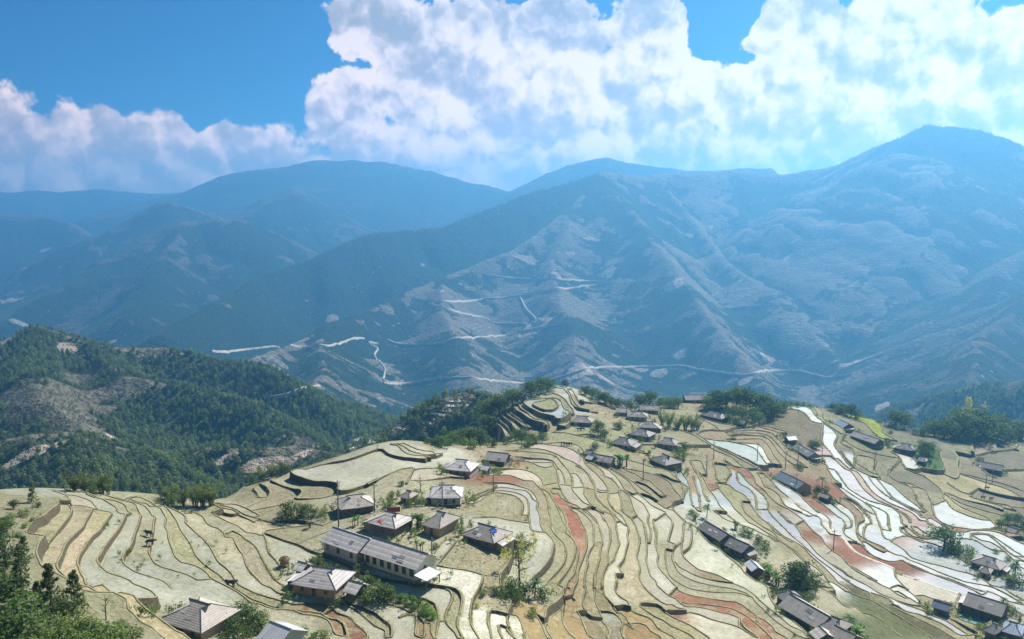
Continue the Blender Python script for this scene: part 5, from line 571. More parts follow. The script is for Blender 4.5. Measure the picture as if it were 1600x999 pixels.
# ---------------------------------------------------------------- sky with a bank of cumulus
world = bpy.data.worlds.new('World'); sc.world = world; world.use_nodes = True
w = NT(world.node_tree); w.n.clear()
def build_sky():
    out = w.node('ShaderNodeOutputWorld'); bg = w.node('ShaderNodeBackground'); bg2 = w.node('ShaderNodeBackground'); mx = w.node('ShaderNodeMixShader')
    sky = w.node('ShaderNodeTexSky', sky_type='NISHITA'); sky.sun_disc = False
    sky.sun_elevation = SUN_EL; sky.sun_rotation = SUN_AZ; sky.altitude = 1500; sky.air_density = 1.0; sky.dust_density = 0.2; sky.ozone_density = 4.0
    tc = w.node('ShaderNodeTexCoord').outputs['Generated']
    sep = w.node('ShaderNodeSeparateXYZ'); w.l.new(tc, sep.inputs[0])
    az = w.math('ARCTAN2', sep.outputs[0], sep.outputs[1]); el = w.math('ARCSINE', sep.outputs[2])
    # clouds stand in a belt above the mountains; higher up the sky is clear
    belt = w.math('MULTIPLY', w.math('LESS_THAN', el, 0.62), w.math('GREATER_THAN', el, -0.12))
    az = w.math('WRAP', az, 1.0472, -1.0472)      # cloud bank repeated out of view round the horizon, added to brighten shadows
    cmb = w.node('ShaderNodeCombineXYZ'); w.l.new(az, cmb.inputs[0]); w.l.new(el, cmb.inputs[1])
    p = cmb.outputs[0]
    n1 = w.noise(p, 11.0, 3, 0.5, dim='2D', color=True); wv = w.vmath('SUBTRACT', n1, (0.5, 0.5, 0.5))
    pw = w.vmath('MULTIPLY_ADD', wv, (0.06, 0.05, 0.0), p)
    d = None
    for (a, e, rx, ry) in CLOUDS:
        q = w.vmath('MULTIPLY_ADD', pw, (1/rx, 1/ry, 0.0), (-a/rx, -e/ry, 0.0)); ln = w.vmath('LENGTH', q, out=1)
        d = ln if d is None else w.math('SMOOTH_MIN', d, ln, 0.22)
    # billows: overlapping rounded puffs of falling size
    def puffs(vec):
        nf = w.noise(vec, 30.0, 3, 0.55, dim='2D', color=True); ve = w.vmath('MULTIPLY_ADD', w.vmath('SUBTRACT', nf, (0.5, 0.5, 0.5)), (0.022, 0.022, 0.0), vec)
        a = w.voro(ve, 8.5, dim='2D'); b = w.voro(ve, 19.0, dim='2D'); c = w.voro(ve, 43.0, dim='2D'); e = w.voro(ve, 95.0, dim='2D')
        def dome(q, k): return w.math('MULTIPLY', w.math('MULTIPLY', q, q), k)
        s_ = w.math('ADD', dome(a, 0.85), dome(b, 0.46)); s_ = w.math('ADD', s_, w.math('ADD', dome(c, 0.24), dome(e, 0.13)))
        return w.math('SUBTRACT', 1.0, s_)
    h0 = puffs(p)
    h1 = puffs(w.vmath('ADD', p, (0.010, 0.016, 0.0)))
    fine = w.noise(p, 55.0, 6, 0.62, dim='2D')
    body = w.math('SUBTRACT', 1.0, d); body = w.math('ADD', body, w.mapr(body, 0.1, 0.35, 0.0, 0.22))
    f = w.math('ADD', body, w.math('MULTIPLY', w.math('SUBTRACT', h0, CLOUD_H), 0.75))
    f = w.math('ADD', f, w.math('MULTIPLY', w.math('SUBTRACT', fine, 0.5), 0.5))
    soft = w.mapr(el, 0.05, 0.15, 0.36, 0.10)
    alpha = w.mapr(f, -0.04, soft, 0, 1, True)
    relief = w.math('SUBTRACT', h0, h1)
    def swell(vec): return w.math('ADD', w.math('MULTIPLY', w.voro(vec, 7.0, dim='2D'), 0.6), w.math('MULTIPLY', w.voro(vec, 15.0, dim='2D'), 0.4))
    pv = w.vmath('MULTIPLY_ADD', wv, (0.03, 0.03, 0.0), p); swl = w.math('SUBTRACT', swell(w.vmath('ADD', pv, (0.022, 0.040, 0.0))), swell(pv))
    lit = w.math('ADD', w.math('ADD', 0.56, w.math('MULTIPLY', relief, 2.4)), w.math('MULTIPLY', swl, 0.7))
    big = w.noise(p, 5.0, 2, 0.5, dim='2D')
    lit = w.math('ADD', lit, w.math('MULTIPLY', w.math('SUBTRACT', big, 0.5), 0.6))
    lit = w.math('ADD', lit, w.math('MULTIPLY', w.math('SUBTRACT', fine, 0.5), 0.30))
    # thin sunward edges glow, deep bases are grey
    lit = w.math('ADD', lit, w.mapr(f, 0.0, 0.7, 0.14, -0.10))
    lit = w.math('ADD', lit, w.mapr(el, 0.02, 0.20, -0.10, 0.06))
    lit = w.math('ADD', lit, w.mapr(az, -0.5, 0.55, -0.06, 0.16))
    lit = w.math('MULTIPLY', lit, 1.0, clamp=True)
    ramp = w.node('ShaderNodeValToRGB'); w.l.new(lit, ramp.inputs[0]); cr = ramp.color_ramp
    cr.elements[0].position = 0.0; cr.elements[0].color = (0.36, 0.40, 0.50, 1)
    cr.elements[1].position = 1.0; cr.elements[1].color = (1.0, 0.99, 0.97, 1)
    e1 = cr.elements.new(0.35); e1.color = (0.50, 0.53, 0.62, 1); e2 = cr.elements.new(0.66); e2.color = (0.76, 0.78, 0.85, 1)
    skyc = w.vmath('SCALE', sky.outputs[0]); skyc.node.inputs['Scale'].default_value = SKY_STRENGTH
    skyc = w.vmath('MULTIPLY', skyc, SKY_TINT)
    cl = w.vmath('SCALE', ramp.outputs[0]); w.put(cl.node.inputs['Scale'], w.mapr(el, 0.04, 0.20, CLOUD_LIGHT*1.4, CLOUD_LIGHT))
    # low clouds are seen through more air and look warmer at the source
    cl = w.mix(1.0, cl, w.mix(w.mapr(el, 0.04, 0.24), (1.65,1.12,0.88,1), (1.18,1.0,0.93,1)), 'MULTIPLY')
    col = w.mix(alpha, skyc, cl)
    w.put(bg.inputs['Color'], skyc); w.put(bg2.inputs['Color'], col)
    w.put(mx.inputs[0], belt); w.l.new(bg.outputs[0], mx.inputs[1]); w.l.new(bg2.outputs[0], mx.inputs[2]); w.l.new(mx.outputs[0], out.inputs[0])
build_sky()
world.cycles.sampling_method = 'NONE'

# ---------------------------------------------------------------- mesh helpers
RNG = random.Random(7)
def smooth_obj(me): me.polygons.foreach_set('use_smooth', np.ones(len(me.polygons), bool))
def mesh_np(name, V, Fq, mat=None, smooth=True, attrs=None):
    """mesh from numpy vertices and an (n,3) or (n,4) face array"""
    V = np.asarray(V, np.float32); Fq = np.asarray(Fq, np.int32); k = Fq.shape[1]
    me = bpy.data.meshes.new(name); me.vertices.add(len(V)); me.vertices.foreach_set('co', V.ravel())
    me.loops.add(Fq.size); me.loops.foreach_set('vertex_index', Fq.ravel())
    me.polygons.add(len(Fq)); me.polygons.foreach_set('loop_start', np.arange(0, Fq.size, k, dtype=np.int32))
    if smooth: me.polygons.foreach_set('use_smooth', np.ones(len(Fq), bool))
    for an, (ty, dat) in (attrs or {}).items():
        at = me.attributes.new(an, ty, 'POINT')
        at.data.foreach_set('color' if ty == 'FLOAT_COLOR' else 'value', np.asarray(dat, np.float32).ravel())
    if mat: me.materials.append(mat)
    me.update(); me.validate(clean_customdata=False)
    return me
def link(name, data, parent=None, loc=None, rotz=None, scale=None, **props):
    o = bpy.data.objects.new(name, data); COL.objects.link(o)
    if parent: o.parent = parent
    if loc is not None: o.location = loc
    if rotz is not None: o.rotation_euler = (0, 0, rotz)
    if scale is not None: o.scale = scale
    for k, v in props.items():
        if v is not None: o[k] = v
    return o
class MB:
    """collects quads/tris in plain lists"""
    def __init__(s): s.v = []; s.f = []
    def quad(s, a, b, c, d): n = len(s.v); s.v += [a, b, c, d]; s.f.append((n, n+1, n+2, n+3))
    def tri(s, a, b, c): n = len(s.v); s.v += [a, b, c]; s.f.append((n, n+1, n+2))
    def box(s, x0, x1, y0, y1, z0, z1):
        n = len(s.v); s.v += [(x0,y0,z0),(x1,y0,z0),(x1,y1,z0),(x0,y1,z0),(x0,y0,z1),(x1,y0,z1),(x1,y1,z1),(x0,y1,z1)]
        s.f += [(n,n+3,n+2,n+1),(n+4,n+5,n+6,n+7),(n,n+1,n+5,n+4),(n+1,n+2,n+6,n+5),(n+2,n+3,n+7,n+6),(n+3,n,n+4,n+7)]
    def slab(s, P, t):
        """a thick sheet: the polygon P (list of points) and its copy t below"""
        n = len(s.v); k = len(P); s.v += [tuple(p) for p in P]+[(p[0],p[1],p[2]-t) for p in P]
        s.f.append(tuple(range(n, n+k))); s.f.append(tuple(range(n+2*k-1, n+k-1, -1)))
        for i in range(k): j = (i+1) % k; s.f.append((n+i, n+k+i, n+k+j, n+j))
    def tube(s, path, radii, sides=6, cap=True):
        rings = []
        for i, p in enumerate(path):
            p = Vector(p); a = Vector(path[max(0, i-1)]); b = Vector(path[min(len(path)-1, i+1)]); t = (b-a)
            t = t.normalized() if t.length > 1e-6 else Vector((0,0,1))
            u = t.cross(Vector((0.3, 0.9, 0.1))).normalized(); v = t.cross(u); n = len(s.v)
            for k in range(sides):
                an = 2*math.pi*k/sides; s.v.append(tuple(p+(u*math.cos(an)+v*math.sin(an))*radii[i]))
            rings.append(n)
        for i in range(len(rings)-1):
            for k in range(sides):
                j = (k+1) % sides; s.f.append((rings[i]+k, rings[i]+j, rings[i+1]+j, rings[i+1]+k))
        if cap: s.f.append(tuple(rings[0]+k for k in range(sides))[::-1]); s.f.append(tuple(rings[-1]+k for k in range(sides)))
    def mesh(s, name, mat, smooth=False):
        me = bpy.data.meshes.new(name); me.from_pydata(s.v, [], s.f)
        if mat: me.materials.append(mat)
        if smooth: smooth_obj(me)
        me.update(); return me

# ---------------------------------------------------------------- materials
def material(name):
    m = bpy.data.materials.new(name); m.use_nodes = True; t = NT(m.node_tree); t.n.clear()
    out = t.node('ShaderNodeOutputMaterial'); bs = t.node('ShaderNodeBsdfPrincipled'); t.l.new(bs.outputs[0], out.inputs[0])
    t.bs = bs; t.out = out; t.m = m; return t
def bump(t, h, strength, dist):
    b = t.node('ShaderNodeBump'); b.inputs['Strength'].default_value = strength; b.inputs['Distance'].default_value = dist
    t.put(b.inputs['Height'], h); t.l.new(b.outputs[0], t.bs.inputs['Normal'])
def simple(name, c1, c2, scale=3.0, rough=0.9, bstr=0.3, bdist=0.05, detail=5, obj_var=0.0):
    t = material(name); co = t.node('ShaderNodeTexCoord').outputs['Object']
    n = t.noise(co, scale, detail, 0.6); f = t.mapr(n, 0.3, 0.7, 0, 1)
    c = t.mix(f, tuple(c1)+(1,), tuple(c2)+(1,))
    if obj_var:
        r = t.node('ShaderNodeObjectInfo').outputs['Random']; v = t.mapr(r, 0, 1, 1-obj_var, 1+obj_var)
        c = t.mix(1.0, c, v, 'MULTIPLY')
    t.put(t.bs.inputs['Base Color'], c); t.bs.inputs['Roughness'].default_value = rough
    if bstr: bump(t, n, bstr, bdist)
    return t.m

# ---------------------------------------------------------------- valley sides and mountains
def mat_mountain(name, forest, scrub, dry, fpos, terr, steps=False):
    t = material(name); p = t.pos(); sep = t.node('ShaderNodeSeparateXYZ'); t.l.new(p, sep.inputs[0])
    nm = t.noise(p, 1/38, 5, 0.65); nf = t.noise(p, 1/7, 4, 0.7)
    # woods hold the gullies and patches; dry scrub elsewhere
    wf = t.math('ADD', t.attr('wood'), t.math('MULTIPLY', t.math('SUBTRACT', nm, 0.5), 0.9))
    wood = t.mapr(wf, 0.42, 0.58, 0, 1, True)
    sc_ = t.mix(t.mapr(nf, 0.35, 0.65), tuple(scrub)+(1,), tuple(dry)+(1,))
    sc_ = t.mix(t.mapr(nm, 0.45, 0.75), sc_, (scrub[0]*1.05, scrub[1]*0.85, scrub[2]*0.8, 1))
    fo = t.mix(t.mapr(nf, 0.3, 0.7), tuple(forest)+(1,), (forest[0]*2.1, forest[1]*1.9, forest[2]*1.6, 1))
    col = t.mix(wood, sc_, fo)
    if terr:
        # narrow dry field terraces following the contours
        zz = t.math('ADD', sep.outputs[2], t.math('ADD', t.math('MULTIPLY', nm, 17.0), t.math('MULTIPLY', nf, 3.0)))
        band = t.math('FRACT', t.math('DIVIDE', zz, 6.4)); line = t.math('MULTIPLY', t.mapr(band, 0.55, 0.75), t.mapr(band, 0.98, 0.85))
        tm = t.noise(p, 1/120, 4, 0.6, 0.8); area = t.math('MULTIPLY', t.mapr(tm, 0.44, 0.56, 0, 1, True), t.math('SUBTRACT', 1.0, wood))
        col = t.mix(t.math('MULTIPLY', t.math('MULTIPLY', line, area), terr), col, (0.29, 0.26, 0.20, 1))
    vs_ = t.voro(p, 1/26); sp_ = t.mapr(vs_, 0.13, 0.08); col = t.mix(t.math('MULTIPLY', sp_, t.mapr(t.noise(p, 1/150, 3), 0.48, 0.6)), col, (0.42,0.36,0.29,1))
    bare = t.mapr(t.math('ADD', t.attr('bare'), t.math('MULTIPLY', t.math('SUBTRACT', nm, 0.5), 1.3)), 0.36, 0.52, 0, 1, True)
    col = t.mix(bare, col, t.mix(t.mapr(nf, 0.4, 0.6), (0.52, 0.44, 0.34, 1), (0.40, 0.30, 0.22, 1)))
    if steps:      # tiny paddies stepping down the spur
        sb = t.math('FRACT', t.math('DIVIDE', sep.outputs[2], 1.9)); sl = t.math('MULTIPLY', t.mapr(sb, 0.45, 0.6), t.mapr(sb, 1.0, 0.9))
        col = t.mix(t.mapr(t.math('ADD', t.attr('steps'), t.math('MULTIPLY', t.math('SUBTRACT', nm, 0.5), 0.5)), 0.4, 0.5), col, t.mix(sl, (0.06,0.055,0.035,1), (0.50,0.47,0.40,1)))
    t.put(t.bs.inputs['Base Color'], col); t.bs.inputs['Roughness'].default_value = 0.95; t.bs.inputs['Specular IOR Level'].default_value = 0.1
    hb = t.math('ADD', t.math('MULTIPLY', nf, 1.0), t.math('MULTIPLY', t.math('MULTIPLY', wood, nf), 2.0)); hb = t.math('ADD', hb, t.math('MULTIPLY', nm, 3.0))
    bump(t, hb, 1.0, 5.0)
    return t.m
M_FAR = [mat_mountain('hill_forest', (0.045,0.062,0.035), (0.10,0.095,0.07), (0.16,0.15,0.10), 0.98, 0.3, True),
         mat_mountain('mountain_slope', (0.016,0.030,0.019), (0.125,0.105,0.076), (0.19,0.165,0.12), 1.08, 0.7),
         mat_mountain('mountain_slope_right', (0.016,0.030,0.018), (0.06,0.058,0.043), (0.10,0.097,0.07), 1.02, 0.4),
         mat_mountain('dark_hills', (0.014,0.024,0.014), (0.06,0.052,0.042), (0.10,0.09,0.07), 1.00, 0.3),
         mat_mountain('far_ranges', (0.016,0.028,0.018), (0.05,0.047,0.038), (0.08,0.073,0.06), 0.98, 0.0)]
FAR = {}
def px_np(x, y, z):
    p_ = math.atan(169.5/1256.0); c_, s_ = math.cos(p_), math.sin(p_); zz = z-CZ; w_ = np.maximum(c_*y-s_*zz, 1.0); return 800+1256*x/w_, 499.5-1256*(s_*y+c_*zz)/w_
def build_far():
    nth, nr = 1000, 560
    th = np.radians(np.linspace(-44, 44, nth)); rr = np.exp(np.linspace(math.log(300), math.log(6900), nr))
    Th, Rr = np.meshgrid(th, rr); x = Rr*np.sin(Th); y = Rr*np.cos(Th)
    z, g = far_z(x, y, RIDGES)
    # keep the near rim below the village hill
    hz = HILL(x[:130], y[:130]); ov_ = Rr[:130]-np.interp(Th[:130], HILL.cth, HILL.cr); z[:130] = np.where(ov_ < 35, np.minimum(z[:130], hz-4-np.clip(-ov_*0.2, 0, 20)), z[:130])
    # convexity: positive in gullies
    sm = z.copy()
    for k in range(6): sm[1:-1,1:-1] = (sm[:-2,1:-1]+sm[2:,1:-1]+sm[1:-1,:-2]+sm[1:-1,2:])/4
    gul = np.clip((sm-z)/(0.0022*Rr), -1, 1)
    # woods: gullies, shaded flanks and patches
    pxx, pyy = px_np(x, y, z)
    wood = 0.5+0.75*fbm(x/170, y/170, 4, 81)+0.35*fbm(x/38, y/38, 3, 91)+0.55*gul
    wood += np.select([g == 0, g == 1, g == 2, g == 3, g == 4], [0.36, 0.0, 0.14, 0.24, 0.25], 0.0)
    sa = np.interp(pxx, [250, 390, 440, 520, 600, 700, 800, 890, 945, 1100], [560, 562, 550, 510, 478, 435, 390, 330, 269, 240]); wood += np.where(g == 1, 1.0*np.clip((sa-pyy)/14, 0, 1), 0)  # dense dark woods on this flank also put its shade into the colour
    for (ux, uy, rx_, ry_, a_) in ((30,545,70,35,.5),(340,600,120,45,.6),(330,660,170,40,.55),(150,620,120,60,-.5),(60,640,110,40,-.45),(250,720,120,25,.25),(480,640,60,40,.35),(700,650,70,40,.7),(600,690,60,20,.3),(640,575,150,40,-.1),(1540,630,90,30,.5)):
        wood += np.where((g == 0) | (g == 2) | (ux > 560), a_*np.clip(1.3-np.hypot((pxx-ux)/rx_, (pyy-uy)/ry_), 0, 1), 0)
    steps = np.zeros_like(z)
    for (ux, uy, rx_, ry_) in ((715,632,26,9),(690,648,24,9),(665,662,20,8),(625,672,16,8),(570,690,26,8),(545,698,14,5)): steps = np.maximum(steps, np.where(g == 0, np.clip(1.2-np.hypot((pxx-ux)/rx_, (pyy-uy)/ry_), 0, 1), 0))
    wood = np.clip(wood-steps*2, 0, 1)
    bare = np.zeros_like(z)
    for (bx, by, rx, ry) in BARE:
        az = math.atan2(bx, by); dx = (x-bx)*math.cos(az)-(y-by)*math.sin(az); dy = (x-bx)*math.sin(az)+(y-by)*math.cos(az)
        far_k = 1.0 if math.hypot(bx, by) < 2200 else 0.72
        bare = np.maximum(bare, far_k*np.clip(1.35-np.hypot(dx/(rx*1.15), dy/(ry*0.85)), 0, 1))
    V = np.stack([x, y, z], -1).reshape(-1, 3)
    idx = np.arange(nth*nr).reshape(nr, nth); Q = np.stack([idx[:-1,:-1], idx[:-1,1:], idx[1:,1:], idx[1:,:-1]], -1).reshape(-1, 4)
    gq = g[:-1,:-1].ravel().copy(); gq[gq < 0] = 1
    names = ['forested_hills', 'mountain', 'valley_hills', 'dark_hills', 'far_mountains']
    for k in range(5):
        q = Q[gq == k]; u, inv = np.unique(q, return_inverse=True)
        me = mesh_np(names[k], V[u], inv.reshape(-1, 4), M_FAR[k], True, {'wood': ('FLOAT', wood.ravel()[u]), 'steps': ('FLOAT', steps.ravel()[u]), 'bare': ('FLOAT', bare.ravel()[u])})
        link(names[k], me, kind='structure')
    FAR.update(th=th, lr=np.log(rr), z=z, g=g, gul=wood, bare=bare, r=rr)
def far_at(x, y):
    """sample the built slope (bilinear)"""
    th = np.arctan2(x, y); lr = np.log(np.hypot(x, y)); t = FAR['th']; l = FAR['lr']
    i = np.clip((th-t[0])/(t[1]-t[0]), 0, len(t)-1.001); j = np.clip((lr-l[0])/(l[1]-l[0]), 0, len(l)-1.001)
    i0 = i.astype(int); j0 = j.astype(int); a = i-i0; b = j-j0; z = FAR['z']
    zz = (z[j0,i0]*(1-a)+z[j0,i0+1]*a)*(1-b)+(z[j0+1,i0]*(1-a)+z[j0+1,i0+1]*a)*b
    return zz, FAR['g'][j0,i0], FAR['gul'][j0,i0], FAR['bare'][j0,i0]
HILL = Hill(ANCHORS, CREST)
build_far()
M_ROAD = simple('dirt_road', (0.52,0.44,0.35), (0.42,0.35,0.27), 0.2, 0.95, 0)
def build_roads():
    for k, pl in enumerate(ROADS):
        P = np.array(pl, float)
        if len(P) < 3: continue
        # resample and smooth
        s = np.r_[0, np.cumsum(np.hypot(*np.diff(P, axis=0).T))]; n = max(6, int(s[-1]/9)); u = np.linspace(0, s[-1], n)
        P = np.stack([np.interp(u, s, P[:,0]), np.interp(u, s, P[:,1])], -1)
        for it in range(1): P[1:-1] = (P[:-2]+2*P[1:-1]+P[2:])/4
        t = np.gradient(P, axis=0); t /= np.maximum(np.hypot(t[:,0], t[:,1]), 1e-6)[:,None]; nn = np.stack([-t[:,1], t[:,0]], -1)
        W = np.hypot(P[:,0], P[:,1])*0.0008
        z0 = far_at(P[:,0], P[:,1])[0]
        for it in range(2): z0[1:-1] = (z0[:-2]+2*z0[1:-1]+z0[2:])/4
        z = np.maximum(z0, far_at(P[:,0], P[:,1])[0])+2.6
        A = np.c_[P+nn*W[:,None], z]; B = np.c_[P-nn*W[:,None], z]; A2 = np.c_[P+nn*W[:,None]*1.8, z-8]; B2 = np.c_[P-nn*W[:,None]*1.8, z-8]
        m = len(P); V = np.vstack([A2, A, B, B2]); i = np.arange(m-1)
        Fq = np.vstack([np.stack([i+r*m, i+1+r*m, i+1+(r+1)*m, i+(r+1)*m], -1) for r in range(3)])
        link('road', mesh_np('road', V, Fq, M_ROAD), kind='structure')
build_roads()

# ---------------------------------------------------------------- the terraced hillside
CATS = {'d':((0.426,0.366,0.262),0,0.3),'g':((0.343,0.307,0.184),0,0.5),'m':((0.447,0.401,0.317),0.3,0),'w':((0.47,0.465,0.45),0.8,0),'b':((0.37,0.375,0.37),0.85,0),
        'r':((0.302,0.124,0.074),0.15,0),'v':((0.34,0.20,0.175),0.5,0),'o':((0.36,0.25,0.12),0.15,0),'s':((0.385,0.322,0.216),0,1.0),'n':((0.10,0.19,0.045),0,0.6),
        'k':((0.276,0.233,0.170),0,0.4),'y':((0.34,0.39,0.06),0,0.6),'c':((0.78,0.70,0.60),0,0),'e':((0.145,0.15,0.072),0,0.7),'t':((0.374,0.292,0.202),0,0.3),'p':((0.17,0.36,0.37),1,0)}
GROUND = (0.335,0.288,0.19)
def mat_field():
    t = material('terrace_soil'); p = t.pos(); c = t.attr('tint', 'Color'); wet = t.attr('wet'); stub = t.attr('stub')
    n1 = t.noise(p, 0.16, 5, 0.6); n2 = t.noise(p, 0.9, 5, 0.65); n3 = t.noise(p, 4.5, 3, 0.7)
    col = t.mix(t.math('MULTIPLY', t.mapr(n1, 0.35, 0.65), 0.6), c, t.mix(1.0, c, (0.72,0.76,0.62,1), 'MULTIPLY'))
    col = t.mix(t.math('MULTIPLY', t.mapr(n2, 0.42, 0.68), 0.6), col, t.mix(1.0, col, (0.70,0.68,0.56,1), 'MULTIPLY'))
    n4 = t.noise(p, 2.1, 4, 0.7); col = t.mix(t.math('MULTIPLY', t.mapr(n4, 0.40, 0.62), t.mapr(wet, 0.0, 0.9, 0.42, 0.12)), col, t.mix(1.0, col, (0.62,0.60,0.50,1), 'MULTIPLY'))
    n5 = t.noise(p, 0.33, 4, 0.6, 0.8); col = t.mix(t.math('MULTIPLY', t.mapr(n5, 0.52, 0.68), t.mapr(wet, 0.0, 0.6, 0.45, 0.1)), col, t.mix(1.0, col, (0.72,0.77,0.52,1), 'MULTIPLY'))
    # broad blotches of damp and bleached soil
    n6 = t.noise(p, 0.055, 5, 0.65, 1.0); col = t.mix(1.0, col, t.mapr(n6, 0.32, 0.68, 0.86, 1.18), 'MULTIPLY')
    # grass tufts on dry ground, stubble on harvested plots
    dry = t.math('SUBTRACT', 1.0, t.mapr(wet, 0.15, 0.5)); tuft = t.math('MULTIPLY', t.math('MULTIPLY', t.mapr(n3, 0.50, 0.62), dry), t.mapr(n1, 0.3, 0.6))
    col = t.mix(t.math('MULTIPLY', tuft, 0.45), col, (0.19,0.175,0.08,1))
    v = t.voro(p, 1.25, rand=0.75); dot = t.math('MULTIPLY', t.mapr(v, 0.30, 0.16), stub)
    col = t.mix(t.math('MULTIPLY', dot, 0.6), col, (0.10,0.085,0.05,1))
    # grass creeping in from the banks, furrows running along them
    ed = t.attr('edge'); fr = t.mapr(t.math('ADD', ed, t.math('MULTIPLY', t.math('SUBTRACT', n2, 0.5), 3.4)), 0.9, -0.4, 0, 0.6, True)
    col = t.mix(t.math('MULTIPLY', fr, t.mapr(wet, 0.3, 1.0, 1.0, 0.55)), col, t.mix(t.mapr(n4, 0.35, 0.65), (0.36,0.325,0.21,1), (0.23,0.22,0.11,1)))
    fu = t.math('FRACT', t.math('ADD', t.math('DIVIDE', ed, 1.25), t.math('MULTIPLY', n2, 0.8))); fl = t.math('MULTIPLY', t.mapr(fu, 0.7, 0.85), t.mapr(fu, 1.0, 0.9))
    col = t.mix(t.math('MULTIPLY', t.math('MULTIPLY', fl, dry), t.mapr(n1, 0.35, 0.6, 0.15, 0.6)), col, t.mix(1.0, col, (0.55,0.52,0.42,1), 'MULTIPLY'))
    # drying films of mud on the flooded plots
    mud = t.math('MULTIPLY', t.mapr(t.noise(p, 0.11, 6, 0.62, 1.2), 0.50, 0.64), t.mapr(wet, 0.3, 0.9))
    col = t.mix(t.math('MULTIPLY', mud, 0.5), col, t.mix(1.0, col, (0.74,0.66,0.56,1), 'MULTIPLY'))
    sp_ = t.mapr(t.noise(p, 1.7, 5, 0.75), 0.3, 0.7, 0.72, 1.25); sp_ = t.mix(t.mapr(wet, 0.2, 0.8), sp_, (1,1,1,1)); col = t.mix(1.0, col, sp_, 'MULTIPLY')
    t.put(t.bs.inputs['Base Color'], col)
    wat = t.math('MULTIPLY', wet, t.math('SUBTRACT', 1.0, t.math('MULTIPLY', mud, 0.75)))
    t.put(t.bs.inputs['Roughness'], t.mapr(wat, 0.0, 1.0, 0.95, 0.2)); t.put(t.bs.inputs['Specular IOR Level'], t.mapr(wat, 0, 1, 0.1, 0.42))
    b = t.node('ShaderNodeBump'); t.put(b.inputs['Strength'], t.mapr(wat, 0, 0.8, 0.9, 0.02)); b.inputs['Distance'].default_value = 0.12
    hh = t.math('ADD', t.math('ADD', n3, t.math('MULTIPLY', n2, 1.2)), t.math('MULTIPLY', dot, 1.2)); t.put(b.inputs['Height'], hh); t.l.new(b.outputs[0], t.bs.inputs['Normal'])
    return t.m
def mat_bank():
    t = material('grassy_bank'); p = t.pos(); n = t.noise(p, 0.5, 5, 0.65); n2 = t.noise(p, 3.0, 3, 0.7)
    nz = t.node('ShaderNodeSeparateXYZ'); t.l.new(t.node('ShaderNodeNewGeometry').outputs['True Normal'], nz.inputs[0])
    top = t.mix(t.mapr(n, 0.35, 0.65), (0.31,0.28,0.165,1), (0.21,0.20,0.095,1)); side = t.mix(t.mapr(n2, 0.4, 0.6), (0.06,0.047,0.032,1), (0.10,0.085,0.05,1))  # sides are bare earth, darkened further to put the risers' shade into colour
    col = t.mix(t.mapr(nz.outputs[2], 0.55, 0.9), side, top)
    t.put(t.bs.inputs['Base Color'], col); t.bs.inputs['Roughness'].default_value = 0.95; t.bs.inputs['Specular IOR Level'].default_value = 0.1
    bump(t, n2, 0.6, 0.15); return t.m
M_FIELD = mat_field(); M_BANK = mat_bank(); M_PATH = simple('trodden_path', (0.52,0.46,0.36), (0.42,0.37,0.28), 0.6, 0.95, 0.2)

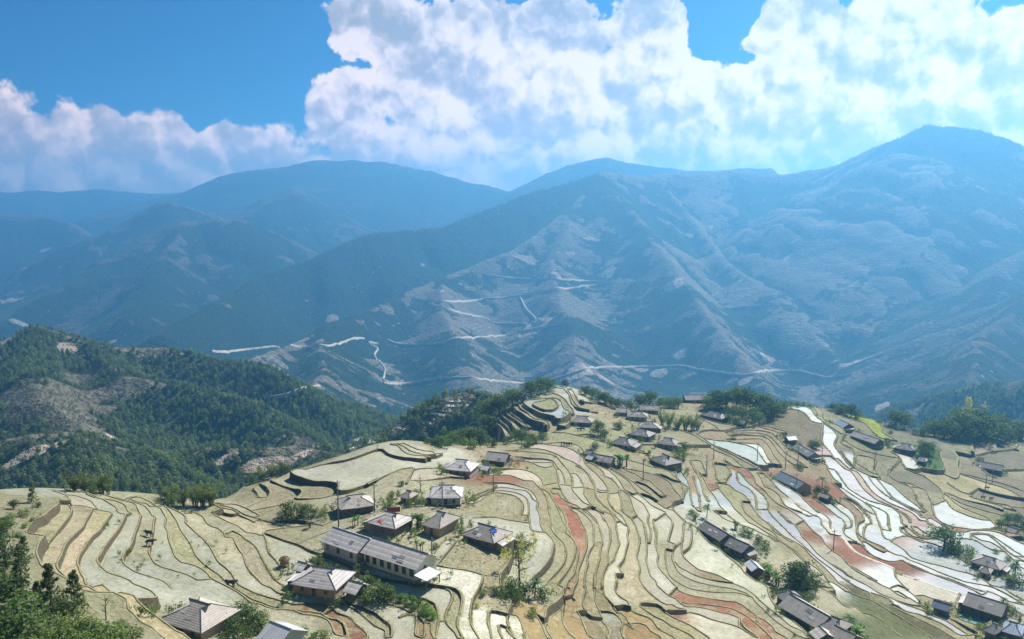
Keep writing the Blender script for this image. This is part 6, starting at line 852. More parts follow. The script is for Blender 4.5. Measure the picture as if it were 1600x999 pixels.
GEO = {}
def build_hill():
    rs = np.random.RandomState(3)
    lines = []
    for ln in LINES.strip().split('\n'):
        tk = ln.split(); w_ = np.array([[float(v) for v in q.split(',')] for q in tk[1:]]); lines.append((int(tk[0]), w_))
    vc = []; ed = []; eline = []; samp = []
    for li, (ty, P) in enumerate(lines):
        # Catmull-Rom through the traced points
        n = len(P); closed = n > 3 and np.hypot(*(P[0]-P[-1])) < 0.5
        ext = np.vstack([P[-2] if closed else 2*P[0]-P[1], P, P[1] if closed else 2*P[-1]-P[-2]]); q = []
        for i in range(n-1):
            a, b, c, d = ext[i], ext[i+1], ext[i+2], ext[i+3]; L = np.hypot(*(c-b)); step = np.clip(0.0075*np.hypot(*b), 0.9, 2.6); m = max(1, int(round(L/step)))
            for k in range(m):
                u = k/m; q.append(0.5*((2*b)+(c-a)*u+(2*a-5*b+4*c-d)*u*u+(3*b-a-3*c+d)*u**3))
        q.append(P[-1]); q = np.array(q)
        s = len(vc); vc += [tuple(v) for v in q]; ed += [(s+i, s+i+1) for i in range(len(q)-1)]; eline += [li]*(len(q)-1); samp.append(q)
    S = np.vstack(samp)
    # filler points
    fp = []
    r = 24.0
    while r < 640:
        nth = 122; th = np.linspace(-0.76, 0.76, nth)+rs.uniform(-.005, .005, nth); rr_ = r*(1+rs.uniform(-.005, .005, nth))
        fp.append(np.stack([rr_*np.sin(th), rr_*np.cos(th)], -1)); r *= 1.0126
    fp = np.vstack(fp)
    keep = np.ones(len(fp), bool)
    for i in range(0, len(fp), 2000):
        d2 = ((fp[i:i+2000,None,:]-S[None])**2).sum(-1).min(1); keep[i:i+2000] = np.sqrt(d2) > 0.0042*np.hypot(*fp[i:i+2000].T)+0.25
    fp = fp[keep]
    gx, gy = np.meshgrid(np.arange(-520, 640, 45.), np.arange(-160, 520, 45.)); cp_ = np.stack([gx.ravel(), gy.ravel()], -1)
    a = np.abs(np.arctan2(cp_[:,0], cp_[:,1])); rr_ = np.hypot(*cp_.T); cp_ = cp_[((a > 0.82) | (rr_ < 15)) & (rr_ < 640)]
    allv = vc+[tuple(v) for v in fp]+[tuple(v) for v in cp_]
    ov, oe, of, _, oed, _ = mgeo.delaunay_2d_cdt([Vector(v) for v in allv], ed, [], 0, 1e-4)
    V = np.array([(v[0], v[1]) for v in ov]); T = np.array(of, np.int64); nT = len(T)
    con = {}
    for e, src in zip(oe, oed):
        k = [s for s in src if s < len(eline)]
        if k: con[(min(e), max(e))] = eline[k[0]]
    # orientation
    A = V[T]; cr = (A[:,1,0]-A[:,0,0])*(A[:,2,1]-A[:,0,1])-(A[:,1,1]-A[:,0,1])*(A[:,2,0]-A[:,0,0]); T[cr < 0] = T[cr < 0][:, ::-1]
    area = np.abs(cr)/2; ok = area > 1e-5; T = T[ok]; area = area[ok]; nT = len(T)
    # edge table
    E = np.vstack([T[:,[0,1]], T[:,[1,2]], T[:,[2,0]]]); tri = np.tile(np.arange(nT), 3); co = np.repeat([0,1,2], nT)
    lo = E.min(1); hi = E.max(1); key = lo*len(V)+hi; order = np.argsort(key, kind='stable'); ks = key[order]
    same = np.nonzero(ks[1:] == ks[:-1])[0]; e1 = order[same]; e2 = order[same+1]
    par = list(range(3*nT)); tp = list(range(nT))
    def find(p, i):
        while p[i] != i: p[i] = p[p[i]]; i = p[i]
        return i
    bank = []; adj = [[] for _ in range(nT)]
    Tl = T.tolist()
    for x1, x2 in zip(e1.tolist(), e2.tolist()):
        t1 = x1 % nT; t2 = x2 % nT; c1 = x1//nT; a_ = Tl[t1][c1]; b_ = Tl[t1][(c1+1) % 3]
        kk = (min(a_, b_), max(a_, b_)); c1a, c1b = 3*t1+c1, 3*t1+(c1+1) % 3; c2a, c2b = 3*t2+Tl[t2].index(a_), 3*t2+Tl[t2].index(b_)
        if kk in con and lines[con[kk]][0] != 4: bank.append((a_, b_, c1a, c1b, c2a, c2b, t1, t2, con[kk]))     # t1 lies left of a->b
        else:
            for u, v in ((c1a, c2a), (c1b, c2b)):
                ru, rv = find(par, u), find(par, v)
                if ru != rv: par[ru] = rv
            if kk in con: continue
            r1, r2 = find(tp, t1), find(tp, t2)
            if r1 != r2: tp[r1] = r2
            adj[t1].append(t2); adj[t2].append(t1)
    root = np.array([find(par, i) for i in range(3*nT)]); ur, cid = np.unique(root, return_inverse=True); nS = len(ur)
    comp = np.array([find(tp, i) for i in range(nT)]); _, comp = np.unique(comp, return_inverse=True)
    C = cid.reshape(nT, 3); sx = np.zeros(nS); sy = np.zeros(nS); sx[C.ravel()] = V[T.ravel(),0]; sy[C.ravel()] = V[T.ravel(),1]
    h = np.clip(HILL(sx, sy), -140, 117)
    th = np.arctan2(sx, np.maximum(sy, 1e-3)); over = np.hypot(sx, sy)-np.interp(th, HILL.cth, HILL.cr)
    near = np.zeros(nS); 
    for i in range(0, nS, 2000):
        d2 = ((np.stack([sx[i:i+2000], sy[i:i+2000]], -1)[:,None]-S[None])**2).sum(-1).min(1); near[i:i+2000] = np.sqrt(d2)
    wgt = np.clip(1-(near-6)/12, 0, 1)*(over < 0)
    a_ = np.r_[C[:,0], C[:,1], C[:,2], C[:,1], C[:,2], C[:,0]]; b_ = np.r_[C[:,1], C[:,2], C[:,0], C[:,0], C[:,1], C[:,2]]
    L = 1/np.maximum(np.hypot(sx[a_]-sx[b_], sy[a_]-sy[b_]), 0.4); den = np.bincount(a_, L, nS)
    z = h.copy()
    for it in range(110):
        z = z*(1-0.9*wgt)+0.9*wgt*(np.bincount(a_, L*z[b_], nS)/np.maximum(den, 1e-9))
    tall = np.zeros(nS)     # the high stone-faced steps keep their full drop
    T2 = np.vstack([samp[i] for i in range(len(lines)) if lines[i][0] == 2])
    for i in range(0, nS, 2000): tall[i:i+2000] = np.sqrt(((np.stack([sx[i:i+2000], sy[i:i+2000]], -1)[:,None]-T2[None])**2).sum(-1).min(1))
    kf = 0.45+0.55*np.clip(1-(tall-6)/10, 0, 1); z = h*(1-kf)+z*kf
    # rough open ground
    open_ = np.clip((near-3)/10, 0, 1); z = z+open_*(1.1*fbm(sx/16, sy/16, 4, 71))
    # ------------------------------------------------ what grows or stands on each plot
    cen = np.stack([sx[C].mean(1), sy[C].mean(1)], -1)
    seeds = [q.split(',') for q in SEEDS.split()]; sp = np.array([[float(q[1]), float(q[2])] for q in seeds]); scat = [q[0] for q in seeds]
    cat = [None]*nT; dist = np.full(nT, 1e9)
    import heapq
    hp = []
    for k, p in enumerate(sp):
        t0 = int(((cen-p)**2).sum(1).argmin()); dist[t0] = 0; cat[t0] = scat[k]; heapq.heappush(hp, (0.0, t0))
    cl = cen.tolist()
    while hp:
        d, t0 = heapq.heappop(hp)
        if d > dist[t0] or d > 95: continue
        for t1 in adj[t0]:
            nd = d+math.hypot(cl[t1][0]-cl[t0][0], cl[t1][1]-cl[t0][1])
            if nd < dist[t1]: dist[t1] = nd; cat[t1] = cat[t0]; heapq.heappush(hp, (nd, t1))
    ca = np.bincount(comp, area); nC = len(ca); has = np.zeros(nC, bool)
    for i in range(nT):
        if cat[i] is not None: has[comp[i]] = True
    big = ca > 9000
    cx = np.bincount(comp, area*cen[:,0])/ca; cyy = np.bincount(comp, area*cen[:,1])/ca
    for c_ in range(nC):
        if has[c_] or big[c_]: continue
        d = np.hypot(sp[:,0]-cx[c_], sp[:,1]-cyy[c_])
        j = int(d.argmin())
        if d[j] < 45:
            s_ = scat[j]
            for i in np.nonzero(comp == c_)[0]: cat[i] = {'c':'d','p':'g','s':'d','n':'g'}.get(s_, s_)
    for i in range(nT):
        if big[comp[i]] and cat[i] is not None and dist[i] > (13 if cat[i] in 'wbrvp' else 26): cat[i] = None
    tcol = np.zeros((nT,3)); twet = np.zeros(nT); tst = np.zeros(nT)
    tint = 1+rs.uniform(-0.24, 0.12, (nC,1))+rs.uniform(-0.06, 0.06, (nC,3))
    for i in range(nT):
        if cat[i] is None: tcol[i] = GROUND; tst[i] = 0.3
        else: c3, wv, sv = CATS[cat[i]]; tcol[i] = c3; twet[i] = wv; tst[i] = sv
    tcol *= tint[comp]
    def pv(q): return np.bincount(C.ravel(), np.repeat(q*area, 3), nS)/np.maximum(np.bincount(C.ravel(), np.repeat(area, 3), nS), 1e-9)
    vcol = np.stack([pv(tcol[:,k]) for k in range(3)]+[np.ones(nS)], -1); vwet = pv(twet); vst = pv(tst)
    for it in range(1):
        for arr in (vcol[:,0], vcol[:,1], vcol[:,2], vwet, vst): arr[:] = arr*0.5+0.5*np.bincount(a_, L*arr[b_], nS)/np.maximum(den, 1e-9)
    P3 = np.stack([sx, sy, z], -1)
    def sub(tsel):
        u, inv = np.unique(C[tsel], return_inverse=True)
        return P3[u], inv.reshape(-1, 3), {'tint': ('FLOAT_COLOR', vcol[u]), 'wet': ('FLOAT', vwet[u]), 'stub': ('FLOAT', vst[u]), 'edge': ('FLOAT', near[u])}
    # ------------------------------------------------ banks between the plots
    # normals of each traced line at its vertices
    nv = {}
    for (a, b, *r_, li) in bank:
        ex, ey = V[b]-V[a]
        # orient all edges of one line the same way: along increasing traced order is unknown, so fold by dot product
        l = math.hypot(ex, ey)
        if l < 1e-6: continue
        for v in (a, b): nv.setdefault((v, li), []).append((-ey/l, ex/l))
    bv = {}; bf = {}; GEO['edge'] = []
    nb = 0
    for (a, b, c1a, c1b, c2a, c2b, t1, t2, li) in bank:
        ex, ey = V[b]-V[a]; l = math.hypot(ex, ey)
        if l < 1e-6 or lines[li][0] == 4: continue
        n0 = np.array((-ey/l, ex/l)); ring = []
        zl = (z[cid[c1a]]+z[cid[c1b]])/2; zr = (z[cid[c2a]]+z[cid[c2b]])/2; s_ = 1.0 if zl >= zr else -1.0
        own = comp[t1] if s_ > 0 else comp[t2]
        for v, cl_, cr_ in ((a, c1a, c2a), (b, c1b, c2b)):
            acc = np.zeros(2)
            for q in nv[(v, li)]:
                q = np.array(q); acc += q if q @ n0 >= 0 else -q
            n_ = acc/max(np.hypot(*acc), 1e-6)*s_
            zu, zd = (z[cid[cl_]], z[cid[cr_]]) if s_ > 0 else (z[cid[cr_]], z[cid[cl_]]); zd = min(zd, zu)
            D = math.hypot(*V[v]); k = min(1.7, max(0.85, D/190)); ty = lines[li][0]; wob = 0.75+0.5*float(vnoise(np.array([V[v][0]*0.35]), np.array([V[v][1]*0.35]), 5)[0])
            hb = 0.17*k*wob; wd = 0.27*k*wob
            if ty == 3: hb *= 0.7; wd = 0.9
            fr = [0.05+0.7*k*max(0.0, float(vnoise(np.array([V[v][0]*0.22+q_]), np.array([V[v][1]*0.22]), 15)[0])-0.30) for q_ in (0.0, 40.0)]
            p = V[v]; lo_ = 0.14*k+0.16*(zu-zd); ring.append([(*(p+n_*(wd+fr[0])), zu-0.03), (*(p+n_*wd), zu+0.045), (*(p+n_*wd*0.72), zu+hb), (*(p-n_*0.04), zu+hb*0.92), (*(p-n_*lo_), zd+0.05), (*(p-n_*(lo_+fr[1]*0.7)), zd-0.03)])
        GEO['edge'].append((ring[0][2], ring[1][2], ring[0][4], ring[1][4]))
        q = bv.setdefault((own, lines[li][0] == 3), []); f_ = bf.setdefault((own, lines[li][0] == 3), []); s0 = len(q); q += ring[0]+ring[1]
        for k in range(5): f_.append((s0+k, s0+k+1, s0+6+k+1, s0+6+k))
    # ------------------------------------------------ objects
    root = None
    isf = ~big & np.array([True]*nC)
    order = np.argsort(-ca); plots = [c_ for c_ in order if not big[c_] and ca[c_] > 3.0]
    own_t = np.isin(comp, [c_ for c_ in range(nC) if big[c_] or ca[c_] <= 3.0])
    Vv, Ff, At = sub(own_t); root = link('hillside', mesh_np('hillside', Vv, Ff, M_FIELD, True, At), kind='structure')
    rest = []
    KIND = {'d':'stubble_field','g':'grassy_terrace','s':'stubble_field','k':'ploughed_field','t':'ploughed_field','y':'green_plot','n':'vegetable_plot','c':'concrete_yard','p':'fish_pond'}
    from collections import Counter
    for k, c_ in enumerate(plots):
        if k < 300:
            cc = Counter(cat[i] for i in np.nonzero(comp == c_)[0]).most_common(1)[0][0]; kn = KIND.get(cc, 'rice_paddy') if cc else 'grassy_terrace'
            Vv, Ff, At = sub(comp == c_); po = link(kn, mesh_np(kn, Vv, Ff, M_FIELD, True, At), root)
            for pth in (False, True):
                if (c_, pth) in bv: link('footpath' if pth else 'earth_bank', mesh_np('earth_bank', bv.pop((c_, pth)), bf.pop((c_, pth)), M_PATH if pth else M_BANK, False), po)
        else: rest.append(c_)
    if rest:
        Vv, Ff, At = sub(np.isin(comp, rest)); link('small_paddies', mesh_np('small_paddies', Vv, Ff, M_FIELD, True, At), root, kind='stuff')
    if bv:
        q = []; f_ = []
        for kk in bv: o = len(q); q += bv[kk]; f_ += [tuple(i+o for i in g) for g in bf[kk]]
        link('earth_banks', mesh_np('earth_banks', q, f_, M_BANK, False), root, kind='stuff')
    # height lookup for everything that stands on the hill
    GEO['cell'] = {}; G = 3.0
    tv = P3[C]; mn = np.floor(tv[:,:,:2].min(1)/G).astype(int); mx = np.floor(tv[:,:,:2].max(1)/G).astype(int)
    for i in range(nT):
        if mx[i,0]-mn[i,0] > 14: continue
        for u in range(mn[i,0], mx[i,0]+1):
            for v in range(mn[i,1], mx[i,1]+1): GEO['cell'].setdefault((u, v), []).append(i)
    GEO['tv'] = tv; GEO['G'] = G; GEO['tcat'] = cat; GEO['plots'] = len(plots); GEO['big'] = big[comp]; GEO['area'] = area; GEO['stub'] = tst; GEO['wet'] = twet
    print('tris', nT, 'comps', nC, 'plots', len(plots), 'banks', len(bank), 'big', ca[big])
def ground(x, y):
    for i in GEO['cell'].get((math.floor(x/GEO['G']), math.floor(y/GEO['G'])), ()):
        a, b, c = GEO['tv'][i]; d = (b[1]-c[1])*(a[0]-c[0])+(c[0]-b[0])*(a[1]-c[1])
        if abs(d) < 1e-12: continue
        u = ((b[1]-c[1])*(x-c[0])+(c[0]-b[0])*(y-c[1]))/d; v = ((c[1]-a[1])*(x-c[0])+(a[0]-c[0])*(y-c[1]))/d
        if u >= -1e-6 and v >= -1e-6 and u+v <= 1+1e-6: return float(u*a[2]+v*b[2]+(1-u-v)*c[2])
    return float(HILL(np.array([x]), np.array([y]))[0])
build_hill()

# ---------------------------------------------------------------- houses
def mat_roof(name, c1, c2, courses, rough=0.9, metal=False):
    t = material(name); co = t.node('ShaderNodeTexCoord').outputs['Object']; sep = t.node('ShaderNodeSeparateXYZ'); t.l.new(co, sep.inputs[0])
    n = t.noise(co, 1.1, 5, 0.65); n2 = t.noise(co, 7.0, 3, 0.7); st = t.noise(t.vmath('MULTIPLY', co, (1.0, 0.12, 0.12)), 2.4, 4, 0.65)
    c = t.mix(t.mapr(n, 0.3, 0.7), tuple(c1)+(1,), tuple(c2)+(1,)); c = t.mix(t.math('MULTIPLY', t.mapr(st, 0.45, 0.75), 0.5), c, (c1[0]*0.5, c1[1]*0.48, c1[2]*0.45, 1))
    c = t.mix(t.math('MULTIPLY', t.mapr(n2, 0.55, 0.75), 0.35), c, (0.34,0.31,0.27,1))
    rv = t.mapr(t.node('ShaderNodeObjectInfo').outputs['Random'], 0, 1, 0.86, 1.12); c = t.mix(1.0, c, rv, 'MULTIPLY')
    if metal: w_ = t.math('FRACT', t.math('MULTIPLY', sep.outputs[0], courses)); line = t.math('MULTIPLY', t.mapr(w_, 0, 0.5), t.mapr(w_, 1, 0.5))
    else: w_ = t.math('FRACT', t.math('MULTIPLY', sep.outputs[2], courses)); line = t.mapr(w_, 0.0, 0.85)
    c = t.mix(t.math('MULTIPLY', t.math('SUBTRACT', 1.0, line), 0.35), c, (0.06,0.055,0.05,1))
    t.put(t.bs.inputs['Base Color'], c); t.bs.inputs['Roughness'].default_value = rough
    if metal: t.bs.inputs['Specular IOR Level'].default_value = 0.7
    bump(t, t.math('ADD', line, t.math('MULTIPLY', n2, 0.6)), 0.7, 0.06)
    return t.m
ROOF = {'slate': mat_roof('roof_slate', (0.52,0.455,0.385), (0.38,0.335,0.285), 6.5), 'grey': mat_roof('roof_fibre_sheet', (0.70,0.63,0.56), (0.56,0.51,0.455), 2.2),
        'pale': mat_roof('roof_pale_sheet', (0.66,0.62,0.58), (0.54,0.50,0.465), 2.2), 'tile': mat_roof('roof_tile_courses', (0.62,0.56,0.52), (0.50,0.455,0.42), 4.0),
        'dark': mat_roof('roof_dark_slate', (0.32,0.29,0.26), (0.23,0.21,0.19), 6.5, 0.7), 'metal': mat_roof('roof_white_metal', (0.66,0.66,0.68), (0.56,0.56,0.58), 2.5, 0.45, True),
        'teal': mat_roof('roof_blue_green', (0.20,0.27,0.285), (0.14,0.20,0.21), 2.5, 0.55), 'bluemetal': mat_roof('roof_blue_metal', (0.33,0.38,0.48), (0.26,0.30,0.40), 2.5, 0.5, True),
        'blueslate': mat_roof('roof_blue_slate', (0.30,0.33,0.42), (0.22,0.25,0.32), 6.0)}
WALL = {'earth': simple('wall_rammed_earth', (0.40,0.27,0.16), (0.30,0.20,0.12), 1.2, 0.95, 0.4, 0.05), 'wood': simple('wall_weathered_wood', (0.16,0.115,0.08), (0.10,0.075,0.055), 2.0, 0.9, 0.4, 0.05),
        'plaster': simple('wall_grey_plaster', (0.42,0.41,0.36), (0.33,0.33,0.30), 0.8, 0.9, 0.2, 0.03), 'cream': simple('wall_cream_plaster', (0.60,0.58,0.42), (0.50,0.49,0.36), 0.8, 0.9, 0.2, 0.03),
        'redwood': simple('wall_red_brown_boards', (0.27,0.10,0.06), (0.18,0.07,0.045), 2.0, 0.9, 0.4, 0.05)}
M_STONE = simple('plinth_stone', (0.27,0.25,0.21), (0.17,0.155,0.13), 2.2, 0.95, 0.6, 0.08); M_RIDGE = simple('ridge_mortar', (0.13,0.12,0.115), (0.09,0.085,0.08), 3, 0.9, 0)
M_PALERIDGE = simple('ridge_pale', (0.36,0.34,0.32), (0.28,0.265,0.25), 3, 0.9, 0)
M_DOOR = simple('door_wood', (0.11,0.07,0.045), (0.07,0.045,0.03), 3, 0.8, 0.2); M_PANE = simple('window_dark_glass', (0.02,0.025,0.03), (0.035,0.04,0.045), 2, 0.15, 0)
M_FRAME = simple('window_frame', (0.16,0.13,0.10), (0.11,0.09,0.07), 3, 0.8, 0)
def build_house(name, style, x0, y0, x1, y1, z, W, wh, rm, wm, label):
    dx, dy = x1-x0, y1-y0; L = math.hypot(dx, dy); yaw = math.atan2(dy, dx)
    nx, ny = -dy/L, dx/L
    if nx*x0+ny*y0 < 0: x0, y0, x1, y1 = x1, y1, x0, y0; yaw += math.pi; nx, ny = -nx, -ny
    # seat the floor on the ground it covers
    gz = [ground(x0+dx_*math.cos(yaw)+nx*w_, y0+dx_*math.sin(yaw)+ny*w_) for dx_ in (0.1*L, 0.5*L, 0.9*L) for w_ in (0.1*W, 0.5*W, 0.9*W)]
    z = float(np.mean(gz))+0.05
    root = link(name, None, None, (x0, y0, z), yaw, None, label=label, category={'school_block':'school','schoolhouse':'school'}.get(name, 'house' if name == 'farmhouse' else name), group='houses of the hill village')
    drop = z-min(gz)+0.25
    ov = 0.38; a, b, c, d = ov, L-ov, ov, W-ov; rh = W*0.26 if style == 'gable' else W*0.26
    m = MB(); m.box(a-0.12, b+0.12, c-0.12, d+0.12, -max(0.3, drop), 0.12); link('stone_base', m.mesh('stone_base', M_STONE), root)
    m = MB(); m.box(a, b, c, d, 0.12, wh+0.02)
    hx = min(0.42*W, 0.38*L) if style == 'hip' else 0.0
    if style == 'gable':
        pe = rh*(W/2-ov)/(W/2); yc = W/2
        for xx, s in ((a, 1), (b, -1)):
            P = [(xx, c, wh), (xx, d, wh), (xx, yc, wh+pe)]; Q = [(xx+0.15*s, p[1], p[2]) for p in P]
            n = len(m.v); m.v += P+Q; m.f += [(n,n+1,n+2), (n+3,n+5,n+4), (n,n+3,n+4,n+1), (n+1,n+4,n+5,n+2), (n+2,n+5,n+3,n)]
    link('wall', m.mesh('wall', WALL[wm]), root)
    # roof: sloping sheets with real thickness and a slight upturn at the eaves
    m = MB(); t = 0.09; ez = wh-0.06; rz = wh+rh; yc = W/2; up = 0.10 if style == 'hip' else 0
    def lift(p): return p
    if style == 'hip':
        g = 0.34          # small gable above the hips
        R0 = (hx*(1-g), yc, rz); R1 = (L-hx*(1-g), yc, rz); k = 0.34
        def on(e, r, u): return tuple(e[i]+(r[i]-e[i])*u for i in range(3))
        A0, B0, A1, B1 = (0,0,ez+up), (L,0,ez+up), (0,W,ez+up), (L,W,ez+up); mN = (L/2, 0, ez); mF = (L/2, W, ez)
        H0n, H0f = (hx, yc-W*0.5*k*0.62, rz-rh*k*0.62), (hx, yc+W*0.5*k*0.62, rz-rh*k*0.62); H1n, H1f = (L-hx, H0n[1], H0n[2]), (L-hx, H0f[1], H0f[2])
        m.slab([A0, mN, B0, H1n, R1, R0, H0n], t); m.slab([B1, mF, A1, H0f, R0, R1, H1f], t)
        m.slab([A1, A0, H0n, H0f], t); m.slab([B0, B1, H1f, H1n], t)
        m.slab([H0f, H0n, (R0[0]+0.05, yc, rz-0.05)], t*0.5); m.slab([H1n, H1f, (R1[0]-0.05, yc, rz-0.05)], t*0.5)
        hips = [[R0, H0n, A0], [R0, H0f, A1], [R1, H1n, B0], [R1, H1f, B1]]
    else:
        R0 = (-0.12, yc, rz); R1 = (L+0.12, yc, rz)
        m.slab([(-0.12,0,ez), (L+0.12,0,ez), R1, R0], t); m.slab([(L+0.12,W,ez), (-0.12,W,ez), R0, R1], t); hips = []
    ro = link('roof', m.mesh('roof', ROOF[rm]), root)
    m = MB(); m.tube([(R0[0],yc,rz+0.03), (R1[0],yc,rz+0.03)], [0.09,0.09], 6)
    for hpts in hips: m.tube([(p[0],p[1],p[2]+0.02) for p in hpts], [0.06]*len(hpts), 5)
    link('ridge_cap', m.mesh('ridge_cap', M_RIDGE if rm not in ('metal','pale') else M_PALERIDGE), ro)
    # patches of newer or missing sheeting, and a lean-to against one end
    rp = random.Random(int(abs(x0*13+y0*7)))
    if L > 5:
        for k in range(rp.randint(2, 4)):
            u = rp.uniform(0.25, 0.68); v = rp.uniform(0.08, 0.55); pw, ph = rp.uniform(0.06, 0.16), rp.uniform(0.12, 0.28); dz = 0.035+0.012*k
            m = MB(); m.slab([(L*u, W/2*v, ez+(rz-ez)*v+dz), (L*(u+pw), W/2*v, ez+(rz-ez)*v+dz), (L*(u+pw), W/2*(v+ph), ez+(rz-ez)*(v+ph)+dz), (L*u, W/2*(v+ph), ez+(rz-ez)*(v+ph)+dz)], 0.03)
            link('roof_patch', m.mesh('roof_patch', ROOF[rp.choice(('pale','grey','slate','dark'))]), ro)
    if name == 'farmhouse' and L > 5.5 and rp.random() < 0.75:
        s_ = rp.choice((0, 1)); e0 = L-ov+0.03 if s_ else ov-0.03; sg = 1 if s_ else -1; dpt = rp.uniform(1.3, 2.1); y0_, y1_ = W*rp.uniform(0.15, 0.3), W*rp.uniform(0.7, 0.85); hz_ = wh*0.92
        m = MB(); xs = sorted((e0+sg*0.02, e0+sg*(dpt-0.25))); m.box(xs[0], xs[1], y0_, y1_, -drop, hz_*0.72); lt = link('lean_to', m.mesh('lean_to', WALL[rp.choice(('wood','earth'))]), root)
        P = [(e0, y0_-0.2, hz_), (e0+sg*dpt, y0_-0.2, hz_*0.72), (e0+sg*dpt, y1_+0.2, hz_*0.72), (e0, y1_+0.2, hz_)]
        if not s_: P = P[::-1]
        m = MB(); m.slab([(p_[0], p_[1], p_[2]+0.07) for p_ in P], 0.06); link('lean_to_roof', m.mesh('lean_to_roof', ROOF[rp.choice(('grey','slate','pale','dark'))]), lt)
    # openings on the long side facing the view and on the right-hand end
    def window(x, w_, z0, z1, y, sill=True):
        m = MB(); m.box(x-w_/2, x+w_/2, y-0.05, y+0.02, z0, z1); wo = link('window', m.mesh('window', M_FRAME), root)
        m = MB(); m.box(x-w_/2+0.07, x-0.025, y-0.065, y-0.03, z0+0.07, z1-0.07); m.box(x+0.025, x+w_/2-0.07, y-0.065, y-0.03, z0+0.07, z1-0.07); link('pane', m.mesh('pane', M_PANE), wo)
        if sill: m = MB(); m.box(x-w_/2-0.06, x+w_/2+0.06, y-0.12, y, z0-0.06, z0); link('sill', m.mesh('sill', M_STONE), wo)
    if name == 'schoolhouse':
        n = 7
        for k in range(n): window(a+(b-a)*(k+0.5)/n, 0.85, 0.75, 1.95, c)
    elif name == 'school_block':
        for k in (0.12, 0.45, 0.85): window(a+(b-a)*k, 0.7, 0.8, 1.8, c)
    elif L > 4.5:
        for k in ((0.22, 0.78) if L > 6 else (0.78,)): window(a+(b-a)*k, 0.55, wh*0.42, wh*0.78, c)
    if L > 2.6 and not name.startswith('school'):
        m = MB(); dxc = a+(b-a)*0.5; m.box(dxc-0.32, dxc+0.32, c-0.05, c+0.02, 0.12, wh*0.86); do = link('door', m.mesh('door', M_DOOR), root)
        m = MB(); m.box(dxc+0.20, dxc+0.25, c-0.09, c-0.05, wh*0.42, wh*0.50); link('handle', m.mesh('handle', M_RIDGE), do)
    else:
        m = MB(); m.box(b-0.02, b+0.05, W*0.4, W*0.4+0.6, 0.12, wh*0.84); link('door', m.mesh('door', M_DOOR), root)
    if name == 'schoolhouse':
        m = MB(); m.slab([(L-0.1, -0.4, wh-0.75), (L+2.6, -0.4, wh-1.05), (L+2.6, W*0.55, wh-1.05), (L-0.1, W*0.55, wh-0.75)], 0.08); link('porch_roof', m.mesh('porch_roof', ROOF['metal']), root)
        for px, py in ((L+2.4, -0.2), (L+2.4, W*0.5)): m = MB(); m.box(px-0.06, px+0.06, py-0.06, py+0.06, -drop, wh-1.1); link('porch_post', m.mesh('porch_post', M_FRAME), root)
    if 'blue tarp' in label and name == 'farmhouse' and 'long' in label:
        GEO['tarp'] = (root.matrix_basis.copy(), L, W, wh, rh)
    if 'red cloths' in label: GEO['red'] = (root.matrix_basis.copy(), L, W, wh, rh)
for hh in HOUSES: build_house(*hh)

# ---------------------------------------------------------------- trees and shrubs
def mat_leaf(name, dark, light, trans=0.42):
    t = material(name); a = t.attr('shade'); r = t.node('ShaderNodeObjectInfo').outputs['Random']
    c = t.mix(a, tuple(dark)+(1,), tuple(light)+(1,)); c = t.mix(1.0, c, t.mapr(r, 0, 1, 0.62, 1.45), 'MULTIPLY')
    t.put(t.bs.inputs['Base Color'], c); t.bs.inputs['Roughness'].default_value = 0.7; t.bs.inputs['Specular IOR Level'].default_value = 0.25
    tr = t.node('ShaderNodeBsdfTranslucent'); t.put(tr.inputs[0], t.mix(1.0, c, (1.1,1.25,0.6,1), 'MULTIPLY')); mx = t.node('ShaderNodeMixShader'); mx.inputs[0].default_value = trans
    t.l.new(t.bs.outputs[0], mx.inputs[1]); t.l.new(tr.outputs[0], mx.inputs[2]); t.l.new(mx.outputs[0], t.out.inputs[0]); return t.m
LEAF = {'broad': mat_leaf('leaf_dark_green', (0.040,0.066,0.022), (0.115,0.170,0.050)), 'bush': mat_leaf('leaf_shrub', (0.068,0.098,0.027), (0.180,0.240,0.063)),
        'bamboo': mat_leaf('leaf_bamboo', (0.083,0.112,0.027), (0.225,0.277,0.068), 0.35), 'pine': mat_leaf('needle', (0.075,0.100,0.040), (0.18,0.22,0.085)),
        'banana': mat_leaf('leaf_banana', (0.075,0.143,0.030), (0.180,0.300,0.068), 0.35), 'palm': mat_leaf('leaf_palm', (0.038,0.090,0.033), (0.105,0.195,0.060)),
        'yellow': mat_leaf('leaf_yellow', (0.285,0.255,0.068), (0.540,0.480,0.135), 0.35), 'forest': mat_leaf('leaf_forest', (0.060,0.088,0.038), (0.135,0.175,0.075)), 'scrub': mat_leaf('leaf_scrub', (0.06,0.062,0.035), (0.13,0.125,0.08)), 'hedge': mat_leaf('leaf_hedge', (0.068,0.128,0.027), (0.180,0.300,0.060))}
M_BARK = simple('bark', (0.14,0.105,0.075), (0.09,0.07,0.05), 4, 0.95, 0.4, 0.03)
def cards(rs, centers, normals, size, aspect=1.0, jitter=0.5):
    """leaf-sized bent quads at the given centres"""
    n = len(centers); N = normals+rs.normal(0, jitter, (n,3)); N /= np.maximum(np.linalg.norm(N, axis=1), 1e-6)[:,None]
    U = np.cross(N, rs.normal(0, 1, (n,3))); U /= np.maximum(np.linalg.norm(U, axis=1), 1e-6)[:,None]; W_ = np.cross(N, U)
    s = (size*rs.uniform(0.6, 1.3, n))[:,None]; b = N*s*0.25
    V = np.stack([centers-U*s-b*0, centers-W_*s*aspect*0.55+b, centers+U*s, centers+W_*s*aspect*0.55+b], 1).reshape(-1, 3)
    return V, np.arange(4*n).reshape(-1, 4)
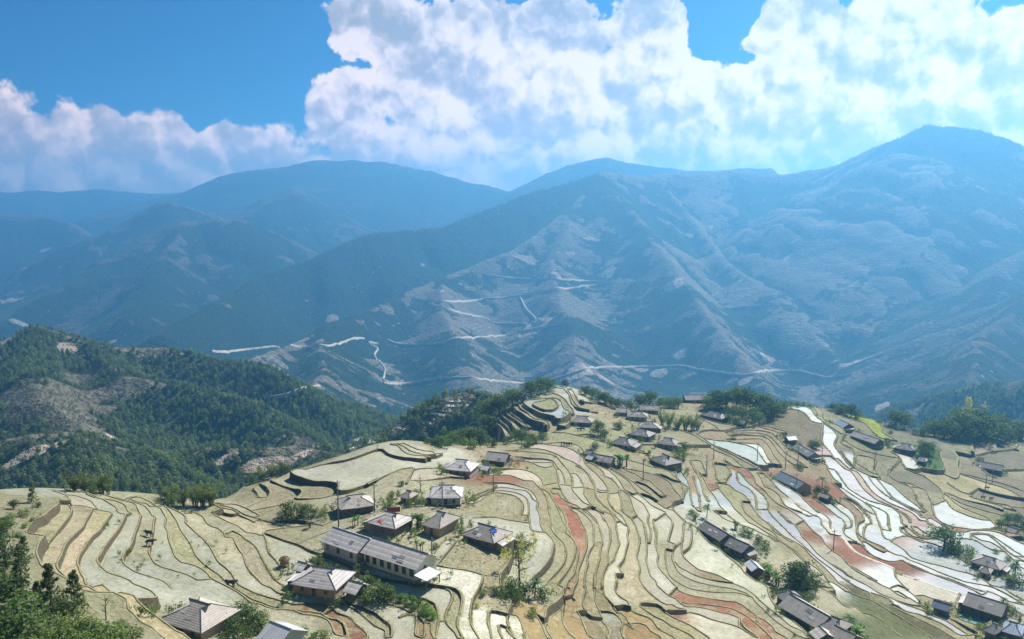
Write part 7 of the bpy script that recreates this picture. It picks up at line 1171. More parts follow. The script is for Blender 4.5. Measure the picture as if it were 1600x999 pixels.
def limb_mesh(rs, height, r0, nl, spread, start=0.35, lean=0.05):
    m = MB(); top = (rs.uniform(-lean, lean), rs.uniform(-lean, lean), height)
    m.tube([(0,0,-0.06), (top[0]*0.3, top[1]*0.3, height*0.35), (top[0]*0.7, top[1]*0.7, height*0.7), top], [r0*1.25, r0, r0*0.65, r0*0.15], 6)
    for k in range(nl):
        an = 2*math.pi*(k+rs.uniform(-.3,.3))/nl; h0_ = height*rs.uniform(start, 0.8); ln = spread*rs.uniform(0.5, 0.95)
        m.tube([(top[0]*h0_/height, top[1]*h0_/height, h0_), (math.cos(an)*ln*0.5, math.sin(an)*ln*0.5, h0_+ln*0.30), (math.cos(an)*ln, math.sin(an)*ln, h0_+ln*0.55)], [r0*0.5, r0*0.32, r0*0.08], 5)
    return m.mesh('trunk', M_BARK, True)
def crown_blobs(rs, blobs, n, size, mat, hollow=0.55, jitter=0.6):
    B = np.array(blobs, float); vol = B[:,3]*B[:,4]*B[:,5]; pick = rs.choice(len(B), n, p=vol/vol.sum()); d = rs.normal(0, 1, (n,3)); d /= np.linalg.norm(d, axis=1)[:,None]
    rad = hollow+(1-hollow)*rs.uniform(0, 1, n)**0.7; c = B[pick,:3]+d*B[pick,3:6]*rad[:,None]
    V, Fq = cards(rs, c, d, size, 1.0, jitter)
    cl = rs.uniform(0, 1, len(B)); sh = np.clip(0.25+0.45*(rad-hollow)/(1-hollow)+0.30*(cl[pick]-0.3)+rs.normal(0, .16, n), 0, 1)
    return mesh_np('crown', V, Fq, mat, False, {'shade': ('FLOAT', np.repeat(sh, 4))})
def proto_broad(seed, wide=0.42, n=1250, mat='broad'):
    rs = np.random.RandomState(seed); bl = []
    for k in range(15):
        an = rs.uniform(0, 2*math.pi); rr_ = wide*math.sqrt(rs.uniform(0, 1))*0.78; zz = rs.uniform(0.12, 0.86); q = rs.uniform(0.12, 0.20)*(1.2-0.7*abs(zz-0.5)); rr_ *= 1.1-0.75*max(0, zz-0.55)
        bl.append((rr_*math.cos(an), rr_*math.sin(an), zz, q*1.15, q*1.15, q*0.9))
    bl.append((0,0,0.55,0.2,0.2,0.34))
    return {'trunk': limb_mesh(rs, 0.75, 0.022, 6, wide*0.8), 'crown': crown_blobs(rs, bl, n, 0.032, LEAF[mat])}
def proto_bush(seed, mat='bush', n=520, wide=0.62):
    rs = np.random.RandomState(seed); bl = []
    for k in range(8):
        an = rs.uniform(0, 2*math.pi); rr_ = wide*rs.uniform(0.1, 0.8); q = rs.uniform(0.16, 0.30); bl.append((rr_*math.cos(an), rr_*math.sin(an), q*rs.uniform(0.7, 2.2), q*1.2, q*1.2, q))
    bl.append((0,0,0.5,0.34,0.34,0.46))
    return {'stem': limb_mesh(rs, 0.6, 0.025, 5, 0.45, 0.1), 'crown': crown_blobs(rs, bl, n, 0.055, LEAF[mat], 0.45, 0.8)}
def proto_bamboo(seed, n=1000):
    rs = np.random.RandomState(seed); m = MB(); C = []; N = []
    for k in range(16):
        an = rs.uniform(0, 2*math.pi); b = rs.uniform(0.02, 0.10); ln = rs.uniform(0.12, 0.42); h_ = rs.uniform(0.65, 1.0); pts = []
        for u in np.linspace(0, 1, 6): pts.append((math.cos(an)*(b+ln*u**2.2), math.sin(an)*(b+ln*u**2.2), h_*(u-0.16*u**3.5)-0.03))
        m.tube(pts, [0.009*(1-0.8*u) for u in np.linspace(0, 1, 6)], 4); P = np.array(pts)
        q = n//16; u = rs.uniform(0.28, 1.0, q)*5; i = np.minimum(u.astype(int), 4); c = P[i]+(P[i+1]-P[i])*(u-i)[:,None]; c += rs.normal(0, 0.038, (q,3))*np.array([1,1,0.8]); c[:,2] -= 0.02
        C.append(c); N.append(rs.normal(0, 1, (q,3)))
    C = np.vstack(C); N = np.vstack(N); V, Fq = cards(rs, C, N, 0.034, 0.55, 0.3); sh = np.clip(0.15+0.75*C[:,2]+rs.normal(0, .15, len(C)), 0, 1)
    return {'stem': m.mesh('stem', M_BARK, True), 'crown': mesh_np('crown', V, Fq, LEAF['bamboo'], False, {'shade': ('FLOAT', np.repeat(sh, 4))})}
def proto_pine(seed, n=1900, slim=1.0, bare=0.12):
    rs = np.random.RandomState(seed); C = []; N = []
    z = bare
    while z < 0.98:
        rad = 0.26*slim*(1-z)**0.8+0.02; nb = 6
        for k in range(nb):
            an = rs.uniform(0, 2*math.pi); q = max(4, int(n/(nb*13))); u = rs.uniform(0.15, 1, q)**0.7; c = np.stack([np.cos(an)*rad*u, np.sin(an)*rad*u, z-0.10*rad*u+0.05*u*u], -1)+rs.normal(0, 0.014, (q,3)); C.append(c); N.append(np.tile((0,0,1.0), (q,1)))
        z += 0.068
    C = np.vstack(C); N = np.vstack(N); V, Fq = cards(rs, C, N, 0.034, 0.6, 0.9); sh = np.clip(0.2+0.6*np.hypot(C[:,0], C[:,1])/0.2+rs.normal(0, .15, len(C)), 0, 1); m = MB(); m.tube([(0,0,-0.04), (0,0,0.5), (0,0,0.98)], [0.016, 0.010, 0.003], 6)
    return {'trunk': m.mesh('trunk', M_BARK, True), 'crown': mesh_np('crown', V, Fq, LEAF['pine'], False, {'shade': ('FLOAT', np.repeat(sh, 4))})}
def frond_mesh(rs, stems, mat, width, droop, seg=6):
    V = []; Fq = []; sh = []
    for (bx, by, bz, an, ln, el) in stems:
        u = np.linspace(0, 1, seg+1); x = ln*u*math.cos(el); z = ln*u*math.sin(el)-droop*ln*u**2.2; wd = width*np.sin(np.pi*np.clip(u*0.92+0.06, 0, 1))**0.7; s0 = len(V); s = rs.uniform(0.1, 0.95)
        for k in range(seg+1):
            cx_, cy_ = bx+x[k]*math.cos(an), by+x[k]*math.sin(an); ox, oy = -math.sin(an)*wd[k], math.cos(an)*wd[k]
            V += [(cx_-ox, cy_-oy, bz+z[k]-wd[k]*0.25), (cx_, cy_, bz+z[k]), (cx_+ox, cy_+oy, bz+z[k]-wd[k]*0.25)]; sh += [s, min(1, s+0.2), s]
        for k in range(seg):
            for j in (0, 1): Fq.append((s0+3*k+j, s0+3*k+j+1, s0+3*k+4+j, s0+3*k+3+j))
    return mesh_np('fronds', V, Fq, mat, False, {'shade': ('FLOAT', sh)})
def proto_banana(seed):
    rs = np.random.RandomState(seed); st = []; m = MB()
    for k in range(5):
        an = rs.uniform(0, 2*math.pi); b = rs.uniform(0, 0.28); h_ = rs.uniform(0.30, 0.55); bx, by = b*math.cos(an), b*math.sin(an); m.tube([(bx,by,-0.04), (bx,by,h_)], [0.035, 0.022], 6)
        for j in range(8): st.append((bx, by, h_-0.02, rs.uniform(0, 2*math.pi), rs.uniform(0.32, 0.5), rs.uniform(0.5, 1.35)))
    return {'stem': m.mesh('stem', M_BARK, True), 'fronds': frond_mesh(rs, st, LEAF['banana'], 0.06, 0.35)}
def proto_palm(seed):
    rs = np.random.RandomState(seed); m = MB(); m.tube([(0,0,-0.04), (0.02,0,0.3), (0.03,0.01,0.62)], [0.03, 0.022, 0.022], 7); st = [(0.03, 0.01, 0.62, rs.uniform(0, 2*math.pi), rs.uniform(0.38, 0.52), rs.uniform(0.0, 1.2)) for k in range(34)]
    return {'trunk': m.mesh('trunk', M_BARK, True), 'fronds': frond_mesh(rs, st, LEAF['palm'], 0.028, 0.55)}
def proto_yellow(seed):
    rs = np.random.RandomState(seed); bl = []
    for k in range(13): an = rs.uniform(0, 2*math.pi); rr_ = rs.uniform(0.05, 0.34); bl.append((rr_*math.cos(an), rr_*math.sin(an), rs.uniform(0.35, 0.95), 0.11, 0.11, 0.09))
    return {'trunk': limb_mesh(rs, 0.9, 0.018, 9, 0.38, 0.3, 0.08), 'crown': crown_blobs(rs, bl, 520, 0.022, LEAF['yellow'], 0.2, 0.8)}
def proto_bare(seed):
    rs = np.random.RandomState(seed); return {'trunk': limb_mesh(rs, 0.95, 0.02, 14, 0.42, 0.3, 0.1)}
PROTO = {'broad': [proto_broad(11), proto_broad(12, 0.36), proto_broad(13, 0.46), proto_broad(14, 0.40)], 'bush': [proto_bush(21), proto_bush(22), proto_bush(23, 'bush', 460)], 'hedge': [proto_bush(31, 'hedge'), proto_bush(32, 'hedge')],
         'bamboo': [proto_bamboo(41), proto_bamboo(42), proto_bamboo(43)], 'pine': [proto_pine(51), proto_pine(52)], 'slim': [proto_pine(53, 500, 0.55, 0.3)], 'banana': [proto_banana(61), proto_banana(62)], 'palm': [proto_palm(71), proto_palm(72)],
         'yellow': [proto_yellow(81), proto_yellow(82)], 'yellowbush': [proto_bush(91, 'yellow', 300)], 'bare': [proto_bare(95), proto_bare(96)]}
TNAME = {'broad': ('broadleaf_tree','tree','trunk'), 'bush': ('shrub','shrub','stem'), 'hedge': ('hedge_shrub','shrub','stem'), 'bamboo': ('bamboo_clump','bamboo','stem'), 'pine': ('pine_tree','tree','trunk'), 'slim': ('slender_pine','tree','trunk'),
         'banana': ('banana_plant','banana','stem'), 'palm': ('palm_tree','palm','trunk'), 'yellow': ('yellow_tree','tree','trunk'), 'yellowbush': ('yellow_shrub','shrub','stem'), 'bare': ('bare_tree','tree','trunk')}
def px_of(x, y, z):
    cp_, sp_ = math.cos(camo.rotation_euler.x-math.pi/2), -math.sin(camo.rotation_euler.x-math.pi/2); zz = z-CZ; w_ = cp_*y-sp_*zz; return 800+1256*x/w_, 499.5-1256*(sp_*y+cp_*zz)/w_
PLACES = [(-80,70,740,905,'on the eroded bank at the left edge'),(-80,70,905,1200,'in the bottom left corner'),(70,130,880,1200,'around the corner pines'),(130,220,880,1200,'right of the corner pines'),(100,345,740,800,'on the crest behind the left terraces'),(290,420,900,1200,'beside the large hip roofed farmhouse'),
          (380,480,700,830,'below the crest field steps'),(420,540,900,1200,'near the white metal roof'),(480,700,740,900,'between the middle village houses'),(550,700,900,1000,'on the bank of the red channel'),(735,870,890,1000,'in the gully beside the road'),(660,735,590,710,'low in the wooded gully'),(735,805,590,710,'high in the wooded gully'),(800,862,590,700,'around the terraced knoll'),
          (862,960,590,660,'on the ridge right of the knoll'),(960,1065,590,650,'on the ridge behind the hamlet'),(920,1100,650,760,'among the far hamlet roofs'),(1095,1157,590,680,'in the left ridge grove'),(1157,1192,590,680,'in the middle of the ridge grove'),(1192,1275,590,680,'at the right end of the ridge grove'),(1070,1220,780,930,'around the two dark houses'),
          (1215,1300,690,790,'by the blue green roofed house'),(1200,1365,890,1200,'around the long gleaming farmhouse'),(1290,1425,630,700,'along the yellow green plots'),(1425,1488,630,730,'left in the grove above brown fields'),(1488,1538,630,730,'amid the grove above brown fields'),(1538,1640,630,730,'right in the grove above brown fields'),(1450,1530,840,900,'on the rim of the reflecting pond'),
          (1550,1640,800,850,'at the right edge above white paddies'),(1500,1660,850,1200,'around the lower right pond houses')]
LOOK = {'broad':'dark round crowned tree', 'bush':'low green shrub', 'hedge':'bright green hedge shrub', 'bamboo':'feathery bamboo clump', 'pine':'dark tiered pine', 'slim':'tall thin pine', 'banana':'broad leaved banana clump', 'palm':'small spreading palm',
        'yellow':'airy yellow leaved tree', 'yellowbush':'yellow flowering shrub', 'bare':'leafless branching tree'}
ORD = ['leftmost','second','third','fourth','fifth','sixth','seventh','eighth','ninth','tenth','eleventh','twelfth','thirteenth','fourteenth','fifteenth']
def build_trees():
    from collections import defaultdict
    recs = []
    for i, (ty, x, y, h_) in enumerate(TREES):
        z = ground(x, y); px, py = px_of(x, y, z); pl = None
        for (a, b, c, d, ph) in PLACES:
            if a <= px <= b and c <= py <= d: pl = ph; break
        recs.append((ty, x, y, z, h_, px, pl or 'beside the terraced paddies'))
    cnt = defaultdict(list)
    for r in recs: cnt[(r[0], r[6])].append(r)
    for i, (ty, x, y, z, h_, px, pl) in enumerate(recs):
        nm, cat_, _ = TNAME[ty]; var = PROTO[ty][(i*7+3) % len(PROTO[ty])]; fam = cnt[(ty, pl)]; lab = LOOK[ty]+' '+pl; n = len(fam)
        k = sorted(f[5] for f in fam).index(px)
        if n > 1: lab = ('rightmost ' if k == n-1 else 'leftmost ' if k == 0 else '')+lab+('' if k in (0, n-1) else ', %s from left' % ORD[k])
        s = h_*RNG.uniform(0.94, 1.06)
        wd_ = 1.3 if ty == 'broad' else 1.12 if ty == 'bush' else 1.0
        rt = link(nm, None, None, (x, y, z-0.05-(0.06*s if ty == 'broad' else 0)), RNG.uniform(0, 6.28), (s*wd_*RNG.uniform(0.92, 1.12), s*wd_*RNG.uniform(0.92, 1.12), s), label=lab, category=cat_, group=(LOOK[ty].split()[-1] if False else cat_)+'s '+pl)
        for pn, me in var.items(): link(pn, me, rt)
build_trees()

# ---------------------------------------------------------------- woods on the far slopes
def points_stuff(name, P, scl, src_me, src_name):
    """one object: a cloud of points carrying instances of a tree"""
    me = bpy.data.meshes.new(name); me.vertices.add(len(P)); me.vertices.foreach_set('co', np.asarray(P, np.float32).ravel())
    at = me.attributes.new('scl', 'FLOAT', 'POINT'); at.data.foreach_set('value', np.asarray(scl, np.float32))
    o = link(name, me, kind='stuff')
    src = link(src_name, src_me, o, tuple(P[0]), 0, (scl[0],)*3)
    ng = bpy.data.node_groups.new(name+'_scatter', 'GeometryNodeTree'); ng.interface.new_socket('Geometry', in_out='INPUT', socket_type='NodeSocketGeometry'); ng.interface.new_socket('Geometry', in_out='OUTPUT', socket_type='NodeSocketGeometry')
    N = ng.nodes; gi = N.new('NodeGroupInput'); go = N.new('NodeGroupOutput'); ip = N.new('GeometryNodeInstanceOnPoints'); oi = N.new('GeometryNodeObjectInfo'); na = N.new('GeometryNodeInputNamedAttribute'); rv = N.new('FunctionNodeRandomValue')
    oi.inputs['Object'].default_value = src; oi.transform_space = 'ORIGINAL'; oi.inputs['As Instance'].default_value = True; na.data_type = 'FLOAT'; na.inputs['Name'].default_value = 'scl'
    rv.data_type = 'FLOAT_VECTOR'; rv.inputs[0].default_value = (-0.08, -0.08, 0); rv.inputs[1].default_value = (0.08, 0.08, 6.28)
    L = ng.links; L.new(gi.outputs[0], ip.inputs['Points']); L.new(oi.outputs['Geometry'], ip.inputs['Instance']); L.new(na.outputs[0], ip.inputs['Scale']); L.new(rv.outputs[0], ip.inputs['Rotation']); L.new(ip.outputs[0], go.inputs[0])
    md = o.modifiers.new('scatter', 'NODES'); md.node_group = ng
    return o
def grass_me():
    q = np.random.RandomState(77); st = [(q.normal(0, .35), q.normal(0, .35), 0.0, q.uniform(0, 6.283), q.uniform(0.6, 1.3), q.uniform(0.5, 1.4)) for k in range(14)]
    return frond_mesh(q, st, mat_leaf('dry_grass', (0.15,0.14,0.05), (0.31,0.28,0.12), 0.3), 0.11, 0.4, 2)
def build_woods():
    rs = np.random.RandomState(5)
    def tree_me(seed, n, mat, wide=0.36):
        q = np.random.RandomState(seed); bl = [(q.uniform(-wide, wide)*0.6, q.uniform(-wide, wide)*0.6, q.uniform(0.25, 0.8), 0.17, 0.17, 0.17) for k in range(6)]; bl.append((0,0,0.5,0.24,0.24,0.45)); return crown_blobs(q, bl, n, 0.075, LEAF[mat], 0.4, 0.7)
    def scatter(n, r0, r1, keep):
        th = rs.uniform(-0.66, 0.66, n); r_ = np.sqrt(rs.uniform(r0*r0, r1*r1, n)); x = r_*np.sin(th); y = r_*np.cos(th); z, g, wd, br = far_at(x, y); px, py = px_np(x, y, z)
        wd2 = wd+0.25*fbm(x/12, y/12, 2, 7); m = (wd2 > keep) & (br < 0.3) & (px > -80) & (px < 1680) & (py > 150); return x[m], y[m], z[m], g[m], r_[m], wd[m]
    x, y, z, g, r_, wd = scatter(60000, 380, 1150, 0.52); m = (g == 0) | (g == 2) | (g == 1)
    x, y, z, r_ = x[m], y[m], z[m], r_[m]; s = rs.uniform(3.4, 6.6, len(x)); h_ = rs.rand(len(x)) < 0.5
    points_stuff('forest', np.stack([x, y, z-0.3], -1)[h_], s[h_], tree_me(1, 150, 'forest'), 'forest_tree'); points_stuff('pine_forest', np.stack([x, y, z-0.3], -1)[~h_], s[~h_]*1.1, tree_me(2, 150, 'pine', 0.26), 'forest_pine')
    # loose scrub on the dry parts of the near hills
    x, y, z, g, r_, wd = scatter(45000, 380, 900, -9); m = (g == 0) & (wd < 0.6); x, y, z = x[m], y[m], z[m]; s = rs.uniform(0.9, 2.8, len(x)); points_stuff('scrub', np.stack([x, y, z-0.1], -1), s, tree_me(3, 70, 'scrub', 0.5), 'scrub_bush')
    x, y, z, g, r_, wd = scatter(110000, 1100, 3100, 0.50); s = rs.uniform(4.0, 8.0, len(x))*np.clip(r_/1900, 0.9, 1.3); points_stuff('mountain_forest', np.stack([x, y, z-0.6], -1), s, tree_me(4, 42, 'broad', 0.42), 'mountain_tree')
    # shrubs scattered over the open ground of the village hill
    pts = []; tv = GEO['tv']; bg = np.nonzero(GEO['big'])[0]; c = tv[bg].mean(1); rr_ = np.hypot(c[:,0], c[:,1]); ov_ = rr_-np.interp(np.arctan2(c[:,0], np.maximum(c[:,1], 1e-3)), HILL.cth, HILL.cr)
    wt = GEO['area'][bg]*(np.where(ov_ > 3, 2.2, 0.0)+np.where((rr_ < 150) & (c[:,0] < -38), 2.5, 0.0)+np.where(rr_ < 80, 1.2, 0.0)+0.25)*(rr_ < 470)*(rr_ > 22)*(np.abs(np.arctan2(c[:,0], c[:,1])) < 0.7); wt = np.where(np.isin(bg, bg), wt, 0)
    k = rs.choice(len(bg), 4600, p=wt/wt.sum()); u = rs.dirichlet((1,1,1), len(k)); P = (tv[bg[k]]*u[:,:,None]).sum(1); n = vnoise(P[:,0]/14, P[:,1]/14, 3); P = P[n > 0.42]
    points_stuff('undergrowth', P-np.array([0,0,0.05]), rs.uniform(0.5, 1.7, len(P)), tree_me(6, 70, 'bush', 0.55), 'undergrowth_bush')
    # kitchen shrubs round the houses
    P = []
    for hh in HOUSES:
        x0, y0, x1, y1, W = hh[2], hh[3], hh[4], hh[5], hh[7]; dx, dy = x1-x0, y1-y0; L = math.hypot(dx, dy); ux, uy = dx/L, dy/L; nx, ny = -uy, ux
        if nx*x0+ny*y0 < 0: nx, ny = -nx, -ny
        for k in range(26):
            s_ = rs.randint(4); o_ = rs.uniform(0.5, 3.0)
            a, b = [(rs.uniform(-1, L+1), W+o_), (rs.uniform(-1, L+1), W+o_), (-o_, rs.uniform(0, W)), (L+o_, rs.uniform(0, W))][s_] if rs.rand() < 0.85 else (rs.uniform(0, L*0.35), -o_-0.4)
            x, y = x0+ux*a+nx*b, y0+uy*a+ny*b; P.append((x, y, ground(x, y)-0.05))
    points_stuff('garden_shrubs', np.array(P), rs.uniform(0.6, 2.1, len(P)), tree_me(8, 80, 'bush', 0.55), 'garden_bush')
    # stubble and weeds on the dry plots
    wt = GEO['area']*np.where(GEO['wet'] < 0.2, 0.4+GEO['stub'], 0.0)*(np.hypot(*tv.mean(1)[:,:2].T) < 430)*(np.hypot(*tv.mean(1)[:,:2].T) > 80)*(np.abs(np.arctan2(tv.mean(1)[:,0], tv.mean(1)[:,1])) < 0.66)
    k = rs.choice(len(tv), 30000, p=wt/wt.sum()); u = rs.dirichlet((1,1,1), len(k)); P = (tv[k]*u[:,:,None]).sum(1); nn = vnoise(P[:,0]/5, P[:,1]/5, 21)*vnoise(P[:,0]/21, P[:,1]/21, 22); P = P[nn > 0.2]
    points_stuff('stubble', P-np.array([0,0,0.03]), rs.uniform(0.10, 0.30, len(P))*np.clip(np.hypot(P[:,0], P[:,1])/200, 0.8, 1.6), grass_me(), 'stubble_tuft')
    # tufts of grass along the terrace banks
    E = np.array(GEO['edge']); ln = np.linalg.norm(E[:,0]-E[:,1], axis=1); k = rs.choice(len(E), 26000, p=ln/ln.sum()); u = rs.rand(len(k), 1); top = E[k,0]*(1-u)+E[k,1]*u; low = E[k,2]*(1-u)+E[k,3]*u
    v = rs.rand(len(k), 1)**1.6; P = top*(1-v)+low*v; P[:,:2] += rs.normal(0, 0.09, (len(k),2)); nn = vnoise(P[:,0]/9, P[:,1]/9, 77); keep = nn > 0.36; P = P[keep]
    points_stuff('bank_grass', P-np.array([0,0,0.05]), rs.uniform(0.14, 0.42, len(P))*np.clip(np.hypot(P[:,0], P[:,1])/200, 0.8, 1.6), grass_me(), 'grass_tuft')
build_woods()
# ---------------------------------------------------------------- utility poles
M_CONC = simple('pole_concrete', (0.20,0.185,0.165), (0.14,0.13,0.12), 3, 0.9, 0.1); M_IRON = simple('pole_iron', (0.09,0.085,0.08), (0.06,0.055,0.05), 5, 0.6, 0)
PLAB = ['tall utility pole beside the dull grey house under the crest field','utility pole in front of the broad pale grey house','utility pole standing in the brown terraces below the blue grey house','utility pole at the lower tip of the white spindle shaped paddy','utility pole behind the blue green roofed house','utility pole at the corner of the blue green roofed house',
        'utility pole below the house beside the white stream','utility pole in the brown field below the long slate house','utility pole at the brown slope right of the pond house','thin pole at the gable of the long cream schoolhouse','short pole standing in the red mud of the wet paddies','utility pole in the red channel right of the pond house',
        'pole beside the back houses of the hamlet','short pole right of the wet white paddies by the blue green house','utility pole in the grey terraces below the solitary slate house','second pole in the grey terraces below the solitary slate house','utility pole at the end of the red strip paddy below the pale roofed house','thin pole right of the dull grey house']
def build_poles():
    for i, (x, y, h_) in enumerate(POLES):
        rt = link('utility_pole', None, None, (x, y, ground(x, y)), RNG.uniform(-0.5, 0.5), label=PLAB[i], category='pole', group='utility poles over the terraces')
        m = MB(); m.tube([(0,0,-0.4), (0,0,h_*0.5), (0,0,h_)], [0.15, 0.12, 0.085], 8); link('pole', m.mesh('pole', M_CONC, True), rt)
        m = MB(); m.box(-0.55, 0.55, -0.05, 0.05, h_-0.55, h_-0.45); ca = link('crossarm', m.mesh('crossarm', M_IRON), rt)
        for k in (-0.48, 0, 0.48): m = MB(); m.tube([(k,0,h_-0.45), (k,0,h_-0.25)], [0.04, 0.03], 6); link('insulator', m.mesh('insulator', M_CONC), ca)
build_poles()
# ---------------------------------------------------------------- buffaloes and cattle
def cow_mesh(name, mat):
    # joints of a grazing buffalo, one skin over all of them
    J = [(0,0,0.86,.24),(0.35,0,0.88,.27),(0.72,0,0.90,.24),(0.95,0,0.96,.15),(1.15,0,0.92,.12),(1.34,0,0.78,.075),(-0.28,0,0.88,.22),(-0.42,0,0.80,.05),(-0.47,0,0.45,.025)]
    E = [(0,1),(1,2),(2,3),(3,4),(4,5),(0,6),(6,7),(7,8)]
    for s in (-1, 1):
        b = len(J); J += [(0.66,0.15*s,0.66,.11),(0.68,0.16*s,0.38,.07),(0.66,0.16*s,0.04,.06)]; E += [(2,b),(b,b+1),(b+1,b+2)]
        b = len(J); J += [(-0.22,0.15*s,0.66,.13),(-0.14,0.16*s,0.42,.075),(-0.27,0.16*s,0.28,.06),(-0.25,0.16*s,0.04,.055)]; E += [(6,b),(b,b+1),(b+1,b+2),(b+2,b+3)]
        b = len(J); J += [(1.12,0.14*s,1.02,.035),(1.02,0.27*s,1.06,.018)]; E += [(4,b),(b,b+1)]
    me = bpy.data.meshes.new(name+'_frame'); me.from_pydata([j[:3] for j in J], E, []); o = bpy.data.objects.new('tmp', me); COL.objects.link(o); md = o.modifiers.new('s', 'SKIN'); sv = me.skin_vertices[0].data
    for i, j in enumerate(J): sv[i].radius = (j[3], j[3]); sv[i].use_root = (i == 0)
    o.modifiers.new('u', 'SUBSURF').levels = 1; dg = bpy.context.evaluated_depsgraph_get(); ev = o.evaluated_get(dg); out = bpy.data.meshes.new_from_object(ev); bpy.data.objects.remove(o); out.materials.clear(); out.materials.append(mat); smooth_obj(out); out.name = name; return out
def build_cows():
    mk = {'black': cow_mesh('buffalo', simple('buffalo_hide', (0.03,0.027,0.025), (0.05,0.045,0.04), 3, 0.8, 0)), 'brown': cow_mesh('cow', simple('cow_hide', (0.17,0.065,0.035), (0.12,0.045,0.025), 3, 0.8, 0))}
    lab = ['upper of two black buffaloes on the pale left terraces','lower of two black buffaloes on the pale left terraces','black buffalo at the right roof corner of the large farmhouse','black buffalo grazing right of the large farmhouse',
           'leftmost brown cow on the pale path above the curved terraces','second brown cow from the left on the pale path','third brown cow from the left on the pale path','rightmost brown cow on the pale path above the curved terraces','left black buffalo on the field below the lone knoll house','right black buffalo on the field below the lone knoll house',
           'black calf at the left on the village path behind the cross roofed house','black calf second on the village path behind the cross roofed house','black calf third on the village path behind the cross roofed house','black calf at the right end on the village path','black buffalo lower down in the grey terraces at the right','black buffalo beside a pale path in the grey terraces','brown cow in the grey terraces at the right']
    for i, (x, y, c) in enumerate(COWS):
        s = 1.05 if 'calf' not in lab[i] else 0.75
        link('buffalo' if c == 'black' else 'cow', mk[c], None, (x, y, ground(x, y)), RNG.choice((0.2, 2.9, 3.4, -0.3)), (s, s, s), label=lab[i], category='buffalo' if c == 'black' else 'cow', group='grazing cattle')
build_cows()
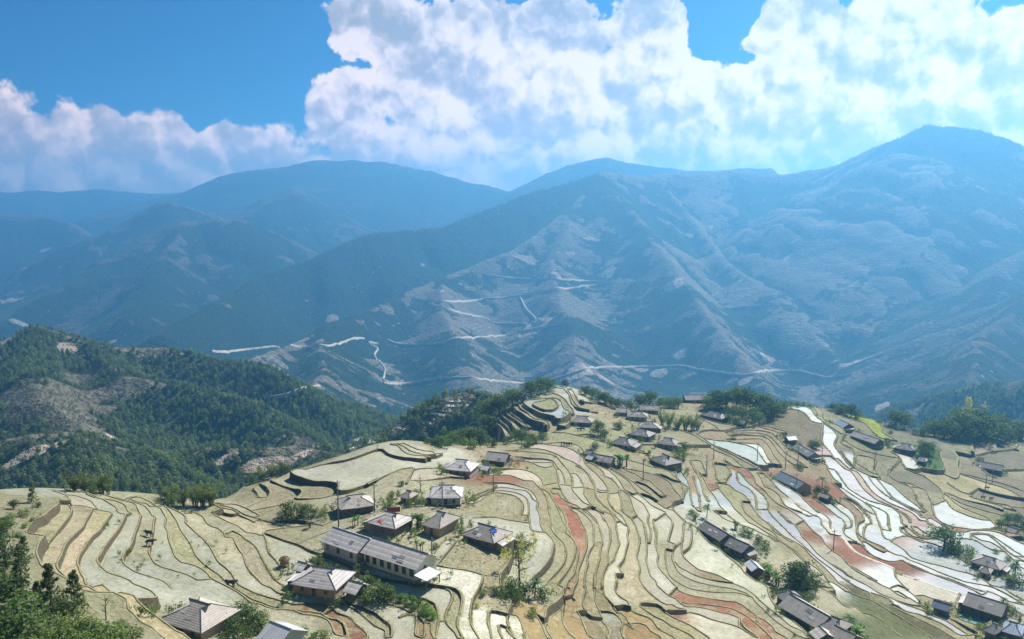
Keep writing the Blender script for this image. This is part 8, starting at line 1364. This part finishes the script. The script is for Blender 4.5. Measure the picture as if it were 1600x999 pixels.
# ---------------------------------------------------------------- haystack, cloths, tarp
def build_bits():
    x, y = SPOT['haystack']; rt = link('haystack', None, None, (x, y, ground(x, y)), 0.3, (0.75,)*3, label='orange brown straw stack on short legs beside the tiny shed', category='haystack')
    rs = np.random.RandomState(4); C = []; N = []
    for k in range(700):
        a = rs.uniform(0, 6.283); v = rs.uniform(0, 1); r_ = 1.25*math.sin(math.pi*(0.12+0.88*v)*0.5+0.0)**0.7 if v < 0.5 else 1.25*math.cos((v-0.5)*math.pi*0.98)**0.6; C.append((math.cos(a)*r_, math.sin(a)*r_, 0.75+1.55*v)); N.append((math.cos(a), math.sin(a), 0.4))
    V, Fq = cards(rs, np.array(C), np.array(N), 0.20, 0.5, 0.35); link('straw', mesh_np('straw', V, Fq, simple('straw', (0.42,0.29,0.17), (0.30,0.20,0.11), 2, 0.95, 0), False), rt)
    m = MB(); m.tube([(0,0,0.7), (0,0,1.5), (0,0,2.2)], [1.1, 0.95, 0.15], 12); link('core', m.mesh('core', simple('straw_core', (0.34,0.20,0.09), (0.26,0.15,0.07), 2, 0.95, 0), True), rt)
    for k in range(4): a = k*math.pi/2+0.4; m = MB(); m.tube([(math.cos(a)*0.8, math.sin(a)*0.8, -0.1), (math.cos(a)*0.75, math.sin(a)*0.75, 0.8)], [0.06, 0.06], 6); link('leg', m.mesh('leg', M_BARK), rt)
    def on_roof(mat4, L, W, wh, rh, u0, u1, v0, v1, name, col, label, cat_):
        n = 6; m = MB(); g = []
        for i in range(n+1):
            for j in range(n+1):
                u = u0+(u1-u0)*i/n+0.05*math.sin(i*2.1+j); v = v0+(v1-v0)*j/n+0.02*math.cos(j*1.7+i*2); q = W/2*v; g.append((L*u, q, wh-0.06+rh*v+0.05+0.03*math.sin(i*1.9)*math.cos(j*2.3)))
        k0 = len(m.v); m.v += g+[(p[0], p[1], p[2]-0.02) for p in g]; o_ = len(g)
        for i in range(n):
            for j in range(n):
                a = i*(n+1)+j; m.f += [(a, a+n+1, a+n+2, a+1), (o_+a, o_+a+1, o_+a+n+2, o_+a+n+1)]
        ob = link(name, m.mesh(name, simple(name+'_cloth', col, tuple(c*0.8 for c in col), 3, 0.8, 0), True), label=label, category=cat_); ob.matrix_basis = mat4
    if 'tarp' in GEO: on_roof(*GEO['tarp'], 0.70, 0.84, 0.62, 0.92, 'tarp', (0.03,0.12,0.55), 'crumpled blue tarp lying on a grey farmhouse roof', 'tarp')
    if 'red' in GEO:
        on_roof(*GEO['red'], 0.26, 0.36, 0.18, 0.34, 'cloth', (0.55,0.04,0.05), 'left red cloth drying on a farmhouse roof', 'cloth'); on_roof(*GEO['red'], 0.38, 0.46, 0.16, 0.30, 'cloth', (0.60,0.06,0.05), 'right red cloth drying on a farmhouse roof', 'cloth')
    x, y = SPOT['red']; z = ground(x, y); rt = link('clothes_line', None, None, (x, y, z), 0.2, label='dark red blanket hanging on a line behind the red cloth house', category='clothes line')
    for k in (-1.6, 1.6): m = MB(); m.tube([(k,0,-0.2), (k,0,1.5)], [0.05, 0.04], 6); link('post', m.mesh('post', M_BARK), rt)
    m = MB(); m.tube([(-1.6,0,1.45), (0,0,1.35), (1.6,0,1.45)], [0.015]*3, 4); link('line', m.mesh('line', M_IRON), rt)
    m = MB(); n = 8
    for i in range(n): a = -1.3+2.6*i/n; b = -1.3+2.6*(i+1)/n; y0_ = 0.05*math.sin(i*1.7); y1_ = 0.05*math.sin((i+1)*1.7); m.slab([(a,y0_+0.22,0.45), (b,y1_+0.22,0.45), (b,0.02,1.40), (a,0.02,1.40)], 0.02); m.slab([(a,-0.02,1.40), (b,-0.02,1.40), (b,y1_-0.22,0.5), (a,y0_-0.22,0.5)], 0.02)
    link('blanket', m.mesh('blanket', simple('blanket_red', (0.30,0.03,0.04), (0.22,0.025,0.03), 3, 0.9, 0)), rt)
build_bits()

# ---------------------------------------------------------------- the hazy air
def build_haze():
    b = MB(); b.box(-5200, 5200, -300, 7000, -420, 475)
    m = bpy.data.materials.new('valley_haze'); m.use_nodes = True; t = NT(m.node_tree); t.n.clear()
    out = t.node('ShaderNodeOutputMaterial'); pv = t.node('ShaderNodeVolumePrincipled'); t.l.new(pv.outputs[0], out.inputs['Volume'])
    pv.inputs['Color'].default_value = HAZE_COLOR+(1,); pv.inputs['Density'].default_value = HAZE_DENSITY; pv.inputs['Anisotropy'].default_value = HAZE_ANISO
    link('haze', b.mesh('haze', m), kind='stuff')
build_haze()
